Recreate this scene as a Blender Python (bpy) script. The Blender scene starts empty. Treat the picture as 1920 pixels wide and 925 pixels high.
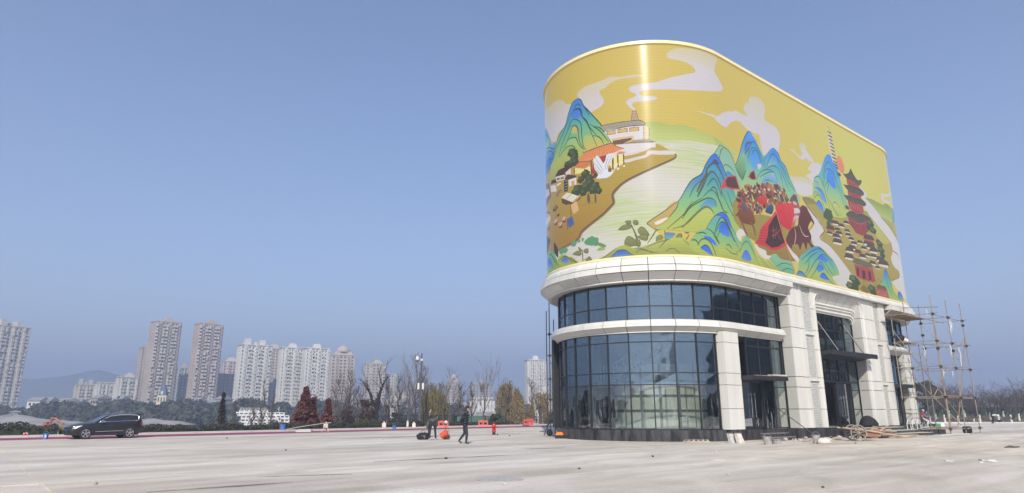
import bpy, bmesh, math, random
import numpy as np
from mathutils import Vector, Matrix
from math import sin, cos, pi, radians as rad, atan2, hypot, sqrt
scene = bpy.context.scene
COL = scene.collection
RNG = random.Random(7)

# ------------------------------------------------------------------ camera
PITCH = rad(14.066)
EYE = 1.55
FPX = 1235.0
cam_d = bpy.data.cameras.new('camera')
cam_d.sensor_width = 36.0
cam_d.lens = 36.0 * FPX / 1920.0
cam_d.clip_start = 0.1
cam_d.clip_end = 12000.0
cam = bpy.data.objects.new('camera', cam_d)
COL.objects.link(cam)
cam.location = (0, 0, EYE)
cam.rotation_euler = (pi / 2 + PITCH, 0, 0)
scene.camera = cam

# ------------------------------------------------------------------ sky, sun, exposure
SUN_EL, SUN_AZ = rad(36.0), rad(181.5)       # low winter sun behind the viewer
world = bpy.data.worlds.new('World')
scene.world = world
world.use_nodes = True
wn = world.node_tree
bg = wn.nodes['Background']
sky = wn.nodes.new('ShaderNodeTexSky')
sky.sky_type = 'NISHITA'
sky.sun_disc = False
sky.sun_elevation = SUN_EL
sky.sun_rotation = SUN_AZ
sky.air_density = 1.2
sky.dust_density = 0.6
sky.ozone_density = 2.5
sky.altitude = 50
tint = wn.nodes.new('ShaderNodeVectorMath'); tint.operation = 'MULTIPLY'
tint.inputs[1].default_value = (1.055, 0.985, 1.05)
wn.links.new(sky.outputs[0], tint.inputs[0]); wn.links.new(tint.outputs[0], bg.inputs[0])
bg.inputs[1].default_value = 0.125
sun_d = bpy.data.lights.new('sun', 'SUN')
sun_d.energy = 5.0
sun_d.angle = rad(0.53)
sun_d.color = (1.0, 0.92, 0.78)
sun = bpy.data.objects.new('sun', sun_d)
COL.objects.link(sun)
to_sun = Vector((sin(SUN_AZ) * cos(SUN_EL), cos(SUN_AZ) * cos(SUN_EL), sin(SUN_EL)))
sun.rotation_euler = to_sun.to_track_quat('Z', 'Y').to_euler()
sun.location = to_sun * 100
scene.view_settings.view_transform = 'Standard'
scene.view_settings.look = 'None'
scene.view_settings.gamma = 1.0
scene.view_settings.exposure = 0.22
try:
    scene.cycles.use_denoising = True
    scene.cycles.denoiser = 'OPENIMAGEDENOISE'
    scene.cycles.denoising_prefilter = 'ACCURATE'
    scene.cycles.max_bounces = 8
    scene.cycles.transparent_max_bounces = 16
    scene.cycles.volume_bounces = 1
    scene.cycles.caustics_reflective = False
    scene.cycles.caustics_refractive = False
    scene.cycles.blur_glossy = 0.0
except Exception:
    pass

# ------------------------------------------------------------------ helpers
class MB:
    """collects shapes; build() links them as ONE mesh object"""
    def __init__(s):
        s.v = []; s.f = []; s.mi = []
    def add(s, vs, fs, mi=0):
        b = len(s.v)
        s.v.extend([tuple(p) for p in vs])
        s.f.extend([tuple(i + b for i in f) for f in fs])
        s.mi.extend([mi] * len(fs))
        return s
    def hexa(s, p, mi=0):
        """p: four bottom points, four top points"""
        return s.add(p, [(3, 2, 1, 0), (4, 5, 6, 7), (0, 1, 5, 4), (1, 2, 6, 5), (2, 3, 7, 6), (3, 0, 4, 7)], mi)
    def box(s, x0, x1, y0, y1, z0, z1, mi=0):
        return s.hexa([(x0, y0, z0), (x1, y0, z0), (x1, y1, z0), (x0, y1, z0),
                       (x0, y0, z1), (x1, y0, z1), (x1, y1, z1), (x0, y1, z1)], mi)
    def cbox(s, c, size, rz=0.0, rx=0.0, ry=0.0, mi=0):
        M = Matrix.Translation(c) @ Matrix.Rotation(rz, 4, 'Z') @ Matrix.Rotation(ry, 4, 'Y') @ Matrix.Rotation(rx, 4, 'X')
        a, b, c2 = [k / 2 for k in size]
        P = [M @ Vector(q) for q in [(-a, -b, -c2), (a, -b, -c2), (a, b, -c2), (-a, b, -c2),
                                     (-a, -b, c2), (a, -b, c2), (a, b, c2), (-a, b, c2)]]
        return s.hexa(P, mi)
    def tube(s, pts, r, n=6, cap=True, mi=0):
        """r: one radius or one per point"""
        pts = [Vector(p) for p in pts]
        k = len(pts)
        rs = r if isinstance(r, (list, tuple)) else [r] * k
        up = None; V = []; F = []
        for i, p in enumerate(pts):
            d = (pts[min(i + 1, k - 1)] - pts[max(i - 1, 0)])
            d = d.normalized() if d.length > 1e-9 else Vector((0, 0, 1))
            if up is None:
                a = Vector((0, 0, 1)) if abs(d.z) < 0.9 else Vector((1, 0, 0))
                up = d.cross(a).normalized()
            up = (up - d * up.dot(d))
            up = up.normalized() if up.length > 1e-6 else d.orthogonal().normalized()
            w = d.cross(up)
            for j in range(n):
                t = 2 * pi * j / n
                V.append(p + (up * cos(t) + w * sin(t)) * rs[i])
        for i in range(k - 1):
            for j in range(n):
                j2 = (j + 1) % n
                F.append((i * n + j, i * n + j2, (i + 1) * n + j2, (i + 1) * n + j))
        if cap:
            F.append(tuple(range(n - 1, -1, -1)))
            F.append(tuple((k - 1) * n + j for j in range(n)))
        return s.add(V, F, mi)
    def lathe(s, prof, c=(0, 0, 0), n=16, mi=0, M=None):
        """prof: (radius, z) from bottom to top"""
        V = []; F = []
        for r, z in prof:
            for j in range(n):
                t = 2 * pi * j / n
                p = Vector((r * cos(t), r * sin(t), z))
                if M is not None: p = M @ p
                V.append(p + Vector(c))
        for i in range(len(prof) - 1):
            for j in range(n):
                j2 = (j + 1) % n
                F.append((i * n + j, i * n + j2, (i + 1) * n + j2, (i + 1) * n + j))
        F.append(tuple(range(n - 1, -1, -1)))
        F.append(tuple((len(prof) - 1) * n + j for j in range(n)))
        return s.add(V, F, mi)
    def loft(s, rings, close=True, cap=True, mi=0):
        """rings: lists of points, all of one length"""
        n = len(rings[0]); V = [p for r in rings for p in r]; F = []
        for i in range(len(rings) - 1):
            for j in range(n if close else n - 1):
                j2 = (j + 1) % n
                F.append((i * n + j, i * n + j2, (i + 1) * n + j2, (i + 1) * n + j))
        if cap and close:
            F.append(tuple(range(n - 1, -1, -1)))
            F.append(tuple((len(rings) - 1) * n + j for j in range(n)))
        return s.add(V, F, mi)
    def ball(s, c, r, n=8, m=6, sz=(1, 1, 1), mi=0):
        V = [(c[0], c[1], c[2] - r * sz[2])]; F = []
        for i in range(1, m):
            a = -pi / 2 + pi * i / m
            for j in range(n):
                t = 2 * pi * j / n
                V.append((c[0] + r * sz[0] * cos(a) * cos(t), c[1] + r * sz[1] * cos(a) * sin(t), c[2] + r * sz[2] * sin(a)))
        V.append((c[0], c[1], c[2] + r * sz[2]))
        for j in range(n): F.append((0, 1 + (j + 1) % n, 1 + j))
        for i in range(m - 2):
            for j in range(n):
                j2 = (j + 1) % n; a = 1 + i * n
                F.append((a + j, a + j2, a + n + j2, a + n + j))
        a = 1 + (m - 2) * n
        for j in range(n): F.append((a + j, a + (j + 1) % n, a + n))
        return s.add(V, F, mi)
    def build(s, name, mats, parent=None, smooth=False, kind=None, auto=None):
        me = bpy.data.meshes.new(name)
        me.from_pydata([tuple(p) for p in s.v], [], s.f)
        if not isinstance(mats, (list, tuple)): mats = [mats]
        for m in mats: me.materials.append(m)
        if len(mats) > 1: me.polygons.foreach_set('material_index', s.mi)
        if smooth: me.polygons.foreach_set('use_smooth', [True] * len(me.polygons))
        me.update()
        o = bpy.data.objects.new(name, me)
        COL.objects.link(o)
        if parent is not None: o.parent = parent
        if kind: o['kind'] = kind
        if smooth and auto:
            try:
                with bpy.context.temp_override(object=o, active_object=o, selected_objects=[o], selected_editable_objects=[o]):
                    bpy.ops.object.shade_smooth_by_angle(angle=rad(auto))
            except Exception:
                pass
        return o

def tag(o, label, cat, group=None, kind=None):
    o['label'] = label; o['category'] = cat
    if group: o['group'] = group
    if kind: o['kind'] = kind
    return o

def thing(name, label, cat, loc=(0, 0, 0), rz=0.0, group=None):
    o = bpy.data.objects.new(name, None)
    o.empty_display_size = 0.3
    COL.objects.link(o)
    o.location = loc; o.rotation_euler = (0, 0, rz)
    return tag(o, label, cat, group)

def copy_tree(o, parent=None):
    c = o.copy(); COL.objects.link(c)
    if parent is not None: c.parent = parent
    for ch in list(o.children): copy_tree(ch, c)
    return c

def share(o, name, parent, loc, rot=(0, 0, 0), scale=(1, 1, 1)):
    """another piece that shares o's mesh"""
    c = bpy.data.objects.new(name, o.data); COL.objects.link(c)
    c.parent = parent; c.location = loc; c.rotation_euler = rot; c.scale = scale
    return c

def aim(px, py):
    """direction of sight for a point measured on the photograph (survey of the place)"""
    a, b = px - 960.0, 462.5 - py
    return Vector((a, FPX * cos(PITCH) - b * sin(PITCH), FPX * sin(PITCH) + b * cos(PITCH)))
def on_ground(px, py, z=0.0):
    d = aim(px, py); t = (z - EYE) / d.z
    return Vector((d.x * t, d.y * t, z))
def at_depth(px, py, y):
    d = aim(px, py); t = y / d.y
    return Vector((d.x * t, y, EYE + d.z * t))

# ------------------------------------------------------------------ materials
def M_(name, col, rough=0.6, metal=0.0, var=0.0, scale=2.0, bump=0.0, bscale=20.0, spec=0.5, coat=0.0,
       col2=None, stretch=(1, 1, 1), objvar=0.0, detail=4.0, coord='Object'):
    m = bpy.data.materials.new(name); m.use_nodes = True
    nt = m.node_tree; N, Lk = nt.nodes, nt.links
    p = N['Principled BSDF']
    p.inputs['Roughness'].default_value = rough
    p.inputs['Metallic'].default_value = metal
    p.inputs['Specular IOR Level'].default_value = spec
    if coat: p.inputs['Coat Weight'].default_value = coat; p.inputs['Coat Roughness'].default_value = 0.05
    c1 = tuple(col) + (1,)
    tc = N.new('ShaderNodeTexCoord'); mp = N.new('ShaderNodeMapping')
    mp.inputs['Scale'].default_value = stretch
    Lk.new(tc.outputs[coord], mp.inputs[0])
    nz = N.new('ShaderNodeTexNoise'); nz.inputs['Scale'].default_value = scale; nz.inputs['Detail'].default_value = detail
    Lk.new(mp.outputs[0], nz.inputs['Vector'])
    rp = N.new('ShaderNodeValToRGB')
    if col2 is None:
        lo = tuple(max(0, k * (1 - var)) for k in col) + (1,); hi = tuple(min(1, k * (1 + var)) for k in col) + (1,)
    else:
        lo, hi = c1, tuple(col2) + (1,)
    rp.color_ramp.elements[0].position = 0.32; rp.color_ramp.elements[0].color = lo
    rp.color_ramp.elements[1].position = 0.68; rp.color_ramp.elements[1].color = hi
    Lk.new(nz.outputs['Fac'], rp.inputs[0])
    out = rp.outputs[0]
    if objvar:
        oi = N.new('ShaderNodeObjectInfo'); mr = N.new('ShaderNodeMapRange')
        mr.inputs['To Min'].default_value = 1 - objvar; mr.inputs['To Max'].default_value = 1 + objvar
        Lk.new(oi.outputs['Random'], mr.inputs['Value'])
        mx = N.new('ShaderNodeVectorMath'); mx.operation = 'SCALE'
        Lk.new(out, mx.inputs[0]); Lk.new(mr.outputs[0], mx.inputs['Scale'])
        out = mx.outputs[0]
    Lk.new(out, p.inputs['Base Color'])
    if bump:
        nb = N.new('ShaderNodeTexNoise'); nb.inputs['Scale'].default_value = bscale; nb.inputs['Detail'].default_value = 5
        Lk.new(mp.outputs[0], nb.inputs['Vector'])
        bp = N.new('ShaderNodeBump'); bp.inputs['Strength'].default_value = bump; bp.inputs['Distance'].default_value = 0.05
        Lk.new(nb.outputs['Fac'], bp.inputs['Height']); Lk.new(bp.outputs[0], p.inputs['Normal'])
    return m

def glass_mat(name, tint, refl=0.25, rough=0.01, gcol=(0.9, 0.95, 1.0), dirt=0.0):
    """coated pane: part mirror by angle, part tinted see-through"""
    m = bpy.data.materials.new(name); m.use_nodes = True
    nt = m.node_tree; N, Lk = nt.nodes, nt.links
    N.remove(N['Principled BSDF'])
    out = N['Material Output']
    tr = N.new('ShaderNodeBsdfTransparent'); tr.inputs[0].default_value = tuple(tint) + (1,)
    gl = N.new('ShaderNodeBsdfGlossy'); gl.inputs['Color'].default_value = tuple(gcol) + (1,); gl.inputs['Roughness'].default_value = rough
    fr = N.new('ShaderNodeFresnel'); fr.inputs['IOR'].default_value = 1.5
    mr = N.new('ShaderNodeMapRange'); mr.inputs['From Min'].default_value = 0.04; mr.inputs['From Max'].default_value = 1.0
    mr.inputs['To Min'].default_value = refl; mr.inputs['To Max'].default_value = 0.70
    Lk.new(fr.outputs[0], mr.inputs['Value'])
    # only the outer skin reflects and tints; the inner face lets light straight through
    ge = N.new('ShaderNodeNewGeometry'); fm = N.new('ShaderNodeMath'); fm.operation = 'SUBTRACT'; fm.inputs[0].default_value = 1.0
    Lk.new(ge.outputs['Backfacing'], fm.inputs[1]); rm = N.new('ShaderNodeMath'); rm.operation = 'MULTIPLY'; Lk.new(mr.outputs[0], rm.inputs[0]); Lk.new(fm.outputs[0], rm.inputs[1])
    tm_ = N.new('ShaderNodeMix'); tm_.data_type = 'RGBA'; tm_.inputs[6].default_value = (1, 1, 1, 1); tm_.inputs[7].default_value = tuple(tint) + (1,)
    Lk.new(fm.outputs[0], tm_.inputs[0]); Lk.new(tm_.outputs[2], tr.inputs[0])
    mx = N.new('ShaderNodeMixShader')
    Lk.new(rm.outputs[0], mx.inputs[0]); Lk.new(tr.outputs[0], mx.inputs[1]); Lk.new(gl.outputs[0], mx.inputs[2])
    res = mx.outputs[0]
    tc = N.new('ShaderNodeTexCoord')
    # slow waviness of tempered glass
    nb = N.new('ShaderNodeTexNoise'); nb.inputs['Scale'].default_value = 0.9; nb.inputs['Detail'].default_value = 1
    Lk.new(tc.outputs['Object'], nb.inputs['Vector'])
    bp = N.new('ShaderNodeBump'); bp.inputs['Strength'].default_value = 0.05; bp.inputs['Distance'].default_value = 0.1
    Lk.new(nb.outputs['Fac'], bp.inputs['Height']); Lk.new(bp.outputs[0], gl.inputs['Normal'])
    if dirt:
        mp = N.new('ShaderNodeMapping'); mp.inputs['Scale'].default_value = (2.2, 2.2, 0.55)
        Lk.new(tc.outputs['Object'], mp.inputs[0])
        nz = N.new('ShaderNodeTexNoise'); nz.inputs['Scale'].default_value = 1.6; nz.inputs['Detail'].default_value = 6; nz.inputs['Distortion'].default_value = 1.2
        Lk.new(mp.outputs[0], nz.inputs['Vector'])
        sp = N.new('ShaderNodeSeparateXYZ'); Lk.new(tc.outputs['Object'], sp.inputs[0])
        hz = N.new('ShaderNodeMapRange'); hz.inputs['From Min'].default_value = 3.2; hz.inputs['From Max'].default_value = 0.5
        hz.inputs['To Min'].default_value = 0.0; hz.inputs['To Max'].default_value = 1.0
        Lk.new(sp.outputs['Z'], hz.inputs['Value'])
        rp = N.new('ShaderNodeMapRange'); rp.inputs['From Min'].default_value = 0.52; rp.inputs['From Max'].default_value = 0.72
        rp.inputs['To Max'].default_value = dirt
        Lk.new(nz.outputs['Fac'], rp.inputs['Value'])
        ml = N.new('ShaderNodeMath'); ml.operation = 'MULTIPLY'
        Lk.new(hz.outputs[0], ml.inputs[0]); Lk.new(rp.outputs[0], ml.inputs[1])
        df = N.new('ShaderNodeBsdfDiffuse'); df.inputs[0].default_value = (0.45, 0.47, 0.48, 1)
        m2 = N.new('ShaderNodeMixShader')
        Lk.new(ml.outputs[0], m2.inputs[0]); Lk.new(res, m2.inputs[1]); Lk.new(df.outputs[0], m2.inputs[2])
        res = m2.outputs[0]
    Lk.new(res, out.inputs['Surface'])
    return m

WHITE = M_('white aluminium panel', (0.655, 0.645, 0.595), 0.45, var=0.07, scale=1.1, stretch=(1.6, 1.6, .22), detail=8, objvar=0.035)
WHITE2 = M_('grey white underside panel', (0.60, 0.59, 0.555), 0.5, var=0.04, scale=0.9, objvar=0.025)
BRICKW = M_('white brick slip', (0.52, 0.52, 0.49), 0.75, var=0.16, scale=9.0, bump=0.2)
MORTAR = M_('pale mortar', (0.33, 0.33, 0.31), 0.9, var=0.1)
FRAME = M_('charcoal window frame', (0.018, 0.019, 0.022), 0.42, var=0.15)
GRANITE = M_('black granite', (0.007, 0.007, 0.008), 0.3, col2=(0.075, 0.075, 0.078), scale=1.5, stretch=(2.6, 2.6, 0.6), detail=9)  # pale upright streaks: reflections on the polish painted into the stone colour
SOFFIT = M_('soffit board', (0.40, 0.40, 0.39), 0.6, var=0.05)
DARK = M_('dark interior', (0.03, 0.032, 0.035), 0.8, var=0.2)
JOINT = M_('dark joint backing', (0.06, 0.06, 0.06), 0.9)
GLASS = glass_mat('blue grey coated glass', (0.66, 0.76, 0.78), 0.58)
GLASSD = glass_mat('smeared blue grey coated glass', (0.92, 0.96, 0.92), 0.20, dirt=0.25)
GLASSM = glass_mat('whitewashed door glass', (0.25, 0.3, 0.32), 0.06, dirt=0.8)
CREAMTRIM = M_('cream gold trim', (0.80, 0.68, 0.36), 0.35, var=0.04)
STEEL = M_('grey galvanised steel', (0.30, 0.30, 0.30), 0.45, metal=0.6, var=0.25, scale=6)
RUST = M_('rusty steel', (0.16, 0.10, 0.07), 0.7, metal=0.3, col2=(0.32, 0.25, 0.2), scale=5)
# ================================================================== the round-ended screen building
AZ = rad(50.6687)
BU = Vector((sin(AZ), cos(AZ), 0)); BN = Vector((cos(AZ), -sin(AZ), 0))
BR, BL = 6.472, 23.667
BC = BU * 33.507 - BN * (20.601 + BR)            # centre of the near round end, on the ground
BROT = atan2(BU.y, BU.x)
def bw(s, w, z=0.0): return BC + BU * s + BN * w + Vector((0, 0, z))
def P(t, r, z):
    """point of the stadium ring of radius r, local to the building: t<0 degrees round the near end,
    0..BL metres along the front, beyond BL degrees round the far end"""
    if t < -180:
        return (-180 - t, r, z)
    if t < 0:
        a = rad(-t); return (-r * sin(a), -r * cos(a), z)
    if t <= BL:
        return (t, -r, z)
    b = rad(t - BL); return (BL + r * sin(b), -r * cos(b), z)
bld = thing('exhibition_building', 'round-ended white and glass building wrapped by a huge golden mural screen', 'building', BC, BROT)

def path_ts(t0, t1, step=3.0):
    """points along the ring between two parameters, close together where it curves"""
    ts = [t0]
    if t0 < 0 or t1 > BL:
        n = max(1, int(math.ceil(abs(t1 - t0) / step)))
        ts = [t0 + (t1 - t0) * i / n for i in range(n + 1)]
    else:
        ts = [t0, t1]
    return ts
def sweep(mb, prof, t0, t1, step=3.0, mi=0):
    """closed profile [(r, z)] swept along the ring"""
    mb.loft([[P(t, r, z) for r, z in prof] for t in path_ts(t0, t1, step)], mi=mi)
def gapd(t, r): return 0.02 if 0 <= t <= BL else math.degrees(0.02 / r)

NEAR = [-12.5 * k for k in range(15, 0, -1)]       # panel joints round the near end (from behind to front)
FARJ = [BL + 12.5 * k for k in range(1, 15)]
STR_N = [0.0, 1.4, 2.75, 4.05, 5.4]                # joints of the near bay
# --- top band, all along the front, above piers and bays
band_ts = NEAR + [0.0] + [1.22 * k for k in range(1, 19)] + [BL] + FARJ
for i in range(len(band_ts) - 1):
    a, b = band_ts[i], band_ts[i + 1]
    m = MB()
    sweep(m, [(6.0, 9.455), (6.80, 9.455), (6.80, 9.62), (6.55, 9.90), (6.0, 9.90)], a + gapd(a, 6.8), b - gapd(b, 6.8))
    m.build('cornice_band', WHITE, bld)
# --- golden trim under and over the screen
for z0, z1, r0 in ((9.905, 10.02, 6.575), (23.16, 23.36, 6.56)):
    m = MB()
    for a, b in ((-180, 0), (0, BL), (BL + 0.0001, BL + 180)):
        sweep(m, [(6.2, z0), (r0, z0), (r0, z1), (6.2, z1)], a, b)
    m.box(0, BL, 6.2, 6.56, z0, z1)
    m.build('screen_trim', CREAMTRIM, bld)
# --- lower cornice (fascia, slanted underside, lip): near round end + near bay, and far bay + far end
LOUVRE = [(-100.0, -87.5), (-87.5, -75.0), (4.05, 4.85), (4.85, 5.70), (20.2, 21.3), (21.3, 22.4)]
def cornice(ts):
    for i in range(len(ts) - 1):
        a, b = ts[i], ts[i + 1]
        ga, gb = a + gapd(a, 6.9), b - gapd(b, 6.9)
        m = MB(); sweep(m, [(6.2, 9.07), (6.90, 9.07), (6.90, 9.37), (6.86, 9.40), (6.2, 9.40)], ga, gb)
        m.build('fascia_panel', WHITE, bld)
        lou = any(abs(a - p) < 0.06 for p, q in LOUVRE)
        if not lou:
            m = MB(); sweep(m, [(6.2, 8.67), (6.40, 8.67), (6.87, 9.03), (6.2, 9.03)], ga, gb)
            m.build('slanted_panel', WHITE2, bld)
        else:
            m = MB(); sweep(m, [(6.15, 8.66), (6.32, 8.66), (6.76, 9.045), (6.15, 9.045)], ga, gb, mi=1)
            for k in range(7):
                f = k / 6.0
                r, z = 6.40 + 0.44 * f, 8.68 + 0.34 * f
                sweep(m, [(r - 0.09, z - 0.015), (r, z - 0.015), (r + 0.035, z + 0.02), (r - 0.09, z + 0.02)], ga, gb)
            if a < -20:
                for k in range(1, 9):
                    t = a + (b - a) * k / 9
                    m.tube([P(t, 6.41, 8.68), P(t, 6.87, 9.03)], 0.018, 4)
            m.build('louvre_panel', [WHITE, JOINT], bld)
        m = MB(); sweep(m, [(6.2, 8.58), (6.43, 8.58), (6.43, 8.645), (6.2, 8.645)], ga, gb)
        m.build('cornice_lip', WHITE, bld)
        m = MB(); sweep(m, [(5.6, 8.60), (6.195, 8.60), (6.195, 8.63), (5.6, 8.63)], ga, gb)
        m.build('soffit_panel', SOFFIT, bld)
cornice(NEAR + [0.0, 1.4, 2.75, 4.05, 4.85, 5.70])
cornice([20.2, 21.3, 22.4, BL] + FARJ)
for a, b in ((-180, 0), (0, 5.7), (20.2, BL), (BL + .0001, BL + 180)):   # dark backing behind the joints
    m = MB(); sweep(m, [(5.9, 8.64), (6.19, 8.64), (6.19, 9.44), (6.55, 9.44), (6.55, 9.44), (5.9, 9.445)], a, b); m.build('cornice_backing', JOINT, bld)

# --- floor belt
def belt(ts):
    for i in range(len(ts) - 1):
        a, b = ts[i], ts[i + 1]
        ga, gb = a + gapd(a, 6.2), b - gapd(b, 6.2)
        m = MB(); sweep(m, [(5.60, 6.28), (6.20, 6.28), (6.18, 6.42), (6.02, 6.50), (5.60, 6.50)], ga, gb); m.build('belt_top_panel', WHITE, bld)
        m = MB(); sweep(m, [(5.60, 6.10), (6.25, 6.10), (6.25, 6.265), (5.60, 6.265)], ga, gb); m.build('belt_fascia_panel', WHITE, bld)
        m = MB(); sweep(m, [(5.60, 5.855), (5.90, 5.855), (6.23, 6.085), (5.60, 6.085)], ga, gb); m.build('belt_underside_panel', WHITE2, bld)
        m = MB(); sweep(m, [(5.60, 5.79), (5.92, 5.79), (5.92, 5.84), (5.60, 5.84)], ga, gb); m.build('belt_lip', WHITE, bld)
belt(NEAR + [0.0, 1.4, 2.75, 4.05, 5.45])
belt([20.3, 21.6, 22.9, BL] + FARJ)

# --- glazing: flat panes between mullions
def mullion(t, z0, z1, r0=5.70, r1=5.80, half=0.035):
    m = MB(); h = half if 0 <= t <= BL else math.degrees(half / 5.8)
    sweep(m, [(r0, z0), (r1, z0), (r1, z1), (r0, z1)], t - h, t + h, 90)
    return m.build('mullion', FRAME, bld)
def transom(t0, t1, z, r0=5.70, r1=5.785, h=0.028):
    m = MB(); sweep(m, [(r0, z - h), (r1, z - h), (r1, z + h), (r0, z + h)], t0, t1, 90)
    return m.build('transom', FRAME, bld)
def pane(t0, t1, z0, z1, mat=None, r=5.745):
    p, q = P(t0, r, 0), P(t1, r, 0)
    p, q = Vector(p), Vector(q)
    d = (q - p).normalized(); nrm = Vector((d.y, -d.x, 0))
    # every pane sits a hair out of true, so reflections break from pane to pane
    tw = [RNG.uniform(-0.006, 0.006) for _ in range(4)]
    m = MB()
    V = []
    for off in (-0.012, 0.0):
        for k, (pt, z) in enumerate(((p, z0), (q, z0), (q, z1), (p, z1))):
            v = pt + nrm * (off + tw[k]); V.append((v.x, v.y, z))
    m.add(V, [(0, 1, 2, 3), (7, 6, 5, 4), (0, 4, 5, 1), (1, 5, 6, 2), (2, 6, 7, 3), (3, 7, 4, 0)])
    return m.build('glass_pane', mat or GLASS, bld)
def glaze(ts, zs, ends=True, skip=()):
    for t in ts: mullion(t, zs[0] - 0.02, zs[-1] + 0.02)
    for i in range(len(ts) - 1):
        for j in range(len(zs) - 1):
            pane(ts[i], ts[i + 1], zs[j], zs[j + 1], GLASSD if zs[j] < 2.9 else GLASS)
        for z in zs: transom(ts[i], ts[i + 1], z)
UP = [6.52, 7.28, 8.56]
LO = [0.62, 2.97, 3.61, 5.29, 5.79]
glaze(NEAR + [0.0, 1.4, 2.75, 4.05, 5.4, 5.72], UP)
glaze(NEAR + [-5.6, 0.0], LO)
glaze([1.55, 2.88, 4.21, 5.5, 5.72], [3.55, 5.29, 5.79])
glaze([4.21, 5.72], [0.62, 1.7, 2.97, 3.61])
glaze([10.3, 11.65, 12.95, 14.35, 15.78], [5.4, 7.0, 8.05])
glaze([10.3, 11.65, 12.95, 14.35, 15.78], [3.5, 4.2, 5.0])
glaze([14.5, 15.78], [0.62, 1.7, 2.97, 3.5])
glaze([20.0, 21.4, 22.8, BL] + FARJ, UP)
glaze([20.0, 21.4, 22.8, BL], [3.55, 5.29, 5.79])
glaze(FARJ, LO)
# dark header behind the top of the upper glass
m = MB()
for a, b in ((-180, 0), (0, 5.72), (20.0, BL), (BL + .0001, BL + 180)): sweep(m, [(5.45, 8.30), (5.60, 8.30), (5.60, 8.64), (5.45, 8.64)], a, b)
m.build('window_header', FRAME, bld)

# --- plinth of black granite blocks
for ts in ([-187.5 + 7.5 + 12.5 * k for k in range(0, 14)] + [-5.0, 0.9],):
    for i in range(len(ts) - 1):
        m = MB(); sweep(m, [(5.3, 0.0), (5.95, 0.0), (5.95, 0.58), (5.3, 0.58)], ts[i] + 0.06, ts[i + 1] - 0.06); m.build('plinth_block', GRANITE, bld)
def gbox(name, mat, s0, s1, w0, w1, z0, z1):
    m = MB(); m.box(s0, s1, -w1, -w0, z0, z1); return m.build(name, mat, bld)
for s0, s1, w1 in ((0.92, 3.4, 5.9), (3.42, 5.6, 5.9), (5.62, 7.4, 6.52), (7.42, 9.2, 6.52), (15.62, 17.6, 6.52), (17.62, 19.95, 6.52), (19.97, 21.8, 5.9), (21.82, BL, 5.9)):
    gbox('plinth_block', GRANITE, s0, s1, 5.0, w1, 0.0, 0.56)
ts = [BL + 12.5 * k for k in range(0, 15)]
for i in range(len(ts) - 1):
    m = MB(); sweep(m, [(5.3, 0.0), (5.95, 0.0), (5.95, 0.58), (5.3, 0.58)], ts[i] + 0.06, ts[i + 1] - 0.06); m.build('plinth_block', GRANITE, bld)

# --- piers
REVEAL_SHADE = M_('shade tinted reveal panel', (0.50, 0.50, 0.47), 0.5, var=.03, objvar=.02)  # same cladding as the fronts, darkened: shade of the reveals put into the colour
JZ = [0.57, 1.70, 3.00, 3.63, 5.40, 6.65, 8.05, 9.44]
def pier_col(s0, s1, w0, w1, zs=JZ, name='pier_panel', mat=None):
    for i in range(len(zs) - 1):
        gbox(name, mat or WHITE, s0, s1, w0, w1, zs[i] + 0.018, zs[i + 1] - 0.018)
def brick_strip(s0, s1, w, z0, z1):
    m = MB(); m.box(s0, s1, -(w - 0.05), -(w - 0.15), z0, z1, mi=1)
    bh, bwid, k = 0.105, 0.27, 0
    z = z0 + 0.01
    while z < z1 - 0.04:
        x = s0 - (bwid / 2 if k % 2 else 0)
        while x < s1 - 0.02:
            a, b = max(x, s0) + 0.008, min(x + bwid, s1) - 0.008
            if b - a > 0.03:
                m.box(a, b, -(w + RNG.uniform(-0.012, 0.012)), -(w - 0.06), z, min(z + bh - 0.018, z1))
            x += bwid
        z += bh; k += 1
    return m.build('brick_infill', [BRICKW, MORTAR], bld, kind='stuff')
def pier(sa, front, mould, brick, strip):
    """sa: left face; then widths of front panel, mouldings, brick strip, right strip"""
    b0 = sa + front + mould
    for i in range(len(JZ) - 1): gbox('reveal_panel', REVEAL_SHADE, sa - 0.025, sa - 0.003, 5.78, 6.44, JZ[i] + 0.018, JZ[i + 1] - 0.018)
    pier_col(sa, sa + front, 5.2, 6.47)
    n = 3; mw = mould / n
    for k in range(n):
        pier_col(sa + front + mw * k + 0.012, sa + front + mw * (k + 1), 5.4, (6.43, 6.49, 6.45)[k], name='pier_moulding')
    for z0, z1 in ((0.58, 3.40), (3.58, 6.30), (6.48, 9.43)):
        brick_strip(b0 + 0.02, b0 + brick - 0.02, 6.40, z0, z1)
    for z in (3.41, 6.31): gbox('pier_ledge', WHITE, b0 + 0.012, b0 + brick - 0.012, 6.0, 6.50, z, z + 0.16)
    pier_col(b0 + brick, b0 + brick + strip, 5.2, 6.48, name='pier_strip')
    gbox('pier_core', JOINT, sa + 0.03, b0 + brick + strip - 0.03, 5.0, 6.24, 0.5, 9.44)
pier(5.75, 1.08, 0.67, 1.09, 0.58)
pier(15.78, 1.97, 0.36, 0.85, 1.0)
# slim columns between the round glass and the door bays
for s0, s1 in ((-1.15, 0.22), (23.45, 24.8)):
    for z0, z1 in ((0.59, 1.7), (1.7, 2.97), (2.97, 3.61), (3.61, 5.30), (5.30, 5.92)):
        gbox('column_panel', WHITE, s0, s1, 5.5, 6.12, z0 + 0.012, z1 - 0.012)
        gbox('column_strip', WHITE, s1 + 0.012, s1 + 0.16, 5.5, 6.06, z0 + 0.012, z1 - 0.012)
    gbox('column_core', JOINT, s0 + 0.04, s1 + 0.1, 5.4, 6.0, 0.58, 5.92)
    gbox('plinth_block', GRANITE, s0 + 0.1, s1 + 0.2, 5.5, 6.10, 0.0, 0.57)
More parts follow.
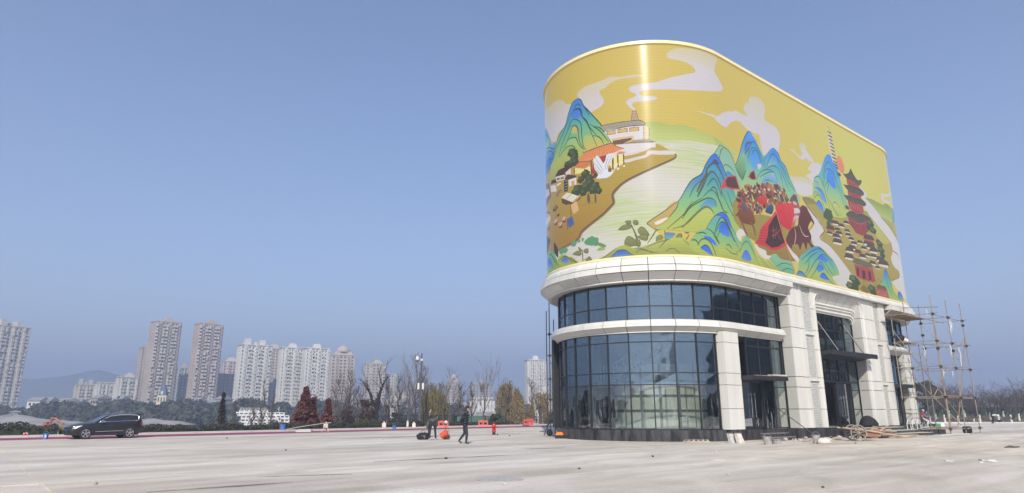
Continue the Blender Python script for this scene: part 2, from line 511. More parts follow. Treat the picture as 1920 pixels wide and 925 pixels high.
# --- coved frame over the main entrance
def rrect(k, n=8):
    """outline up the left, round two corners and down the right; k=0 outer edge .. 1 glass line"""
    s0 = 8.95 + 0.30 * k; s1 = 16.24 - 0.46 * k; zt = 9.24 - 1.19 * k; r = 0.95 - 0.35 * k
    pts = [(s0, 0.57)]
    for i in range(n + 1):
        a = pi - pi / 2 * i / n; pts.append((s0 + r + r * cos(a), zt - r + r * sin(a)))
    for i in range(n + 1):
        a = pi / 2 - pi / 2 * i / n; pts.append((s1 - r + r * cos(a), zt - r + r * sin(a)))
    pts.append((s1, 0.57)); return pts
prof = [(0.0, 6.46), (0.0, 6.52), (0.035, 6.52), (0.05, 6.40), (0.07, 6.40), (0.46, 6.08), (0.50, 6.12), (0.56, 6.12), (0.57, 6.02), (0.62, 6.02), (0.64, 6.06), (0.70, 6.06), (0.72, 5.95), (0.80, 5.95), (0.82, 5.98), (0.90, 5.98), (0.92, 5.88), (1.0, 5.88), (1.0, 5.70)]
m = MB(); rings = []
for k, w in prof: rings.append([(s, -w, z) for s, z in rrect(k)])
m.loft(rings, close=False, cap=False); m.build('entrance_cove', WHITE, bld)
m = MB()      # wall between the cove and the top band
o = rrect(0.0)
for i in range(1, len(o) - 2):
    (a, za), (b, zb) = o[i], o[i + 1]
    m.add([(a, -6.465, za), (b, -6.465, zb), (b, -6.465, 9.44), (a, -6.465, 9.44)], [(0, 1, 2, 3)])
m.build('entrance_wall', WHITE, bld)
for s in (10.3, 11.5, 12.7, 13.9, 15.0):   # panel seams of the cove
    m = MB(); z0, z1 = 9.24 - 1.19 * 0.08, 9.24 - 1.19 * 0.45
    m.add([(s - .012, -6.40 - .004, z0), (s + .012, -6.40 - .004, z0), (s + .012, -6.09 - .006, z1), (s - .012, -6.09 - .006, z1)], [(0, 1, 2, 3)])
    m.build('cove_seam', JOINT, bld)
gbox('entrance_lintel', WHITE2, 9.2, 15.75, 5.2, 5.72, 8.06, 9.44)

# --- main entrance: canopy, tie rods, doors, steps
can = MB()
can.hexa([(9.28, -5.72, 4.98), (15.72, -5.72, 4.98), (15.72, -7.22, 5.20), (9.28, -7.22, 5.20),
          (9.28, -5.72, 5.36), (15.72, -5.72, 5.36), (15.72, -7.22, 5.36), (9.28, -7.22, 5.36)])
canopy = can.build('canopy', FRAME, bld)
m = MB(); m.box(9.2, 15.8, -7.26, -7.14, 5.10, 5.40); m.build('canopy_edge', FRAME, canopy)
m = MB(); m.cbox((12.6, -6.5, 5.395), (5.6, 0.5, 0.03), 0.03); m.cbox((15.0, -6.9, 5.42), (2.2, 0.25, 0.03), -0.06)
m.build('plank', M_('pale plank', (0.42, 0.33, 0.22), 0.8, var=0.3, scale=5, stretch=(0.3, 4, 4)), canopy)
for s in (10.45, 14.2):
    m = MB(); m.tube([(s, -5.82, 7.55), (s + 0.12, -7.0, 5.40)], 0.045, 6); m.tube([(s, -5.72, 7.55), (s, -5.9, 7.52)], 0.09, 6)
    m.build('tie_rod', FRAME, bld)
def door(s0, s1, z0, z1, mat, hand=0, ang=0.0):
    f = MB()
    L_ = s1 - s0
    f.box(0, 0.08, -0.03, 0.03, z0, z1); f.box(L_ - 0.08, L_, -0.03, 0.03, z0, z1)
    f.box(0.08, L_ - 0.08, -0.03, 0.03, z1 - 0.1, z1); f.box(0.08, L_ - 0.08, -0.03, 0.03, z0, z0 + 0.14)
    d = f.build('door_leaf', FRAME, bld); d.location = (s0, -5.60, 0); d.rotation_euler = (0, 0, ang)
    g = MB(); g.box(0.08, L_ - 0.08, -0.008, 0.008, z0 + 0.14, z1 - 0.1); g.build('door_glass', mat, d)
    h = MB(); x = 0.16 if hand == 0 else L_ - 0.16
    h.tube([(x, -0.1, 1.2), (x, -0.1, 2.6)], 0.022, 6); h.tube([(x, -0.1, 1.3), (x, 0, 1.3)], 0.015, 5); h.tube([(x, -0.1, 2.5), (x, 0, 2.5)], 0.015, 5)
    h.build('door_handle', STEEL, d)
    return d
door(10.7, 12.0, 0.60, 3.48, GLASS, 1, 1.35)
door(12.55, 13.5, 0.60, 3.48, GLASS, 1)
door(13.52, 14.46, 0.60, 3.48, GLASS, 0)
m = MB()
for s in (10.5, 12.5): m.box(s - 0.06, s + 0.06, -5.7, -5.5, 0.56, 3.5)
m.box(10.3, 15.78, -5.72, -5.5, 3.44, 3.56); m.box(9.2, 10.34, -5.72, -5.4, 0.56, 8.05)
m.build('door_frame', FRAME, bld)
for k, (w1, z) in enumerate(((9.2, 0.17), (8.6, 0.34), (8.0, 0.52))):
    gbox('entrance_step', GRANITE, 9.0, 16.6 + 0.8 * (2 - k), 5.0, w1, z - 0.17 + 0.002, z)
    gbox('step_tread', M_('pale stone tread %d' % k, (0.50, 0.47, 0.42), 0.7, var=0.1), 9.0, 16.6 + 0.8 * (2 - k), w1 - 0.62, w1 + 0.02, z + 0.002, z + 0.03)
# --- near bay door and its small canopy
m = MB(); m.box(0.35, 4.25, -6.75, -5.70, 3.30, 3.52); sc = m.build('side_canopy', FRAME, bld)
m = MB(); m.cbox((2.6, -6.2, 3.545), (3.0, 0.7, 0.03), 0.02); m.cbox((3.5, -6.5, 3.60), (1.3, 0.4, 0.09), -0.1)
m.build('scrap_board', M_('weathered board', (0.5, 0.42, 0.36), 0.8, var=0.3, scale=4), sc)
door(0.95, 2.0, 0.60, 3.28, GLASS, 1)
door(2.05, 3.1, 0.60, 3.28, GLASSM, 0)
m = MB(); m.box(0.40, 0.95, -5.7, -5.5, 0.57, 5.79); m.box(3.1, 3.2, -5.72, -5.5, 0.57, 3.3); m.box(0.95, 4.2, -5.7, -5.5, 3.28, 3.32); m.build('door_frame', FRAME, bld)
pane(3.2, 4.2, 0.62, 3.3, GLASSM)
# --- far bay door
door(20.6, 21.7, 0.60, 3.28, GLASS, 1); door(21.75, 22.85, 0.60, 3.28, GLASSM, 0)
m = MB(); m.box(19.96, 20.6, -5.7, -5.5, 0.57, 3.5); m.build('door_frame', FRAME, bld)
m = MB(); m.box(22.85, 23.45, -5.7, -5.5, 0.57, 3.5); m.build('door_frame', FRAME, bld)
m = MB(); m.box(20.0, 23.3, -6.75, -5.70, 3.30, 3.52); m.build('side_canopy', FRAME, bld)

# --- inside: floors, drum, stair, columns, back wall
m = MB()
for z0, z1, mi in ((0.40, 0.58, 0), (6.02, 6.42, 0), (8.64, 9.9, 1)):
    rr = 5.55
    ring = [P(-180 * i / 24, rr, 0) for i in range(24, -1, -1)] + [P(BL + 180 * i / 24 + (1e-6 if i == 0 else 0), rr, 0) for i in range(25)]
    n = len(ring); V = [(x, y, z0) for x, y, _ in ring] + [(x, y, z1) for x, y, _ in ring]
    m.add(V, [tuple(range(n - 1, -1, -1)), tuple(range(n, 2 * n))] + [(i, (i + 1) % n, n + (i + 1) % n, n + i) for i in range(n)], mi)
m.build('floor_slab', [M_('bare concrete floor', (0.22, 0.22, 0.21), 0.8, var=0.15), SOFFIT], bld)
DRUM = M_('cream drum panel', (0.80, 0.79, 0.66), 0.55, var=0.03)
DRUMJ = M_('green grey drum rail', (0.20, 0.24, 0.22), 0.6)
DCX, DCY, DR = 0.6, 0.05, 2.9
def drum_pt(a, r, z): return (DCX + r * cos(a), DCY - r * sin(a), z)
m = MB(); m.lathe([(DR, 0.58), (DR, 3.9), (DR, 6.0)], (DCX, DCY, 0), 40); m.build('drum_wall', DRUMJ, bld)
for i in range(9):
    for j, (z0, z1) in enumerate(((0.62, 1.50), (1.66, 2.36), (2.52, 3.22), (3.38, 4.3))):
        a0, a1 = rad(8 + i * 22.0), rad(8 + i * 22.0 + 19.0)
        m = MB(); m.loft([[drum_pt(a, r, z) for r, z in ((DR + .01, z0), (DR + .06, z0), (DR + .06, z1), (DR + .01, z1))] for a in (a0, a0 * .67 + a1 * .33, a0 * .33 + a1 * .67, a1)])
        m.build('drum_panel', DRUM, bld)
# straight stair before the drum, with a landing and a railing
def wl(x, y, z):
    v = Vector((x, y, 0)) - BC; return Vector((v.dot(BU), -v.dot(BN), z))
STAIR = M_('dark stair', (0.035, 0.04, 0.045), 0.5)
st = MB(); rl = MB(); N_ = 17
for i in range(N_):
    f0, f1 = i / N_, (i + 1) / N_
    x0, x1 = 5.8 + 3.6 * f0, 5.8 + 3.6 * f1; y0, y1 = 38.3 + .5 * f0, 38.3 + .5 * f1; z = 3.2 + 2.6 * f0
    st.hexa([wl(x0, y0, z - .36), wl(x1, y1, z - .22), wl(x1, y1 + .65, z - .22), wl(x0, y0 + .65, z - .36), wl(x0, y0, z), wl(x1, y1, z), wl(x1, y1 + .65, z), wl(x0, y0 + .65, z)])
    rl.tube([wl(x0, y0 + .04, z), wl(x0, y0 + .04, z + 1.0)], 0.022, 4)
rl.tube([wl(5.8, 38.34, 4.2), wl(9.3, 38.84, 5.9)], 0.035, 5)
st.hexa([wl(4.9, 38.3, 2.9), wl(5.8, 38.3, 2.9), wl(5.8, 40.6, 2.9), wl(4.9, 40.6, 2.9), wl(4.9, 38.3, 3.2), wl(5.8, 38.3, 3.2), wl(5.8, 40.6, 3.2), wl(4.9, 40.6, 3.2)])
for i in range(6): rl.tube([wl(4.9 + i * .18, 38.34, 3.2), wl(4.9 + i * .18, 38.34, 4.2)], 0.02, 4)
for i in range(14):
    f0, f1 = i / 14, (i + 1) / 14; z = 3.0 - 2.4 * f0
    st.hexa([wl(4.9, 40.6 + 2.6 * f0, z - .3), wl(5.8, 40.6 + 2.6 * f0, z - .3), wl(5.8, 40.6 + 2.6 * f1, z - .3), wl(4.9, 40.6 + 2.6 * f1, z - .3), wl(4.9, 40.6 + 2.6 * f0, z), wl(5.8, 40.6 + 2.6 * f0, z), wl(5.8, 40.6 + 2.6 * f1, z), wl(4.9, 40.6 + 2.6 * f1, z)])
sto = st.build('staircase', STAIR, bld); rl.build('railing', STEEL, sto)
m = MB(); sweep(m, [(4.85, 0.58), (5.0, 0.58), (5.0, 6.0), (4.85, 6.0)], -180, -112); m.build('inner_wall', DARK, bld)  # dark wall added close behind the glass so the left panes look dark
m = MB(); sweep(m, [(4.85, 6.43), (5.0, 6.43), (5.0, 8.6), (4.85, 8.6)], -180, -100); m.build('inner_wall', DARK, bld)
m = MB(); sweep(m, [(5.45, 6.43), (5.58, 6.43), (5.58, 8.6), (5.45, 8.6)], -57.5, -50.6); m.build('inner_column', DARK, bld)
gbox('inner_wall', DARK, -4.4, 6.2, 1.0, 1.2, 6.43, 8.6)  # added dark wall too, keeps the view through the upper panes dark
gbox('inner_wall', DARK, -4.6, 6.2, -4.2, -4.0, 0.58, 6.0)
for s, w in ((-3.6, -1.5), (5.2, 2.6), (9.0, 0.5), (14.0, 0.5), (19.0, 0.5)):
    m = MB(); m.box(s - 0.3, s + 0.3, -w - 0.3, -w + 0.3, 0.58, 8.64); m.build('inner_column', M_('raw column', (0.12, 0.13, 0.13), 0.7), bld)
gbox('back_wall', DARK, 0.3, BL - 0.3, -5.6, -5.2, 0.0, 9.5)
gbox('inner_wall', DARK, 6.2, 6.4, -5.0, 5.0, 0.58, 8.6)
gbox('inner_wall', DARK, 16.5, 16.7, -5.0, 5.0, 0.58, 8.6)
gbox('inner_wall', DARK, 6.4, 16.5, 0.0, 0.2, 0.58, 8.6)
gbox('rear_cladding', WHITE, 0.1, BL - 0.1, -6.4, -5.7, 0.0, 9.44)

# --- the screen drum and its roof
SCREEN_PARTS = []
def screen_shell(mat):
    me = bpy.data.meshes.new('mural_screen')
    r, z0, z1 = 6.465, 9.99, 23.2
    ts = []                                            # (x, y, q) round the whole ring
    n = 120
    for i in range(n + 1):
        a = rad(180 - 180 * i / n); ts.append((-r * sin(a), -r * cos(a), -r * a))
    for i in range(1, 41): ts.append((BL * i / 40, -r, BL * i / 40))
    for i in range(1, n + 1):
        b = rad(180 * i / n); ts.append((BL + r * sin(b), -r * cos(b), BL + r * b))
    for i in range(1, 41): ts.append((BL * (1 - i / 40), r, BL + r * pi + BL * i / 40))
    k = len(ts)
    V = [(x, y, z0) for x, y, q in ts] + [(x, y, z1) for x, y, q in ts] + [(x, y, z1 - 0.01) for x, y, q in ts]
    F = [(i, i + 1, k + i + 1, k + i) for i in range(k - 1)]
    top = list(range(2 * k, 3 * k - 1)); F.append(tuple(top))
    me.from_pydata(V, [], F)
    uv = me.uv_layers.new(name='mural')
    for poly in me.polygons:
        for li in poly.loop_indices:
            vi = me.loops[li].vertex_index
            q = ts[vi % k][2]
            uv.data[li].uv = ((q + 17.0) / 44.0, 1.0 if vi >= k else 0.0)
    me.polygons.foreach_set('use_smooth', [True] * (len(F) - 1) + [False])
    me.materials.append(mat); me.materials.append(SOFFIT)
    me.polygons[len(F) - 1].material_index = 1
    o = bpy.data.objects.new('mural_screen', me); COL.objects.link(o); o.parent = bld
    return o
# ================================================================== ground, plaza, lane, river, hills
def sm(a, b, x):
    t = max(0.0, min(1.0, (x - a) / (b - a))); return t * t * (3 - 2 * t)
LDIR = Vector((sin(rad(42.7)), cos(rad(42.7)), 0)); LNOR = Vector((-LDIR.y, LDIR.x, 0)); LORG = Vector((-28.6, 38.3, 0))
def lane(p, m, z=0.0): return LORG + LDIR * p + LNOR * m + Vector((0, 0, z))
def terr(x, y):
    v = Vector((x, y, 0)) - LORG
    m = v.dot(LNOR); az = math.degrees(atan2(x, y))
    if m > 5 and -75 < az < 30:
        left = -2.6 * sm(12, 260, m) - 1.2 * sm(250, 430, m)
        mid = -11.0 * sm(13, 60, m) + 9.5 * sm(430, 520, m)
        wl = sm(-23, -28, az)
        h = -0.16 + left * wl + mid * (1 - wl)
        return h * (1 - sm(18, 30, az)) + 0.0
    if x > 35 and y > 94:
        return -0.16 + 0.95 * sm(94, 112, y) * sm(35, 45, x)
    return -0.16
MG = M_('dusty soil', (0.17, 0.15, 0.12), 0.95, col2=(0.26, 0.24, 0.20), scale=0.12, bump=0.4, bscale=1.5, detail=9)
def ground_sheet():
    rr = [0, 6, 12, 20, 28, 36, 42, 48, 54, 60, 66, 72, 78, 84, 90, 94, 98, 102, 108, 114, 122, 132, 145, 160, 180, 205, 235, 270, 310, 350, 390, 430, 470, 510, 560, 640, 760, 950, 1300, 1800, 2500, 3200]
    V = [(0, 0, terr(0, 0))]; F = []
    n = 180
    for r in rr[1:]:
        for j in range(n):
            a = 2 * pi * j / n; x, y = r * sin(a), r * cos(a); V.append((x, y, terr(x, y)))
    for j in range(n): F.append((0, 1 + (j + 1) % n, 1 + j))
    for i in range(len(rr) - 2):
        for j in range(n):
            a = 1 + i * n + j; b = 1 + i * n + (j + 1) % n
            F.append((a, b, b + n, a + n))
    m = MB(); m.add(V, F); o = m.build('ground', MG, smooth=True, kind='structure'); return o
ground_sheet()
m = MB()
m.add([(-700, 40, -9.2), (500, 40, -9.2), (500, 600, -9.2), (-700, 600, -9.2)], [(0, 1, 2, 3)])
m.build('river', M_('grey green river water', (0.05, 0.075, 0.085), 0.12, var=0.2, scale=0.3, bump=0.15, bscale=0.8), kind='structure')

# --- paved plaza: large slabs with open joints, lying along the building's axes
def slab_mat():
    m = bpy.data.materials.new('dusty concrete slab'); m.use_nodes = True
    nt = m.node_tree; N, Lk = nt.nodes, nt.links; p = N['Principled BSDF']; p.inputs['Roughness'].default_value = 0.72
    p.inputs['Specular IOR Level'].default_value = 0.35
    geo = N.new('ShaderNodeNewGeometry')
    def noise(sx, sy, rot, scale, detail=5.0, dist=0.0, off=0.0):
        mp = N.new('ShaderNodeMapping'); mp.vector_type = 'TEXTURE'
        mp.inputs['Rotation'].default_value = (0, 0, rot); mp.inputs['Scale'].default_value = (1 / sx, 1 / sy, 1); mp.inputs['Location'].default_value = (off, off * 1.7, 0)
        Lk.new(geo.outputs['Position'], mp.inputs[0])
        nz = N.new('ShaderNodeTexNoise'); nz.inputs['Scale'].default_value = scale; nz.inputs['Detail'].default_value = detail; nz.inputs['Distortion'].default_value = dist
        Lk.new(mp.outputs[0], nz.inputs['Vector']); return nz.outputs['Fac']
    def ramp(f, a, b, ca, cb):
        r = N.new('ShaderNodeValToRGB'); r.color_ramp.elements[0].position = a; r.color_ramp.elements[1].position = b
        r.color_ramp.elements[0].color = tuple(ca) + (1,); r.color_ramp.elements[1].color = tuple(cb) + (1,)
        Lk.new(f, r.inputs[0]); return r.outputs[0]
    def mix(t, f, a, b, fv=None):
        x = N.new('ShaderNodeMix'); x.data_type = 'RGBA'; x.blend_type = t
        if fv is None: Lk.new(f, x.inputs[0])
        else: x.inputs[0].default_value = fv
        Lk.new(a, x.inputs[6])
        Lk.new(b, x.inputs[7]); return x.outputs[2]
    tone = ramp(noise(1, 1, 0, 0.05, 5, 0.5), 0.35, 0.65, (0.63, 0.565, 0.475), (0.62, 0.59, 0.54))
    # sweeping marks and dried slurry dragged along the length of the slabs
    streak = ramp(noise(0.09, 1.15, BROT + 0.06, 0.62, 7, 0.7), 0.38, 0.66, (0.89, 0.88, 0.86), (1.08, 1.08, 1.08))
    streak2 = ramp(noise(0.05, 0.55, BROT - 0.10, 0.40, 6, 0.9, 31.0), 0.42, 0.72, (1.05, 1.05, 1.05), (0.80, 0.775, 0.74))
    stain = ramp(noise(0.16, 1.0, BROT + 0.02, 0.5, 5, 1.2, 77.0), 0.63, 0.80, (1, 1, 1), (0.58, 0.555, 0.53))
    mott = ramp(noise(0.35, 0.9, BROT + 0.2, 0.9, 9, 0.8, 5.0), 0.35, 0.68, (0.84, 0.83, 0.81), (1.07, 1.07, 1.07))
    white = ramp(noise(0.3, 1.3, BROT, 0.55, 6, 1.5, 13.0), 0.66, 0.74, (1, 1, 1), (1.28, 1.28, 1.27))
    fine = ramp(noise(1, 1, 0, 9.0, 6), 0.3, 0.7, (0.93, 0.93, 0.93), (1.06, 1.06, 1.06))
    c = mix('MULTIPLY', None, tone, streak, 1.0)
    c = mix('MULTIPLY', None, c, streak2, 0.85)
    c = mix('MULTIPLY', None, c, stain, 0.9)
    c = mix('MULTIPLY', None, c, white, 0.9)
    c = mix('MULTIPLY', None, c, mott, 1.0)
    c = mix('MULTIPLY', None, c, fine, 1.0)
    oi = N.new('ShaderNodeObjectInfo'); mr = N.new('ShaderNodeMapRange'); mr.inputs['To Min'].default_value = 0.965; mr.inputs['To Max'].default_value = 1.035
    Lk.new(oi.outputs['Random'], mr.inputs[0])
    sc = N.new('ShaderNodeVectorMath'); sc.operation = 'SCALE'; Lk.new(c, sc.inputs[0]); Lk.new(mr.outputs[0], sc.inputs['Scale'])
    Lk.new(sc.outputs[0], p.inputs['Base Color'])
    nb = noise(1, 1, 0, 14.0, 6)
    bp = N.new('ShaderNodeBump'); bp.inputs['Strength'].default_value = 0.25; bp.inputs['Distance'].default_value = 0.02
    Lk.new(nb, bp.inputs['Height']); Lk.new(bp.outputs[0], p.inputs['Normal'])
    return m
SLAB = slab_mat()
plaza = bpy.data.objects.new('plaza', None); COL.objects.link(plaza); plaza['kind'] = 'structure'
plaza.location = BC; plaza.rotation_euler = (0, 0, BROT)
SS = 5.85; S_OFF, W_OFF = -20.1, 20.2
sbm = MB(); g = 0.018
sbm.hexa([(g, g, -0.14), (SS - g, g, -0.14), (SS - g, SS - g, -0.14), (g, SS - g, -0.14), (g + .008, g + .008, 0.0), (SS - g - .008, g + .008, 0.0), (SS - g - .008, SS - g - .008, 0.0), (g + .008, SS - g - .008, 0.0)])
first = None
for i in range(-6, 21):
    for j in range(-8, 3):
        s0 = S_OFF + i * SS; w0 = W_OFF + j * SS
        pc = bw(s0 + SS / 2, w0 + SS / 2)
        v = pc - LORG
        if v.dot(LNOR) > -1.0 or pc.y < 7: continue
        cx = pc.x / max(1.0, pc.y)
        if abs(cx) > 0.95 or (pc.y > 94 - 2.9 and pc.x > 30): continue
        if first is None:
            first = sbm.build('slab', SLAB, plaza); first.location = (s0, -w0 - SS, 0)
        else:
            share(first, 'slab', plaza, (s0, -w0 - SS, RNG.uniform(-0.002, 0.002)))
# cast strip that closes the plaza along the lane, and the apron behind the viewer
m = MB()
a, b = lane(-40, -6.5, -0.03), lane(150, -6.5, -0.03)
m.add([lane(-60, -9, -0.012), lane(160, -9, -0.012), lane(160, 0.0, -0.012), lane(-60, 0.0, -0.012)], [(0, 1, 2, 3)])
m.build('plaza_edge', SLAB, kind='structure')
m = MB(); m.add([(-70, -160, -0.02), (90, -160, -0.02), (90, 8.5, -0.02), (-70, 8.5, -0.02)], [(0, 1, 2, 3)])
m.add([(33, 60, -0.016), (110, 30, -0.016), (150, 93.5, -0.016), (33, 93.5, -0.016)], [(0, 1, 2, 3)])
m.add([lane(-90, -3, -0.024), lane(-60, -120, -0.024), lane(80, -120, -0.024), lane(110, -3, -0.024)], [(0, 3, 2, 1)])
m.build('plaza_apron', SLAB, kind='structure')
# --- wine red cycle lane with a pale kerb and pavement beyond
RED = M_('wine red lane paint', (0.22, 0.035, 0.075), 0.7, col2=(0.30, 0.06, 0.11), scale=0.5, stretch=(1, 1, 1), detail=7)
PALE = M_('pale kerb stone', (0.55, 0.53, 0.50), 0.75, var=0.12, scale=0.8, objvar=0.06)
m = MB(); m.loft([[lane(p, -0.7, -0.10), lane(p, 3.0, -0.10), lane(p, 3.0, 0.012), lane(p, -0.7, 0.012)] for p in (-60, 160)]); m.build('cycle_lane', RED, kind='structure')
pv = MB(); pv.loft([[lane(p, 3.2, -0.10), lane(p, 5.2, -0.10), lane(p, 5.2, 0.10), lane(p, 3.2, 0.10)] for p in (-60, 160)]); pav = pv.build('pavement', PALE, kind='structure')
pv = MB(); pv.loft([[lane(p, 5.21, -0.10), lane(p, 10.7, -0.10), lane(p, 10.7, 0.095), lane(p, 5.21, 0.095)] for p in (36, 150)]); pv.build('pavement', PALE, kind='structure')
kb = None
for k in range(-4, 60):
    p = k * 2.0
    m = MB(); m.loft([[lane(q, 3.0, -0.1), lane(q, 3.19, -0.1), lane(q, 3.19, 0.13), lane(q, 3.02, 0.13)] for q in (p + 0.01, p + 1.99)])
    m.build('kerb', PALE, pav)
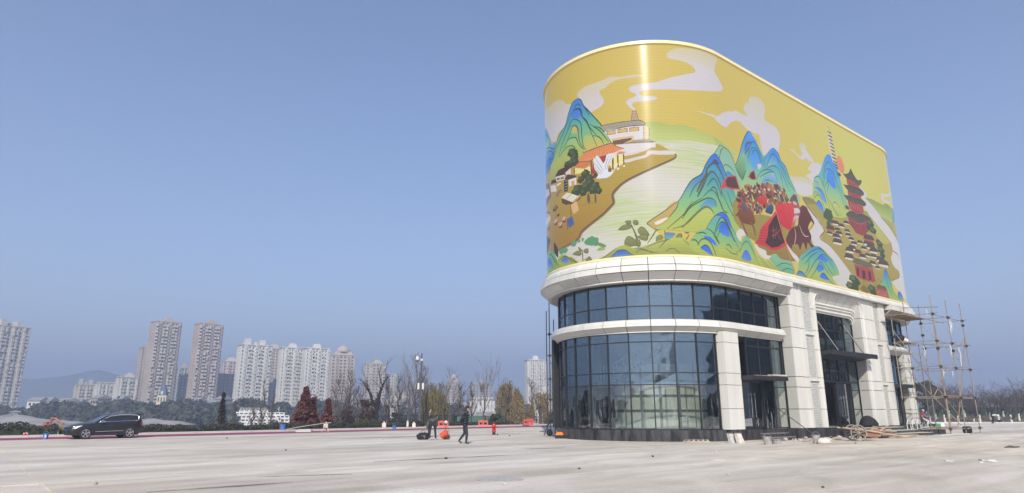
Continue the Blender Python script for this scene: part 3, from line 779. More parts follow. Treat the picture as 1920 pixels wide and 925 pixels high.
# --- far hills
HILL = M_('wooded hill', (0.05, 0.075, 0.06), 0.95, var=0.3, scale=0.01)
def ridge(depth, pts, name):
    V = []; n = len(pts)
    for px, py in pts:
        p = at_depth(px, py, depth); V.append(p)
    F = []; rings = []
    for p in V: rings.append([(p.x * 0.93, p.y * 0.93, -5), (p.x * 0.96, p.y * 0.965, p.z * 0.55), (p.x, p.y, p.z), (p.x * 1.08, p.y * 1.08, -5)])
    m = MB(); m.loft(rings, close=False, cap=False); return m.build(name, HILL, smooth=True, kind='structure')
ridge(1500, [(-700, 735), (-400, 720), (-150, 716), (-40, 712), (30, 710), (60, 711), (110, 707), (140, 702), (165, 696), (185, 694), (205, 698), (235, 708), (262, 722), (330, 735), (470, 742), (700, 748), (900, 750), (1100, 752), (1400, 755), (1900, 758), (2400, 760)], 'hill')
MURAL_COLS = [
(206, 208, 112), (214, 190, 118), (208, 196, 150), (209, 203, 208), (209, 198, 165), (207, 200, 195), (205, 192, 160), (205, 198, 195), (205, 200, 175), (206, 202, 150), (214, 208, 205), (205, 200, 170),
(212, 206, 205), (208, 203, 175), (211, 206, 207), (174, 184, 106), (196, 203, 132), (172, 182, 105), (190, 198, 125), (142, 156, 82), (184, 194, 112), (213, 209, 201), (190, 203, 146), (186, 164, 88),
(178, 152, 78), (164, 128, 68), (112, 84, 66), (150, 125, 95), (216, 209, 204), (218, 211, 206), (214, 207, 200), (62, 112, 196), (90, 150, 190), (150, 190, 170), (110, 160, 200), (80, 120, 200),
(120, 170, 140), (40, 66, 86), (74, 128, 214), (84, 150, 196), (108, 176, 158), (140, 186, 130), (180, 188, 104), (170, 176, 96), (170, 190, 120), (206, 186, 104), (82, 126, 212), (92, 140, 205),
(180, 186, 110), (150, 192, 140), (180, 196, 110), (52, 72, 64), (58, 62, 110), (110, 110, 80), (44, 70, 72), (44, 90, 120), (163, 156, 138), (222, 215, 212), (224, 206, 168), (110, 80, 70),
(216, 180, 112), (214, 190, 150), (122, 92, 82), (168, 158, 142), (220, 214, 212), (96, 76, 68), (140, 132, 116), (196, 170, 146), (110, 80, 72), (230, 220, 150), (164, 76, 74), (230, 222, 150),
(222, 146, 98), (214, 134, 90), (212, 138, 96), (158, 92, 62), (120, 74, 54), (118, 62, 50), (226, 218, 205), (48, 54, 42), (78, 86, 64), (96, 104, 78), (96, 78, 68), (150, 132, 70),
(92, 84, 64), (222, 222, 228), (226, 226, 232), (168, 170, 180), (120, 100, 60), (88, 68, 60), (226, 216, 210), (222, 212, 205), (110, 90, 80), (150, 118, 90), (84, 64, 58), (230, 222, 216),
(92, 74, 66), (228, 220, 214), (206, 170, 116), (80, 66, 58), (150, 190, 180), (150, 124, 114), (108, 80, 70), (228, 222, 198), (110, 84, 70), (130, 100, 76), (222, 180, 130), (110, 78, 64),
(84, 106, 162), (110, 70, 80), (92, 76, 64), (150, 124, 90), (80, 64, 54), (128, 84, 68), (208, 170, 158), (128, 108, 98), (206, 194, 184), (110, 88, 78), (150, 120, 100), (220, 208, 196),
(120, 90, 70), (72, 66, 54), (60, 60, 50), (70, 72, 56), (60, 66, 50), (110, 170, 130), (120, 160, 120), (150, 170, 90), (66, 104, 196), (110, 150, 190), (170, 184, 100), (160, 170, 90),
(76, 112, 198), (120, 160, 190), (58, 70, 50), (100, 154, 112), (112, 140, 110), (120, 150, 110), (150, 176, 92), (160, 180, 100), (108, 158, 118), (92, 92, 66), (140, 144, 92), (122, 126, 84),
(88, 90, 62), (184, 190, 104), (164, 172, 92), (150, 156, 84), (70, 104, 190), (120, 150, 190), (110, 116, 70), (80, 90, 70), (104, 108, 66), (90, 130, 190), (120, 170, 160), (196, 170, 112),
(178, 160, 88), (100, 76, 58), (226, 220, 210), (222, 216, 206), (146, 188, 164), (150, 190, 165), (170, 194, 130), (54, 80, 72), (82, 140, 214), (120, 170, 190), (72, 116, 212), (86, 140, 200),
(96, 160, 170), (120, 180, 150), (150, 190, 125), (176, 190, 104), (184, 186, 96), (80, 126, 206), (130, 180, 150), (92, 88, 120), (84, 96, 130), (80, 150, 190), (100, 170, 170), (92, 146, 206),
(120, 176, 170), (186, 196, 112), (178, 186, 98), (82, 84, 92), (84, 92, 84), (70, 96, 80), (60, 90, 72), (86, 90, 84), (60, 96, 92), (58, 88, 80), (110, 118, 76), (84, 96, 62),
(100, 108, 66), (84, 92, 74), (60, 84, 66), (70, 90, 66), (46, 84, 110), (48, 76, 70), (84, 142, 222), (92, 160, 204), (120, 182, 176), (152, 194, 150), (184, 198, 116), (186, 196, 110),
(150, 190, 150), (100, 146, 104), (96, 160, 236), (84, 130, 206), (84, 150, 232), (110, 170, 214), (86, 140, 218), (96, 150, 220), (88, 146, 226), (150, 194, 170), (160, 190, 190), (100, 150, 226),
(222, 206, 206), (200, 196, 206), (48, 84, 92), (84, 96, 150), (100, 116, 130), (44, 80, 110), (48, 84, 96), (60, 90, 66), (156, 146, 78), (160, 142, 76), (150, 118, 66), (140, 138, 84),
(170, 156, 84), (96, 72, 58), (212, 206, 206), (206, 204, 192), (212, 206, 207), (170, 158, 86), (172, 156, 84), (164, 146, 78), (100, 78, 60), (210, 206, 200), (180, 190, 104), (190, 176, 96),
(182, 190, 110), (160, 148, 80), (70, 110, 200), (130, 170, 150), (172, 72, 64), (200, 190, 120), (90, 146, 226), (96, 160, 214), (112, 180, 176), (150, 192, 150), (184, 196, 112), (190, 196, 104),
(84, 146, 232), (90, 140, 224), (92, 150, 228), (110, 160, 220), (76, 136, 228), (84, 140, 220), (90, 160, 200), (150, 190, 172), (150, 190, 168), (196, 204, 124), (170, 180, 98), (50, 86, 92),
(84, 98, 64), (224, 146, 108), (222, 138, 106), (214, 202, 176), (60, 48, 38), (80, 68, 54), (70, 60, 48), (166, 80, 74), (152, 72, 66), (92, 84, 68), (104, 94, 76), (66, 56, 46),
(200, 74, 72), (214, 176, 150), (104, 48, 46), (224, 216, 208), (96, 80, 62), (176, 92, 82), (112, 106, 82), (70, 62, 50), (92, 58, 52), (74, 86, 56), (104, 116, 76), (134, 112, 72),
(168, 94, 82), (120, 96, 72), (214, 170, 150), (120, 88, 66), (70, 112, 204), (100, 164, 170), (140, 184, 120), (178, 188, 100), (110, 170, 160), (130, 180, 140), (50, 80, 70), (60, 96, 70),
(72, 108, 200), (120, 166, 190), (110, 176, 164), (130, 184, 136), (166, 186, 106), (170, 178, 94), (76, 116, 220), (84, 126, 216), (72, 108, 222), (92, 140, 210), (78, 116, 220), (90, 130, 220),
(74, 110, 222), (90, 124, 220), (54, 82, 72), (70, 80, 90), (60, 90, 96), (116, 178, 150), (140, 184, 130), (168, 170, 90), (84, 116, 214), (110, 150, 200), (140, 190, 150), (112, 170, 136),
(70, 100, 76), (218, 212, 204), (216, 210, 206), (150, 98, 70), (122, 74, 56), (176, 120, 88), (104, 84, 80), (168, 130, 100), (92, 96, 120), (168, 90, 80), (134, 86, 60), (90, 66, 56),
(140, 90, 64), (120, 76, 54), (124, 80, 58), (112, 74, 60), (104, 66, 54), (206, 80, 78), (186, 64, 66), (204, 76, 74), (188, 66, 66), (80, 96, 136), (66, 78, 110), (110, 104, 110),
(96, 90, 96), (222, 196, 170), (112, 66, 54), (100, 58, 48), (110, 68, 54), (86, 52, 44), (222, 200, 186), (170, 150, 140), (156, 96, 88), (170, 110, 96), (214, 206, 206), (200, 190, 190),
(214, 200, 196), (190, 110, 90), (104, 92, 96), (120, 96, 90), (200, 70, 70), (216, 74, 78), (200, 60, 66), (170, 48, 56), (208, 78, 78), (200, 66, 68), (78, 54, 48), (204, 72, 72),
(80, 50, 46), (204, 134, 98), (170, 110, 84), (206, 82, 80), (98, 72, 66), (190, 90, 84), (92, 62, 58), (150, 100, 80), (180, 100, 84), (84, 146, 196), (100, 168, 176), (130, 182, 140),
(170, 186, 106), (176, 180, 96), (76, 112, 216), (96, 146, 210), (76, 116, 214), (96, 146, 200), (74, 108, 216), (90, 130, 210), (76, 112, 214), (140, 178, 130), (60, 90, 80)]
# each row: kind (1 curved fill, 2 straight fill, 3 stroke, 4 water, 5 blob, 6 scatter, 7 glow), colour count, colours, number count, outline steps, extras
MURAL_OPS = [
[7,1,0,6,3523,948,211,753,533,-572,70],
[7,1,1,6,1188,1184,14,288,147,-287,40],
[1,4,2,3,3,3,84,1314,1244,32,35,73,20,121,13,134,12,26,-29,-40,-90,43,-52,29,-42,-16,-29,-99,-32,-132,-24,-121,-11,-150,-3,-57,-3,-21,-16,27,-20,49,-3,28,-12,-22,-15,-64,-5,-49,0,-13,-17,15,-28,-6,-5,-29,27,-14,25,12,20,41,13,5,18,-32,21,-3,24,37,13,90,5,58,15,69,25,90,28,65,24,2,28,-42,25,-64,14,-57,5],
[1,3,4,5,3,42,736,1065,12,33,49,16,55,1,66,4,53,10,68,-14,66,4,57,-10,8,-7,-82,-4,-67,2,-51,-12,-36,-24,-37,-13,8,-30,17,-32,-10,-34,-57,-21,-39,-7,-39,40],
[1,3,6,7,3,34,246,1150,181,-14,74,-8,68,-19,41,-28,22,-25,42,-19,7,-11,-29,-40,-32,-75,-41,-15,-35,-7,-20,-18,-22,-28,-46,18,-71,77,-138,94],
[1,3,8,3,3,70,1625,880,56,33,32,23,94,34,50,24,62,0,71,0,-27,33,-4,23,48,48,22,-12,-2,38,38,32,95,21,56,-23,11,-37,-19,-81,98,-11,59,-18,22,-45,-16,-64,-29,-58,-82,-70,-90,-27,-48,108,0,48,-58,-2,-66,-4,-60,21,-44,16,-48,-10,-49,-23,-51,-43,-46,-10,-53,14],
[1,2,3,3,18,1479,892,66,1,80,0,44,-6,70,57,51,20,-46,-115,-72,7,-49,23],
[1,3,9,3,3,40,2499,903,57,8,44,-15,36,-11,36,14,6,28,-26,35,3,16,45,28,47,-9,2,-36,43,-31,49,-30,-19,-15,-60,1,-38,6,-43,-22,-58,1,-43,20,-45,9],
[1,2,3,10,22,2775,852,35,24,97,24,37,-17,-38,-73,-54,-60,-49,-37,-62,33,-46,9,88,47,-47,9],
[1,2,11,12,14,2481,676,71,36,139,27,96,-9,9,-49,-168,-57,-132,-9],
[1,2,13,14,12,2453,691,122,16,203,5,11,-55,-127,-59,-131,4],
[1,2,3,3,20,3966,894,83,14,135,35,-32,-33,-120,-30,-15,-25,123,6,-31,-25,-85,-7,-58,16],
[1,2,3,3,28,3571,859,56,-4,51,-23,-36,-48,50,-3,103,1,2,-40,51,-31,47,-42,-220,-41,-41,55,-35,26,31,32,-63,54],
[1,2,15,16,32,1157,799,84,1,62,-12,34,-3,35,9,67,-13,83,-18,95,-12,115,-28,119,-27,-22,-27,-146,5,-139,1,-113,3,-125,-4,-155,5],
[1,2,17,18,16,1598,745,63,-11,48,-14,48,-19,77,-11,-1,-11,-79,-5,-100,-4],
[1,2,19,20,24,3652,793,120,11,196,-4,70,25,101,-14,143,6,-73,-82,-138,-50,-114,-15,-70,21,-105,48,-79,31],
[4,2,21,22,68,1179,688,127,-1,126,6,113,0,143,1,19,-67,-169,-185,-152,-113,-99,-58,-136,-80,67,-86,-7,-129,-177,-7,-264,-1,-181,-3,-170,19,-68,87,157,58,124,16,79,20,27,34,44,24,106,53,58,49,4,16,-2,36,18,33,58,45,79,37,108,46,101,46,21,18,-19,15,-113,17],
[1,3,23,24,25,48,1326,605,-4,-24,-112,-53,-108,-46,-78,-37,-55,-42,-14,-30,5,-37,-11,-18,-61,-48,-106,-56,-45,-24,-26,-35,-79,-20,-124,-13,-127,-13,-146,20,9,312,-23,272,264,15,310,5,208,-19,200,-40,99,-54],
[3,1,26,32,1326,605,-4,-27,-112,-53,-108,-46,-78,-37,-55,-42,-14,-27,5,-40,-11,-18,-61,-49,-106,-56,-45,-24,-26,-34,-79,-20,-124,-13,-127,-10,22],
[3,1,27,30,1326,598,-5,-26,-111,-54,-108,-46,-78,-37,-49,-42,-14,-21,5,-40,-11,-21,-67,-54,-103,-54,-40,-25,-26,-34,-88,-22,-124,-14,8],
[1,2,28,28,28,1021,580,43,4,28,5,60,12,20,24,60,-2,80,1,19,-9,-16,-15,-84,-2,-47,2,-33,-19,-60,-10,-47,-9],
[1,2,29,30,14,952,677,144,-3,96,-7,-15,-32,-84,-26,-71,-4,-73,6],
[1,6,31,32,33,34,35,36,24,247,1032,100,-50,55,-61,27,-65,51,-2,27,-18,-17,-40,-26,-60,-14,-34,-27,8,-71,-31,-129,31],
[3,1,37,8,265,990,101,-54,49,-74,14,-16,7],
[3,1,37,8,277,881,104,-27,74,-39,35,-9,7],
[3,1,37,8,310,835,87,-13,57,-33,17,-22,7],
[3,1,37,6,320,765,75,3,50,-25,7],
[3,1,37,6,330,718,63,24,44,-32,7],
[3,1,37,6,352,684,39,17,39,-9,7],
[1,6,38,39,40,41,42,43,54,739,1052,24,-20,16,-40,32,-41,40,-56,44,-61,31,-60,33,-74,-84,-4,-62,-9,-23,-25,-45,1,-49,-6,-84,-8,-77,-12,-41,-29,-48,1,-50,10,27,91,41,26,25,55,34,49,47,44,50,27,32,65,29,50,20,18],
[1,2,44,45,16,772,774,33,10,42,-11,49,-31,23,-44,-44,-2,-62,-6,-33,4],
[1,2,46,47,14,675,954,11,27,26,2,37,-19,13,-33,-21,-14,-37,13],
[1,2,45,48,12,665,849,24,27,20,-1,18,-27,-1,-25,-25,6],
[1,2,49,50,14,624,793,36,10,40,-4,24,-30,11,-43,-43,23,-40,9],
[3,1,51,10,706,996,14,16,18,3,18,-18,-4,-9,8],
[3,1,51,18,683,974,17,12,31,-1,24,-17,13,-48,29,-44,21,-46,19,-54,28,-75,8],
[3,1,51,16,641,877,23,38,34,11,37,-21,22,-32,4,-76,9,-66,21,-40,8],
[3,1,51,16,623,783,45,65,22,33,19,-3,18,-25,10,-48,5,-41,28,-53,8],
[3,1,51,12,592,763,54,42,54,-2,19,-17,17,-40,39,-46,8],
[3,1,51,10,547,723,76,37,56,-6,25,-23,1,-18,8],
[3,1,51,6,779,989,21,-34,20,-42,8],
[3,1,51,8,768,920,30,-35,25,-56,40,-55,8],
[3,1,51,10,824,853,25,-24,39,-37,32,-46,23,-38,8],
[3,1,51,8,837,771,30,-7,29,-27,14,-37,8],
[3,1,51,10,464,736,47,57,58,50,58,60,45,65,8],
[3,1,51,8,538,732,63,89,55,61,21,33,8],
[3,1,51,6,844,833,45,-22,28,-35,8],
[3,1,52,8,700,988,37,-5,21,-19,10,-42,18],
[3,1,53,8,696,878,19,-1,18,-31,4,-41,16],
[3,1,54,16,739,1053,24,-20,16,-41,32,-41,40,-56,44,-61,31,-60,33,-74,9],
[3,1,55,18,739,1053,-38,-8,-20,-18,-29,-50,-32,-66,-50,-27,-47,-44,-34,-49,-32,-66,9],
[2,1,56,12,898,823,178,-2,56,-2,27,-30,-101,-1,-139,-4],
[2,1,57,12,915,787,239,-1,-4,-90,-129,-14,-54,9,-16,31],
[2,1,58,8,1154,787,30,-17,-4,-75,-30,1],
[2,1,59,8,932,777,55,-2,0,-24,-52,3],
[2,1,60,8,935,775,50,-3,-1,-19,-46,4],
[2,1,59,8,1000,779,59,-2,-1,-24,-59,2],
[2,1,60,8,1003,777,53,-3,-1,-19,-53,3],
[2,1,59,8,1070,778,56,-2,-1,-24,-56,0],
[2,1,60,8,1073,775,50,-2,-1,-19,-50,1],
[2,1,61,10,960,725,129,2,6,-28,-74,-17,-54,6],
[2,1,62,10,968,710,111,4,1,-12,-55,-21,-55,7],
[2,1,63,10,1044,684,42,13,96,1,35,-20,-24,-5],
[2,1,64,14,1021,679,176,-6,20,2,-2,-30,-44,-1,-104,-27,-40,14],
[3,1,65,14,898,823,178,-2,56,-2,27,-30,-101,-1,-139,-4,-21,39,7],
[3,1,65,4,1154,786,-4,-90,7],
[3,1,65,4,1184,770,-4,-75,7],
[3,1,65,4,1044,684,173,-6,7],
[3,1,66,4,942,820,16,-35,3],
[3,1,66,4,966,819,16,-35,3],
[3,1,66,4,990,818,15,-35,3],
[3,1,66,4,1013,817,15,-34,3],
[3,1,66,4,1036,817,15,-34,3],
[3,1,66,4,1059,817,15,-34,3],
[3,1,66,4,1082,818,15,-34,3],
[3,1,66,4,1105,819,14,-34,3],
[3,1,66,4,1127,820,15,-33,3],
[2,1,67,8,1093,887,20,-2,13,-65,-44,5],
[3,1,68,4,1091,879,24,-3,5],
[3,1,68,4,1089,868,27,-3,5],
[3,1,68,4,1088,858,30,-4,5],
[3,1,68,4,1086,847,33,-3,5],
[3,1,68,4,1085,837,36,-4,5],
[3,1,68,4,1082,826,41,-4,5],
[3,1,68,4,1093,887,-11,-62,6],
[3,1,68,4,1113,885,13,-65,6],
[2,1,69,12,700,602,71,-24,44,8,8,-59,-59,24,-65,10],
[2,1,70,12,836,605,46,23,44,0,-11,-35,-66,-69,-26,3],
[2,1,71,10,929,581,33,36,68,-1,-3,-58,-63,-26],
[2,1,72,28,760,690,25,-8,90,9,86,6,26,-23,48,-23,-26,-5,-41,-12,-47,-5,-79,-7,-32,-7,-32,7,-67,18,57,27],
[2,1,73,12,711,638,94,-23,19,3,-15,-31,-38,-9,-77,30],
[2,1,74,8,1004,638,40,-8,-19,-10,-40,4],
[3,1,75,4,785,682,-35,-36,4],
[3,1,75,4,800,682,-30,-38,4],
[3,1,75,4,814,683,-24,-41,4],
[3,1,75,4,829,683,-20,-43,4],
[3,1,75,4,843,684,-15,-45,4],
[3,1,75,4,856,685,-10,-47,4],
[3,1,75,4,870,686,-6,-49,4],
[3,1,75,4,883,687,-2,-50,4],
[3,1,75,4,897,688,2,-52,4],
[3,1,75,4,910,690,5,-54,4],
[3,1,75,4,923,691,9,-55,4],
[3,1,75,4,936,693,13,-57,4],
[3,1,75,4,948,695,17,-58,4],
[3,1,75,4,961,696,20,-59,4],
[3,1,75,4,732,633,-19,-30,4],
[3,1,75,4,748,629,-20,-32,4],
[3,1,75,4,764,624,-20,-32,4],
[3,1,75,4,780,620,-21,-33,4],
[3,1,75,4,795,616,-22,-34,4],
[3,1,75,4,810,612,-23,-34,4],
[3,1,76,12,760,690,25,-8,90,8,86,6,26,-23,48,-22,7],
[3,1,76,8,711,640,99,-25,32,7,79,7,6],
[3,1,77,4,824,613,-2,-86,20],
[3,1,77,4,774,577,0,-21,14],
[3,1,77,4,694,604,-2,-46,14],
[3,1,77,4,964,607,-2,-77,22],
[3,1,77,4,994,619,0,-85,22],
[3,1,77,4,1028,618,1,-70,16],
[5,1,78,4,1029,544,6,7],
[5,1,78,4,993,532,8,9],
[5,1,78,4,956,527,7,7],
[5,1,79,4,690,696,36,28],
[5,1,79,4,670,712,34,26],
[5,1,79,4,702,677,29,23],
[5,1,79,4,668,643,36,27],
[5,1,79,4,626,649,27,19],
[5,1,79,4,701,641,31,25],
[5,1,79,4,689,662,33,26],
[5,1,80,4,690,698,34,26],
[5,1,80,4,671,714,32,24],
[5,1,80,4,702,679,27,21],
[5,1,80,4,668,645,33,25],
[5,1,80,4,626,651,24,17],
[5,1,80,4,701,643,29,23],
[5,1,80,4,689,664,31,24],
[5,1,81,4,681,709,15,12],
[5,1,81,4,662,724,15,11],
[5,1,81,4,695,688,12,9],
[5,1,81,4,660,656,15,11],
[5,1,81,4,620,658,11,7],
[5,1,81,4,694,652,13,10],
[5,1,81,4,681,674,14,10],
[5,1,79,4,780,540,32,28],
[5,1,79,4,745,515,28,23],
[5,1,79,4,806,505,29,26],
[5,1,79,4,846,449,30,28],
[5,1,79,4,714,454,42,34],
[5,1,79,4,783,458,41,36],
[5,1,79,4,830,429,28,25],
[5,1,79,4,869,416,21,20],
[5,1,79,4,760,428,26,22],
[5,1,79,4,688,448,27,20],
[5,1,79,4,810,475,32,29],
[5,1,80,4,780,542,30,26],
[5,1,80,4,745,517,26,21],
[5,1,80,4,806,507,26,24],
[5,1,80,4,846,451,28,26],
[5,1,80,4,714,456,39,32],
[5,1,80,4,783,460,39,34],
[5,1,80,4,830,431,26,24],
[5,1,80,4,869,418,19,18],
[5,1,80,4,760,430,24,20],
[5,1,80,4,688,450,24,19],
[5,1,80,4,811,477,30,28],
[5,1,81,4,773,551,13,11],
[5,1,81,4,739,525,11,9],
[5,1,81,4,800,516,12,11],
[5,1,81,4,839,461,13,12],
[5,1,81,4,703,468,18,14],
[5,1,81,4,773,473,18,15],
[5,1,81,4,823,440,11,10],
[5,1,81,4,865,425,8,8],
[5,1,81,4,754,438,11,9],
[5,1,81,4,682,458,11,8],
[5,1,81,4,803,488,14,12],
[3,1,82,6,796,415,2,-38,3,-28,26],
[3,1,82,6,844,405,2,-33,0,-30,16],
[3,1,83,8,752,345,34,12,47,-5,22,-11,8],
[5,1,84,4,851,516,15,14],
[5,1,84,4,838,509,12,11],
[1,2,85,86,52,865,639,22,-26,18,-30,15,23,6,22,23,6,24,-6,-6,-21,-20,-30,-15,-30,4,-23,23,-5,14,16,10,22,17,12,-4,-7,-14,-16,-12,-24,-26,-28,-28,-9,-58,8,11,29,-22,33,-6,35,-2,33,13,2],
[3,1,87,6,852,620,33,-50,18,-41,5],
[3,1,87,6,844,598,31,-44,18,-32,5],
[3,1,87,6,848,569,26,-39,14,-17,5],
[3,1,87,6,939,621,-15,-40,-11,-40,5],
[3,1,87,6,960,622,-22,-43,-16,-40,5],
[3,1,87,6,858,494,58,-9,28,9,5],
[5,1,88,4,943,531,11,12],
[2,1,89,12,488,614,47,25,120,-7,14,-16,-60,-31,-105,18],
[2,1,90,8,494,607,109,-19,-1,-35,-99,21],
[2,1,91,8,608,598,54,15,3,-41,-48,10],
[2,1,92,8,509,593,38,-7,0,-13,-36,6],
[2,1,93,8,556,584,38,-6,-1,-16,-37,7],
[2,1,94,8,415,583,11,23,67,-13,15,-28],
[2,1,90,8,405,576,87,-22,14,-47,-91,23],
[2,1,95,8,507,553,52,-2,2,-12,-54,0],
[2,1,96,10,599,558,33,22,81,-32,-5,-7,-43,-8],
[2,1,97,8,639,541,69,-2,0,-46,-63,3],
[2,1,98,8,665,525,28,-1,-1,-31,-25,1],
[2,1,99,8,593,555,39,-9,0,-75,-38,5],
[3,1,100,4,602,543,25,-2,10],
[3,1,100,4,601,525,25,-3,10],
[3,1,100,4,601,506,25,-2,10],
[3,1,100,4,600,488,25,-2,10],
[2,1,101,12,495,496,54,13,32,-18,-44,-8,-6,-23,-34,15],
[2,1,102,10,564,441,107,-34,9,-28,-69,8,-43,24],
[2,1,103,12,563,448,58,17,55,-25,52,-28,-54,-25,-62,34],
[3,1,104,4,612,423,50,20,6],
[3,1,104,4,674,388,39,23,6],
[2,1,105,8,687,384,49,24,6,-13,-49,-17],
[2,1,106,8,653,373,53,16,17,-62,-45,-17],
[3,1,107,4,654,383,-1,-126,10],
[2,1,108,12,614,292,51,11,19,-55,-6,1,-44,-17,-17,58],
[3,1,109,4,619,289,2,-62,14],
[5,1,110,4,480,401,37,17],
[5,1,110,4,520,346,18,9],
[5,1,111,4,480,406,23,10],
[3,1,112,4,482,429,-4,-96,6],
[2,1,113,8,452,326,61,-13,-9,-26,-40,8],
[5,1,114,4,482,317,28,13],
[2,1,113,8,563,313,45,-8,-7,-26,-29,4],
[5,1,114,4,584,307,21,13],
[2,1,113,8,521,288,49,-9,-7,-26,-33,5],
[5,1,114,4,544,282,23,13],
[2,1,115,10,233,647,145,-40,39,-106,-121,-28,-82,21],
[2,1,116,8,243,601,123,-32,17,-46,-141,15],
[2,1,117,8,242,454,135,-47,13,-79,-163,44],
[1,3,118,119,120,10,236,443,141,-52,13,-64,-36,-36,-114,55],
[1,2,121,122,10,244,279,133,-54,-30,-38,-37,-28,-69,-2],
[1,2,123,124,10,450,184,43,-32,16,-30,-2,-44,-49,42],
[1,3,125,126,127,16,243,138,51,11,87,0,66,-31,50,-55,59,-51,-91,-13,-224,23],
[1,2,128,129,10,243,110,99,0,51,-25,26,-46,-81,9],
[1,2,130,131,14,507,69,66,15,55,-26,32,-11,48,-43,-81,-1,-122,6],
[1,2,132,133,12,545,48,20,11,26,2,27,-18,9,-23,-48,9],
[3,1,134,8,308,132,87,-11,62,-50,66,-53,8],
[3,1,134,6,315,48,62,32,54,-56,8],
[3,1,134,8,515,54,65,15,48,-24,31,-31,8],
[3,1,134,6,635,52,36,-28,28,-18,8],
[5,1,135,4,806,120,32,28],
[5,1,135,4,834,117,24,22],
[5,1,135,4,777,120,19,16],
[1,2,136,137,12,824,86,19,20,44,-15,18,-16,-19,-6,-34,17],
[1,2,138,139,8,842,59,27,16,30,-16,-31,-7],
[5,1,140,4,558,106,33,19],
[5,1,140,4,592,103,27,17],
[5,1,140,4,717,136,13,10],
[5,1,140,4,747,143,10,8],
[5,1,140,4,746,132,7,5],
[5,1,140,4,674,129,25,19],
[3,1,141,6,743,8,0,41,-3,30,9],
[3,1,141,4,743,12,26,12,9],
[3,1,141,4,739,50,-27,17,9],
[3,1,141,6,1061,175,18,-64,15,-72,9],
[3,1,141,8,1140,70,29,41,24,33,27,6,9],
[3,1,141,6,1238,148,3,-61,3,-79,9],
[3,1,141,6,1319,45,30,34,32,44,9],
[3,1,141,4,1080,130,15,-76,9],
[3,1,141,8,1051,193,14,-34,14,-41,5,-45,9],
[1,2,142,143,10,660,66,42,12,29,-14,-8,-16,-33,7],
[3,1,144,12,660,66,42,12,29,-14,-8,-16,-33,7,-30,11,5],
[1,2,142,143,8,711,101,18,-14,8,-16,-19,10],
[3,1,144,10,711,101,18,-14,8,-16,-19,10,-7,20,5],
[1,2,142,143,8,751,75,30,4,1,-26,-25,6],
[3,1,144,10,751,75,30,4,1,-26,-25,6,-6,16,5],
[1,2,142,143,8,762,9,27,21,19,-25,-20,-5],
[3,1,144,10,762,9,27,21,19,-25,-20,-5,-26,9,5],
[1,2,142,143,12,1090,153,19,16,22,-13,21,-39,-32,-1,-22,13],
[3,1,144,14,1090,153,19,16,22,-13,21,-39,-32,-1,-22,13,-8,24,5],
[1,2,142,143,10,1084,111,32,12,27,-7,-6,-27,-31,6],
[3,1,144,12,1084,111,32,12,27,-7,-6,-27,-31,6,-22,16,5],
[1,2,142,143,10,1191,106,23,10,13,-15,-27,-28,-16,-25],
[3,1,144,12,1191,106,23,10,13,-15,-27,-28,-16,-25,7,58,5],
[1,2,142,143,10,1255,68,29,20,37,-24,-12,-20,-41,0],
[3,1,144,12,1255,68,29,20,37,-24,-12,-20,-41,0,-13,24,5],
[1,2,142,143,8,1298,100,16,22,20,-1,-1,-33],
[3,1,144,10,1298,100,16,22,20,-1,-1,-33,-35,12,5],
[1,2,142,143,8,1061,94,35,-1,2,-35,-30,7],
[3,1,144,10,1061,94,35,-1,2,-35,-30,7,-7,29,5],
[1,2,142,143,6,1186,7,46,38,13,-34],
[3,1,144,8,1186,7,46,38,13,-34,-59,-4,5],
[1,2,142,143,8,1317,13,29,21,22,-15,-10,-16],
[3,1,144,10,1317,13,29,21,22,-15,-10,-16,-41,10,5],
[1,2,142,143,10,978,163,29,22,40,0,4,-18,-45,-9],
[3,1,144,12,978,163,29,22,40,0,4,-18,-45,-9,-28,5,5],
[1,2,142,143,8,1021,209,27,2,4,-18,-21,-1],
[3,1,144,10,1021,209,27,2,4,-18,-21,-1,-10,17,5],
[1,2,142,143,8,1067,209,23,-2,3,-23,-23,3],
[3,1,144,10,1067,209,23,-2,3,-23,-23,3,-3,22,5],
[1,2,142,143,12,1014,95,18,23,27,-10,27,-35,-37,-14,-34,7],
[3,1,144,14,1014,95,18,23,27,-10,27,-35,-37,-14,-34,7,-1,29,5],
[1,2,142,143,8,1176,163,16,14,10,-19,-18,-9],
[3,1,144,10,1176,163,16,14,10,-19,-18,-9,-8,14,5],
[1,2,142,143,6,1238,157,19,12,0,-21],
[3,1,144,8,1238,157,19,12,0,-21,-19,9,5],
[1,2,142,143,8,1354,150,25,-4,-7,-17,-18,6],
[3,1,144,10,1354,150,25,-4,-7,-17,-18,6,0,15,5],
[1,3,145,146,147,28,844,-5,68,32,49,29,53,14,53,-23,75,14,60,23,75,14,55,5,37,-17,62,-46,66,-51,-135,-2,-297,-2],
[1,2,148,149,12,927,5,25,25,21,12,41,-2,37,-29,-44,-10],
[3,1,150,6,871,2,57,33,33,20,7],
[3,1,151,10,939,6,30,34,45,0,29,-24,37,-23,7],
[3,1,152,8,1067,47,36,-3,52,-21,44,-10,7],
[3,1,152,8,1130,48,50,21,59,18,37,18,7],
[3,1,152,6,1201,41,47,46,37,18,7],
[3,1,152,6,1340,93,55,-45,73,-43,7],
[3,1,152,8,1075,18,19,18,53,-12,25,-20,7],
[3,1,152,6,1235,21,42,19,40,-27,7],
[1,2,153,154,10,1241,129,28,2,31,-7,-29,-26,-29,-2],
[1,2,155,156,18,1329,318,-95,-68,-83,-55,0,-16,25,-22,75,-12,141,-8,77,8,36,97],
[3,1,157,10,1329,318,-95,-68,-84,-56,1,-16,25,-21,7],
[1,2,158,159,12,1186,189,19,12,50,18,0,-10,-33,-23,-28,-9],
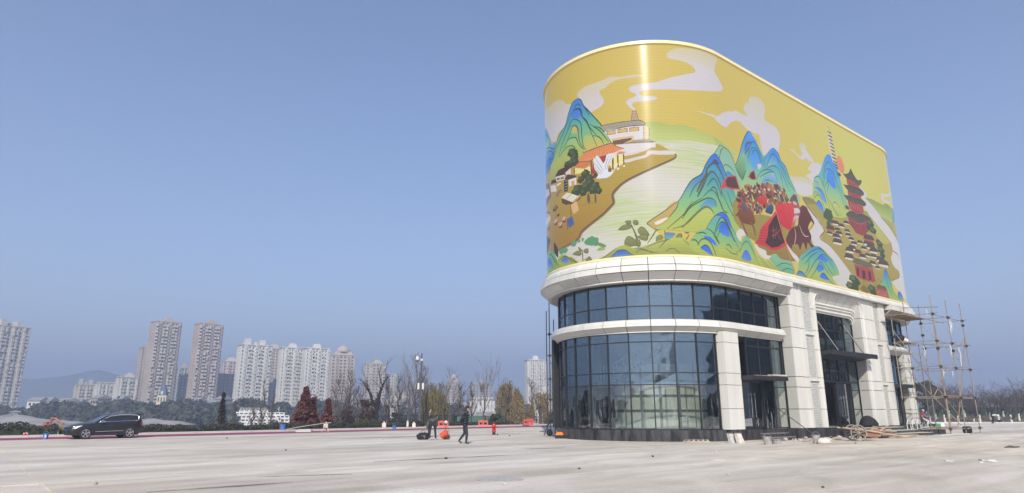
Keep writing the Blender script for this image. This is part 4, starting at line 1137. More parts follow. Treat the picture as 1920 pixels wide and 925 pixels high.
[1,3,160,161,162,22,1652,705,27,-1,58,-11,38,-32,28,-51,60,-70,9,-115,-146,-48,-56,190,-38,58,-33,19],
[3,1,163,14,1599,644,53,61,27,-1,58,-11,38,-32,28,-51,60,-70,7],
[3,1,163,6,1638,622,21,51,23,21,7],
[3,1,163,8,1671,575,26,18,50,-7,48,-30,7],
[3,1,163,8,1689,531,24,21,45,-10,25,-10,7],
[1,2,164,165,12,1689,536,24,16,45,-10,23,-21,-39,-29,-48,20],
[1,7,166,167,168,169,170,171,172,52,1599,642,-36,-30,-42,-58,-34,-60,-62,-41,-39,-48,-39,-63,11,18,-31,-42,-28,-66,-54,-64,-54,-31,97,-12,104,-6,77,8,83,-24,245,-17,19,128,-18,107,-25,66,-26,55,-37,43,-21,26,-19,36,-26,41,-25,30],
[1,2,173,174,14,1487,494,-62,-41,-39,-48,-28,-50,51,23,58,64,38,55],
[1,2,175,176,10,1568,567,23,35,17,1,26,-23,-36,-5],
[1,2,177,178,14,1530,525,38,42,37,7,25,-26,-13,-53,-25,16,-32,7],
[1,2,179,180,12,1454,288,48,46,36,14,37,-19,-8,-25,-69,-9],
[1,2,181,182,14,1397,214,84,72,46,5,30,-28,-25,-104,-130,-16,-39,7],
[3,1,183,14,1515,488,16,45,41,39,33,2,31,-34,25,-41,17,-52,17],
[3,1,184,14,1456,372,51,85,33,45,27,20,31,-15,29,-50,4,-82,15],
[3,1,185,12,1521,424,21,28,27,26,25,-7,16,-37,16,-47,11],
[3,1,186,8,1487,354,43,42,38,6,28,-33,8],
[3,1,185,8,1543,403,24,23,21,-11,15,-45,12],
[3,1,187,8,1526,540,-4,-41,-39,-55,-37,-63,20],
[3,1,184,6,1448,350,45,76,27,48,16],
[3,1,188,6,1397,345,35,64,52,50,8],
[3,1,189,12,1344,213,58,73,89,54,47,14,36,-15,4,-34,10],
[3,1,190,10,1340,161,57,55,84,72,46,5,30,-30,17],
[3,1,191,6,1269,223,46,54,14,41,7],
[3,1,191,8,1252,152,98,83,64,71,73,46,8],
[3,1,191,6,1349,218,22,47,44,56,6],
[3,1,192,6,1284,152,82,31,64,62,7],
[3,1,191,6,1608,349,28,-54,44,-7,10],
[3,1,193,6,1580,399,34,-58,22,-51,14],
[3,1,194,6,1690,420,46,-91,52,-55,9],
[3,1,195,8,1635,409,65,-97,81,-85,30,-24,9],
[3,1,196,16,1599,643,-36,-30,-42,-58,-34,-60,-62,-41,-39,-48,-39,-64,-20,-24,8],
[3,1,197,12,1619,638,25,-30,26,-41,19,-36,21,-26,63,-101,8],
[1,6,198,199,200,201,202,203,46,1992,890,-43,-40,-47,-68,-50,-93,-56,-83,21,-31,38,-44,-21,-80,-13,-101,172,1,348,139,226,46,-36,66,-69,79,-39,72,-56,32,-32,50,-47,19,-44,-20,-70,-58,-31,-13,-41,45,-48,54],
[1,2,204,205,10,1804,603,77,98,39,18,-7,-111,-49,-72],
[1,2,206,207,16,1920,749,36,86,35,49,46,-10,42,-33,-49,-11,-57,-61,-31,-25],
[1,2,208,209,14,1979,721,20,35,30,15,40,0,36,-68,-68,-56,-46,1],
[1,2,210,211,14,2215,759,27,35,45,56,47,-20,13,-67,-36,-3,-34,37],
[1,2,212,213,12,2233,774,35,29,38,-16,3,-39,-65,-22,-53,-24],
[1,2,214,215,16,2099,568,26,36,65,42,65,27,35,-26,-9,-46,-68,6,-61,-14],
[1,2,216,217,8,2056,675,26,17,28,-4,-34,-36],
[3,1,218,16,1957,667,15,63,29,41,31,19,38,-1,24,-28,20,-50,57,-39,7],
[3,1,218,12,1952,693,25,71,57,68,48,-29,45,-72,24,-30,7],
[3,1,218,10,2170,694,64,86,35,28,49,-12,27,-73,7],
[3,1,218,10,2035,578,58,62,83,36,80,3,40,-53,7],
[3,1,218,10,2177,682,44,28,63,14,38,-13,29,-67,7],
[3,1,218,4,2142,701,32,75,7],
[3,1,218,8,2004,733,25,38,43,0,36,-67,7],
[3,1,218,6,2077,603,117,61,61,9,7],
[3,1,218,6,2360,749,75,-97,85,-53,7],
[3,1,218,6,2338,738,47,-74,57,-82,7],
[3,1,218,6,2318,796,70,-63,63,-54,7],
[3,1,218,6,2141,585,32,19,58,-4,7],
[3,1,219,6,1936,764,23,34,60,27,22],
[3,1,220,6,1919,717,22,21,43,39,20],
[3,1,221,12,1796,605,56,84,50,93,47,68,43,41,46,-5,8],
[3,1,222,12,2272,852,63,-16,32,-51,56,-32,39,-72,69,-79,8],
[3,1,223,8,1797,604,60,-62,12,-5,52,73,8],
[1,3,224,225,226,28,1760,384,172,-51,182,21,320,4,285,-37,28,-69,-210,-118,-222,-46,-249,-10,-81,14,-24,62,-133,23,-38,38,-58,53],
[1,2,227,228,12,2611,579,156,17,102,-75,-8,-100,-147,70,-63,40],
[3,1,229,8,2611,579,66,-58,66,-32,100,-49,6],
[1,3,230,230,231,46,2649,523,65,-32,135,-57,-97,59,118,-99,-21,-29,-51,-35,17,-18,116,-22,130,-67,159,-92,-11,-38,-86,-92,-133,5,-85,63,114,21,-44,86,-153,76,-124,1,-30,50,-13,32,80,84,-101,93],
[1,2,232,232,8,2536,675,250,21,-8,-62,-227,-43],
[1,3,233,234,235,42,2667,540,56,-52,77,-28,71,-62,-53,-73,114,-31,130,-66,156,-101,31,-57,80,-56,259,-16,275,143,206,58,31,48,-94,44,-27,61,47,56,-11,80,-270,132,-124,57,-539,-75],
[3,1,236,20,2667,540,56,-52,63,-31,84,-62,-13,-25,-56,-39,15,-19,114,-23,131,-66,157,-98,9],
[3,1,236,8,3924,159,146,42,34,51,-98,39,9],
[1,2,230,237,36,3656,676,215,1,153,-47,78,-61,153,-46,9,-158,-64,-176,-28,-150,-122,49,-110,63,146,54,26,48,-102,39,-27,60,47,56,-11,81,-114,62,-160,69],
[1,2,238,239,10,3723,608,162,-60,110,-63,-121,-28,-115,37],
[1,2,240,241,14,3888,684,116,1,123,3,128,136,-11,-303,-43,8,-177,101],
[3,1,236,6,3887,681,137,-51,198,-105,8],
[1,2,242,243,8,4120,699,149,147,5,-104,-90,-64],
[3,1,244,8,4028,498,4,-73,125,-21,87,-68,12],
[3,1,245,4,3737,595,106,-5,8],
[3,1,245,4,3575,636,63,-20,8],
[1,6,246,247,248,249,250,251,30,3093,1017,-75,-51,-106,-138,-98,-66,-54,-138,5,-29,109,-31,50,-38,96,-6,253,48,50,137,-52,53,-39,100,-22,66,-48,66],
[1,2,252,253,12,3005,800,56,90,57,-1,23,-125,-62,-7,-42,31],
[1,2,254,255,12,2827,692,68,12,50,-41,13,-58,-47,14,-37,47],
[1,2,256,215,10,2806,574,42,31,44,-26,11,-51,-68,19],
[1,2,257,258,10,3135,983,73,-66,22,-66,-38,5,-47,65],
[1,2,259,260,12,2814,762,53,28,46,-11,0,-49,-87,-20,-19,20],
[1,2,261,262,10,3049,611,52,34,53,-38,54,-39,-122,-29],
[3,1,263,12,2950,732,55,130,57,32,61,-10,32,-75,6,-75,7],
[3,1,263,14,2934,740,65,146,64,61,57,-22,59,-124,71,-73,37,-82,7],
[3,1,263,14,2806,736,11,27,50,27,46,-11,45,-64,36,-103,34,-60,7],
[3,1,263,6,2816,744,40,-3,13,-21,7],
[3,1,263,8,2797,686,63,18,76,-31,29,-79,7],
[3,1,263,10,2772,626,43,37,55,-16,35,-53,21,-62,7],
[3,1,263,6,2805,571,43,34,44,-26,7],
[3,1,263,6,2771,596,63,50,42,-22,7],
[3,1,263,6,3048,608,53,37,67,-35,7],
[3,1,263,6,2962,734,76,61,-42,-96,7],
[3,1,263,6,3003,651,68,-72,66,-37,7],
[3,1,263,6,3175,788,61,-114,20,-72,7],
[5,1,264,4,2976,541,57,28],
[5,1,264,4,2943,505,57,28],
[5,1,264,4,2995,521,45,22],
[5,1,264,4,3292,641,34,16],
[5,1,264,4,3226,889,30,15],
[5,1,264,4,3213,937,19,9],
[5,1,264,4,3204,955,16,8],
[5,1,264,4,2949,516,52,25],
[5,1,264,4,2978,485,46,22],
[5,1,264,4,2956,452,33,16],
[1,2,265,266,18,3212,1009,35,35,40,0,36,-40,9,-44,-17,-27,-35,-17,-44,8,-27,35],
[2,1,267,18,3118,1203,33,53,-2,-36,36,-17,7,-216,-4,-17,-42,-3,-26,74,-13,69],
[3,1,268,4,3120,1208,61,0,22],
[3,1,269,4,3160,1203,1,-14,12],
[3,1,268,4,3124,1179,61,0,22],
[3,1,269,4,3164,1174,1,-14,12],
[3,1,268,4,3127,1150,62,0,22],
[3,1,269,4,3168,1146,1,-15,12],
[3,1,268,4,3131,1122,62,-1,22],
[3,1,269,4,3172,1117,1,-15,12],
[3,1,268,4,3136,1093,62,0,22],
[3,1,269,4,3177,1088,1,-14,12],
[3,1,268,4,3140,1065,62,-1,22],
[3,1,269,4,3181,1060,1,-15,12],
[3,1,268,4,3144,1036,62,-1,22],
[3,1,269,4,3185,1031,1,-14,12],
[3,1,268,4,3148,1008,62,-1,22],
[3,1,269,4,3189,1003,0,-15,12],
[3,1,268,4,3153,979,61,-1,22],
[3,1,269,4,3193,974,1,-14,12],
[3,1,270,4,3151,1257,-3,-40,9],
[2,1,271,10,3345,888,97,5,109,-16,2,-24,-207,-13],
[2,1,271,10,3339,789,101,-1,130,6,-9,-29,-226,-14],
[2,1,271,14,3316,703,102,5,160,-3,3,-47,-118,-31,-119,10,-20,22],
[2,1,272,14,3282,580,173,-37,180,53,0,-75,-130,-66,-115,4,-96,59],
[1,2,273,274,22,3278,926,48,-11,75,28,41,42,33,-32,63,-39,73,15,-17,-31,-46,-22,-106,17,-97,-5],
[3,1,275,24,3278,926,48,-11,75,28,41,42,33,-32,63,-39,73,15,-17,-31,-46,-22,-106,17,-97,-5,-67,38,5],
[1,2,273,274,16,3271,827,44,-3,130,32,103,-4,77,-23,-40,-32,-146,-11,-100,5],
[3,1,275,18,3271,827,44,-3,130,32,103,-4,77,-23,-40,-32,-146,-11,-100,5,-68,36,5],
[1,2,273,274,16,3265,736,54,5,115,26,124,-3,79,-22,-49,-30,-170,-2,-108,-3],
[3,1,275,18,3265,736,54,5,115,26,124,-3,79,-22,-49,-30,-170,-2,-108,-3,-45,29,5],
[1,2,273,274,14,3274,594,81,31,153,14,105,-2,74,-19,-223,-75,-189,25],
[3,1,275,16,3274,594,81,31,153,14,105,-2,74,-19,-223,-75,-189,25,-1,26,5],
[3,1,276,6,3339,841,118,10,91,1,9],
[3,1,276,6,3333,752,113,7,112,6,9],
[3,1,276,8,3324,659,34,-21,106,-9,117,30,9],
[3,1,276,6,3275,568,185,-25,176,54,9],
[3,1,277,4,3359,690,-3,-39,8],
[3,1,277,4,3370,880,1,-16,5],
[3,1,277,4,3396,690,-2,-38,8],
[3,1,277,4,3402,878,1,-16,5],
[3,1,277,4,3434,689,-2,-36,8],
[3,1,277,4,3434,876,1,-16,5],
[3,1,277,4,3473,689,-2,-35,8],
[3,1,277,4,3467,874,1,-16,5],
[3,1,277,4,3511,689,-1,-34,8],
[3,1,277,4,3499,873,1,-17,5],
[3,1,277,4,3551,689,-2,-33,8],
[3,1,277,4,3532,871,1,-17,5],
[3,1,278,4,3348,539,1,-53,14],
[3,1,278,4,3438,540,1,-54,14],
[3,1,278,4,3530,541,1,-54,14],
[2,1,279,8,3017,471,96,8,-6,-15,-90,-5],
[2,1,280,8,3030,495,75,4,23,-21,-124,-12],
[3,1,104,4,3041,466,-3,-11,5],
[3,1,104,4,3081,469,-3,-11,5],
[2,1,279,8,3112,467,86,6,-5,-12,-82,-5],
[2,1,280,8,3124,489,67,3,21,-19,-113,-10],
[3,1,104,4,3132,463,-1,-11,5],
[3,1,104,4,3168,465,-1,-10,5],
[2,1,281,8,2921,416,112,8,-6,-17,-107,-6],
[2,1,280,8,2935,444,89,5,28,-26,-148,-13],
[3,1,104,4,2949,410,-4,-14,5],
[3,1,104,4,2995,413,-2,-13,5],
[2,1,279,8,3044,426,79,6,-5,-11,-73,-4],
[2,1,280,8,3055,445,61,3,19,-16,-102,-10],
[3,1,104,4,3064,422,-2,-9,5],
[3,1,104,4,3096,425,-2,-9,5],
[2,1,279,8,3202,506,82,7,-4,-11,-77,-5],
[2,1,280,8,3214,527,64,3,19,-17,-107,-10],
[3,1,104,4,3223,503,-2,-10,5],
[3,1,104,4,3257,506,-3,-10,5],
[2,1,279,8,3054,401,91,6,-5,-13,-86,-4],
[2,1,280,8,3066,424,72,3,23,-20,-120,-10],
[3,1,104,4,3077,397,-3,-11,5],
[3,1,104,4,3114,399,-1,-10,5],
[2,1,279,8,2915,378,75,5,-4,-11,-71,-3],
[2,1,280,8,2925,397,59,2,18,-16,-98,-8],
[3,1,104,4,2934,374,-2,-9,5],
[3,1,104,4,2965,377,-2,-9,5],
[2,1,279,8,3003,369,102,7,-5,-14,-97,-5],
[2,1,280,8,3017,395,80,4,25,-24,-135,-11],
[3,1,104,4,3028,364,-3,-12,5],
[3,1,104,4,3071,367,-3,-12,5],
[2,1,279,8,2996,330,128,8,-8,-19,-121,-5],
[2,1,280,8,3013,362,100,3,32,-28,-168,-13],
[3,1,104,4,3027,323,-2,-14,5],
[3,1,104,4,3080,326,-2,-15,5],
[2,1,279,8,3206,444,72,5,-4,-11,-69,-3],
[2,1,280,8,3215,462,58,3,18,-16,-97,-9],
[3,1,104,4,3224,440,-3,-8,5],
[3,1,104,4,3254,443,-2,-9,5],
[2,1,279,8,3209,414,82,6,-5,-12,-77,-4],
[2,1,280,8,3220,434,64,3,19,-18,-106,-9],
[3,1,104,4,3230,410,-3,-9,5],
[3,1,104,4,3263,413,-2,-10,5],
[2,1,279,8,3250,391,82,5,-4,-11,-78,-4],
[2,1,280,8,3261,411,65,2,19,-17,-107,-9],
[3,1,104,4,3271,387,-3,-9,5],
[3,1,104,4,3305,390,-3,-10,5],
[2,1,279,8,3288,364,87,4,-5,-12,-83,-4],
[2,1,280,8,3298,384,71,3,20,-19,-115,-9],
[3,1,104,4,3309,359,-3,-11,5],
[3,1,104,4,3345,361,-1,-10,5],
[2,1,279,8,3393,388,86,6,-5,-12,-80,-4],
[2,1,280,8,3405,408,67,3,20,-17,-111,-9],
[3,1,104,4,3415,384,-3,-9,5],
[3,1,104,4,3450,387,-2,-10,5],
[2,1,279,8,3234,323,109,6,-6,-15,-103,-4],
[2,1,280,8,3249,349,86,3,25,-24,-143,-10],
[3,1,104,4,3261,318,-3,-13,5],
[3,1,104,4,3306,320,-3,-12,5],
[2,1,279,8,3182,296,119,6,-6,-17,-114,-4],
[2,1,280,8,3197,324,96,4,29,-27,-159,-11],
[3,1,104,4,3211,289,-4,-14,5],
[3,1,104,4,3260,291,-2,-13,5],
[2,1,281,8,3331,306,98,5,-6,-14,-92,-3],
[2,1,280,8,3344,329,77,2,24,-20,-128,-9],
[3,1,104,4,3356,301,-4,-11,5],
[3,1,104,4,3395,303,-1,-11,5],
[2,1,279,8,3448,351,87,6,-5,-12,-81,-3],
[2,1,280,8,3461,372,68,2,20,-18,-113,-8],
[3,1,104,4,3470,347,-2,-9,5],
[3,1,104,4,3506,350,-3,-10,5],
[2,1,279,8,3512,402,162,11,-10,-22,-153,-7],
[2,1,280,8,3534,440,127,5,39,-33,-212,-17],
[3,1,104,4,3552,395,-4,-18,5],
[3,1,104,4,3618,399,-4,-18,5],
[2,1,279,8,3554,380,132,9,-7,-19,-126,-5],
[2,1,280,8,3572,411,105,5,32,-29,-175,-13],
[3,1,104,4,3586,374,-4,-15,5],
[3,1,104,4,3641,377,-3,-15,5],
[2,1,279,8,3598,356,133,8,-7,-18,-127,-5],
[2,1,280,8,3616,387,106,4,32,-28,-177,-13],
[3,1,104,4,3631,350,-5,-15,5],
[3,1,104,4,3685,352,-2,-14,5],
[2,1,279,8,3399,281,112,6,-6,-15,-107,-4],
[2,1,280,8,3414,307,89,3,26,-24,-148,-10],
[3,1,104,4,3426,275,-3,-12,5],
[3,1,104,4,3473,278,-3,-13,5],
[2,1,279,8,3154,242,133,7,-9,-19,-125,-4],
[2,1,280,8,3172,274,103,3,33,-30,-174,-11],
[3,1,104,4,3186,235,-3,-15,5],
[3,1,104,4,3241,238,-3,-15,5],
[2,1,279,8,3502,306,88,5,-6,-12,-82,-3],
[2,1,280,8,3515,326,68,2,20,-17,-114,-8],
[3,1,104,4,3524,302,-3,-10,5],
[3,1,104,4,3560,304,-3,-9,5],
[2,1,279,8,3599,312,104,6,-7,-15,-98,-3],
[2,1,280,8,3613,336,82,2,25,-21,-137,-9],
[3,1,104,4,3624,307,-3,-12,5],
[3,1,104,4,3667,309,-2,-11,5],
[2,1,279,8,3564,253,103,5,-6,-14,-98,-3],
[2,1,280,8,3578,277,81,1,25,-21,-135,-8],
[3,1,104,4,3589,248,-3,-11,5],
[3,1,104,4,3631,250,-1,-11,5],
[2,1,279,8,3703,302,136,7,-7,-18,-130,-5],
[2,1,280,8,3722,333,108,3,33,-28,-181,-12],
[3,1,104,4,3736,295,-4,-15,5],
[3,1,104,4,3792,298,-2,-15,5],
[2,1,279,8,3731,272,171,9,-11,-23,-161,-4],
[2,1,280,8,3755,310,133,4,41,-34,-223,-14],
[3,1,104,4,3773,264,-4,-18,5],
[3,1,104,4,3842,268,-4,-18,5],
[2,1,279,8,3658,230,75,3,-5,-10,-71,-2],
[2,1,280,8,3668,246,59,2,18,-16,-98,-6],
[3,1,104,4,3676,226,-3,-8,5],
[3,1,104,4,3706,227,-1,-8,5],
[2,1,281,8,3523,443,164,11,-10,-22,-154,-8],
[2,1,280,8,3546,481,128,6,39,-33,-214,-18],
[3,1,104,4,3564,435,-4,-17,5],
[3,1,104,4,3630,440,-3,-18,5],
[2,1,271,10,3287,206,315,6,18,-101,-135,-9,-185,9],
[2,1,282,12,3257,222,62,30,263,-6,30,-27,-129,-10,-194,3],
[3,1,283,8,3257,222,62,30,263,-6,30,-27,6],
[2,1,284,8,3405,178,52,-1,-7,-63,-52,0],
[2,1,284,8,3509,184,42,-2,1,-63,-46,-3],
[2,1,284,8,3319,188,35,-1,-8,-63,-33,3],
[5,1,285,4,3239,89,65,29],
[5,1,285,4,3282,73,66,30],
[5,1,285,4,3177,31,64,29],
[5,1,285,4,3253,26,58,26],
[5,1,285,4,3536,52,66,29],
[5,1,285,4,3561,21,60,26],
[5,1,285,4,3672,586,63,28],
[5,1,285,4,3701,536,63,28],
[5,1,285,4,3633,544,44,20],
[5,1,285,4,3796,440,57,25],
[5,1,285,4,3803,393,65,28],
[5,1,285,4,3822,352,49,21],
[5,1,285,4,3774,456,41,18],
[5,1,286,4,3228,95,38,17],
[5,1,286,4,3166,37,38,17],
[5,1,286,4,3525,58,38,17],
[5,1,286,4,3656,592,33,15],
[5,1,286,4,3689,541,33,15],
[5,1,286,4,3789,447,30,13],
[5,1,286,4,3792,399,34,15],
[2,1,287,8,3333,29,76,40,93,-44,-81,-27],
[2,1,288,10,3599,45,54,53,180,-5,27,-93,-253,3],
[2,1,289,8,3617,69,41,31,175,-5,7,-23],
[3,1,290,4,3617,47,230,3,5],
[3,1,290,4,3613,34,237,2,5],
[3,1,290,4,3609,22,244,1,5],
[3,1,290,4,3605,9,251,0,5],
[5,1,291,4,3327,123,9,4],
[5,1,291,4,3369,112,10,4],
[5,1,291,4,3412,101,10,4],
[5,1,291,4,3413,85,10,4],
[5,1,291,4,3456,74,10,4],
[5,1,291,4,3520,132,10,4],
[5,1,291,4,3522,116,10,4],
[5,1,291,4,3566,105,10,4],
[5,1,291,4,3610,94,10,4],
[5,1,291,4,3612,77,10,4],
[5,1,291,4,3679,137,10,4],
[5,1,291,4,3725,126,11,4],
[5,1,291,4,3727,109,11,4],
[5,1,291,4,3773,98,11,4],
[5,1,291,4,3819,86,11,4],
[5,1,291,4,3845,142,11,4],
[1,4,292,293,294,295,22,3752,131,42,76,49,39,38,-52,35,-58,17,-61,97,-44,47,-31,-208,-6,-50,68,-38,50],
[1,2,296,297,10,3710,111,66,39,69,-7,-29,-35,-74,-9],
[3,1,298,10,3842,245,39,-51,35,-58,17,-61,127,-69,7],
[3,1,299,6,3837,173,11,-77,68,-70,7],
[1,2,300,243,10,4005,55,46,35,54,-29,11,-41,-74,0],
[1,5,301,302,303,304,305,28,1493,167,45,60,41,34,48,20,36,-11,26,-34,20,-36,89,-84,10,-101,-134,-7,-200,-4,-89,37,-2,49,60,58],
[1,2,306,307,16,1571,251,35,20,37,12,37,-30,26,-49,-21,1,-33,36,-41,13],
[1,2,308,309,10,1582,170,31,44,37,0,26,-69,-57,-1],
[1,2,310,311,10,1469,115,42,5,39,-26,5,-25,-46,23],
[1,2,312,313,10,1445,50,34,19,24,-13,18,-43,-40,15],
[3,1,314,12,1545,136,35,77,37,36,41,-19,38,-67,64,-77,9],
[3,1,314,10,1554,142,34,58,33,22,34,-12,38,-67,9],
[3,1,314,10,1426,64,29,35,38,3,31,-30,24,-59,9],
[3,1,314,6,1421,130,48,11,21,-13,9],
[3,1,314,8,1493,167,38,-15,43,-55,35,-93,9],
[3,1,314,6,1541,131,62,-69,87,-57,9],
[3,1,314,6,1388,90,30,2,19,-27,9],
[3,1,314,8,1446,47,28,21,26,-12,24,-45,9],
[3,1,314,8,1624,75,31,16,28,-17,27,-40,9],
[3,1,314,4,1558,114,36,53,9],
[3,1,315,8,1630,245,33,-29,33,-53,26,-44,18],
[3,1,316,16,1493,167,45,60,41,34,48,20,36,-10,26,-35,22,-36,87,-84,7],
[1,4,317,318,295,319,32,1576,81,52,7,55,-17,50,-17,50,42,40,61,41,17,39,-23,37,-53,41,-32,80,-15,102,28,97,-12,11,-73,-336,4,-317,3],
[1,2,320,321,10,1783,27,27,44,38,17,40,-44,-28,-23],
[1,2,322,323,14,2095,76,74,39,70,-24,128,-2,24,-72,-132,-21,-81,32],
[3,1,324,10,1766,59,42,57,49,27,40,-32,44,-77,7],
[3,1,324,4,1710,38,71,48,7],
[3,1,324,4,1970,71,84,-60,7],
[3,1,324,4,2063,65,76,-49,7],
[3,1,324,4,2004,63,96,-58,7],
[3,1,324,6,2153,25,107,42,116,2,7],
[3,1,324,6,2223,8,82,31,77,-3,7],
[3,1,324,6,1626,69,53,-23,74,-1,7],
[3,1,324,4,1899,124,73,-111,7],
[1,2,325,325,14,1750,179,50,33,45,-13,9,-18,-47,-14,-17,-36,-34,18],
[1,2,325,325,16,1941,137,50,-11,72,-9,7,-25,52,1,-59,-29,-68,16,-41,32],
[1,2,325,326,12,2323,206,60,-39,73,-31,21,-40,-41,7,-60,32],
[6,9,327,328,329,330,331,332,333,334,335,26,1785,409,73,75,116,39,178,47,211,33,49,-91,-190,-109,-98,8,-95,-60,-83,-2,-33,-66,-102,0,-13,63,330,26],
[1,2,336,337,18,1750,278,45,44,24,12,106,27,47,-67,-38,-34,-105,-9,-22,2,-28,34],
[3,1,338,6,1824,260,25,-60,21,-10,26],
[3,1,338,6,1912,276,35,-33,11,-47,26],
[3,1,338,4,1820,265,-11,-34,18],
[3,1,338,4,1946,309,25,-22,18],
[1,2,339,340,8,1786,415,50,31,21,-9,-37,-21],
[1,2,341,342,10,2004,431,57,37,63,12,7,-40,-67,-22],
[1,2,343,344,8,1785,349,42,37,35,-8,-29,-23],
[1,2,345,346,10,2101,382,64,52,43,-6,-26,-50,-53,-7],
[1,2,347,348,10,1823,364,38,27,30,-27,-17,-36,-33,7],
[5,1,349,4,1894,458,16,9],
[5,1,349,4,1968,487,14,8],
[5,1,349,4,2171,538,16,9],
[5,1,349,4,2247,541,16,8],
[5,1,349,4,2054,499,15,8],
[5,1,349,4,2313,548,14,8],
[5,1,349,4,2119,527,12,7],
[1,3,350,351,352,46,2531,459,57,55,62,2,35,-40,51,-48,-12,-21,-28,17,-53,-57,31,-53,-22,-48,44,-23,-40,-12,-43,29,-31,-57,-34,46,-51,-59,-23,33,-70,-15,-19,-28,-60,40,25,46,65,60,88,36],
[3,1,353,10,2587,511,59,0,83,-84,-13,-25,-78,-58,8],
[3,1,354,8,2525,367,24,-46,37,-22,51,8,10],
[3,1,355,6,2456,334,2,-57,-34,-69,16],
[1,2,356,357,12,2452,513,86,17,19,-73,-60,-59,-73,-60,-44,81],
[1,2,358,359,8,2449,461,79,23,23,-25,-88,-25],
[1,2,360,361,8,2425,378,64,48,40,-7,-95,-61],
[5,1,290,4,2496,514,28,15],
[1,2,362,363,10,2424,507,37,47,59,23,18,-58,-49,7],
[3,1,364,4,2478,573,55,0,10],
[1,2,365,366,18,2231,424,25,27,83,29,110,18,22,-54,-53,-103,-20,-33,-103,9,-39,50],
[3,1,367,6,2276,420,50,-11,13,-68,6],
[3,1,367,6,2377,468,28,-58,-29,-77,6],
[1,2,368,369,26,2235,403,-59,-44,-97,-66,-42,-34,-22,-24,-29,-58,-40,-30,119,-4,83,-11,91,25,87,42,-14,39,-30,78],
[2,1,370,20,2239,390,36,-57,21,-76,7,-48,-87,-42,-78,-19,-75,18,36,50,25,72,63,59],
[3,1,371,4,2156,260,47,15,9],
[3,1,371,4,2183,292,-19,-82,9],
[3,1,371,4,2150,225,47,17,9],
[3,1,371,4,2220,294,-35,-80,9],
[3,1,371,4,2214,263,37,-43,9],
[3,1,371,4,2203,246,58,40,9],
[3,1,372,4,2041,265,68,5,7],
[3,1,372,4,2028,245,74,7,7],
[3,1,372,4,2015,226,80,7,7],
[3,1,372,4,2002,206,86,8,7],
[3,1,372,4,1990,187,91,9,7],
[3,1,372,4,1977,168,97,9,7],
[3,1,373,8,2227,431,68,-182,29,-50,69,-185,16],
[3,1,374,4,2343,533,73,-200,8],
[2,1,375,14,1663,482,41,38,94,27,34,-84,-92,-18,-63,-1,-53,-21],
[2,1,376,12,1683,486,24,28,81,23,30,-68,-77,-14,-54,-1],
[2,1,377,10,1934,569,30,36,51,30,14,-62,-53,-14],
[2,1,378,10,1956,574,16,28,35,22,13,-48,-38,-8],
[3,1,379,4,2012,637,30,-74,7],
[3,1,379,4,1793,548,57,-146,8],
[3,1,380,4,2350,695,10,-133,12],
[1,5,381,382,383,384,385,26,2474,131,89,53,89,44,101,28,67,-12,63,-32,79,-31,63,-84,-111,-36,69,-56,-122,-1,-341,-15,-87,6],
[1,2,386,387,10,2728,158,67,41,82,-23,-43,-22,-63,0],
[1,2,388,389,8,2699,93,67,39,37,-29,-79,-32],
[1,2,390,391,8,2728,42,65,31,66,-39,-90,-5],
[3,1,222,8,2497,121,148,79,104,37,55,-2,8],
[3,1,222,6,2545,101,93,67,91,41,8],
[3,1,222,12,2538,11,82,74,97,75,94,48,80,-23,77,-94,8],
[3,1,222,10,2604,16,81,65,84,66,71,-52,63,-34,8],
[3,1,222,8,2732,46,61,27,74,-44,64,-26,8],
[3,1,222,6,2752,251,92,-24,103,-48,8],
[3,1,222,6,2605,137,-26,-57,-49,-47,8],
[3,1,222,6,2827,155,70,-60,52,-21,8],
[1,2,392,393,10,2404,12,60,34,58,-13,27,-30,-121,-2],
[3,1,394,6,2419,20,47,24,84,-38,7]]
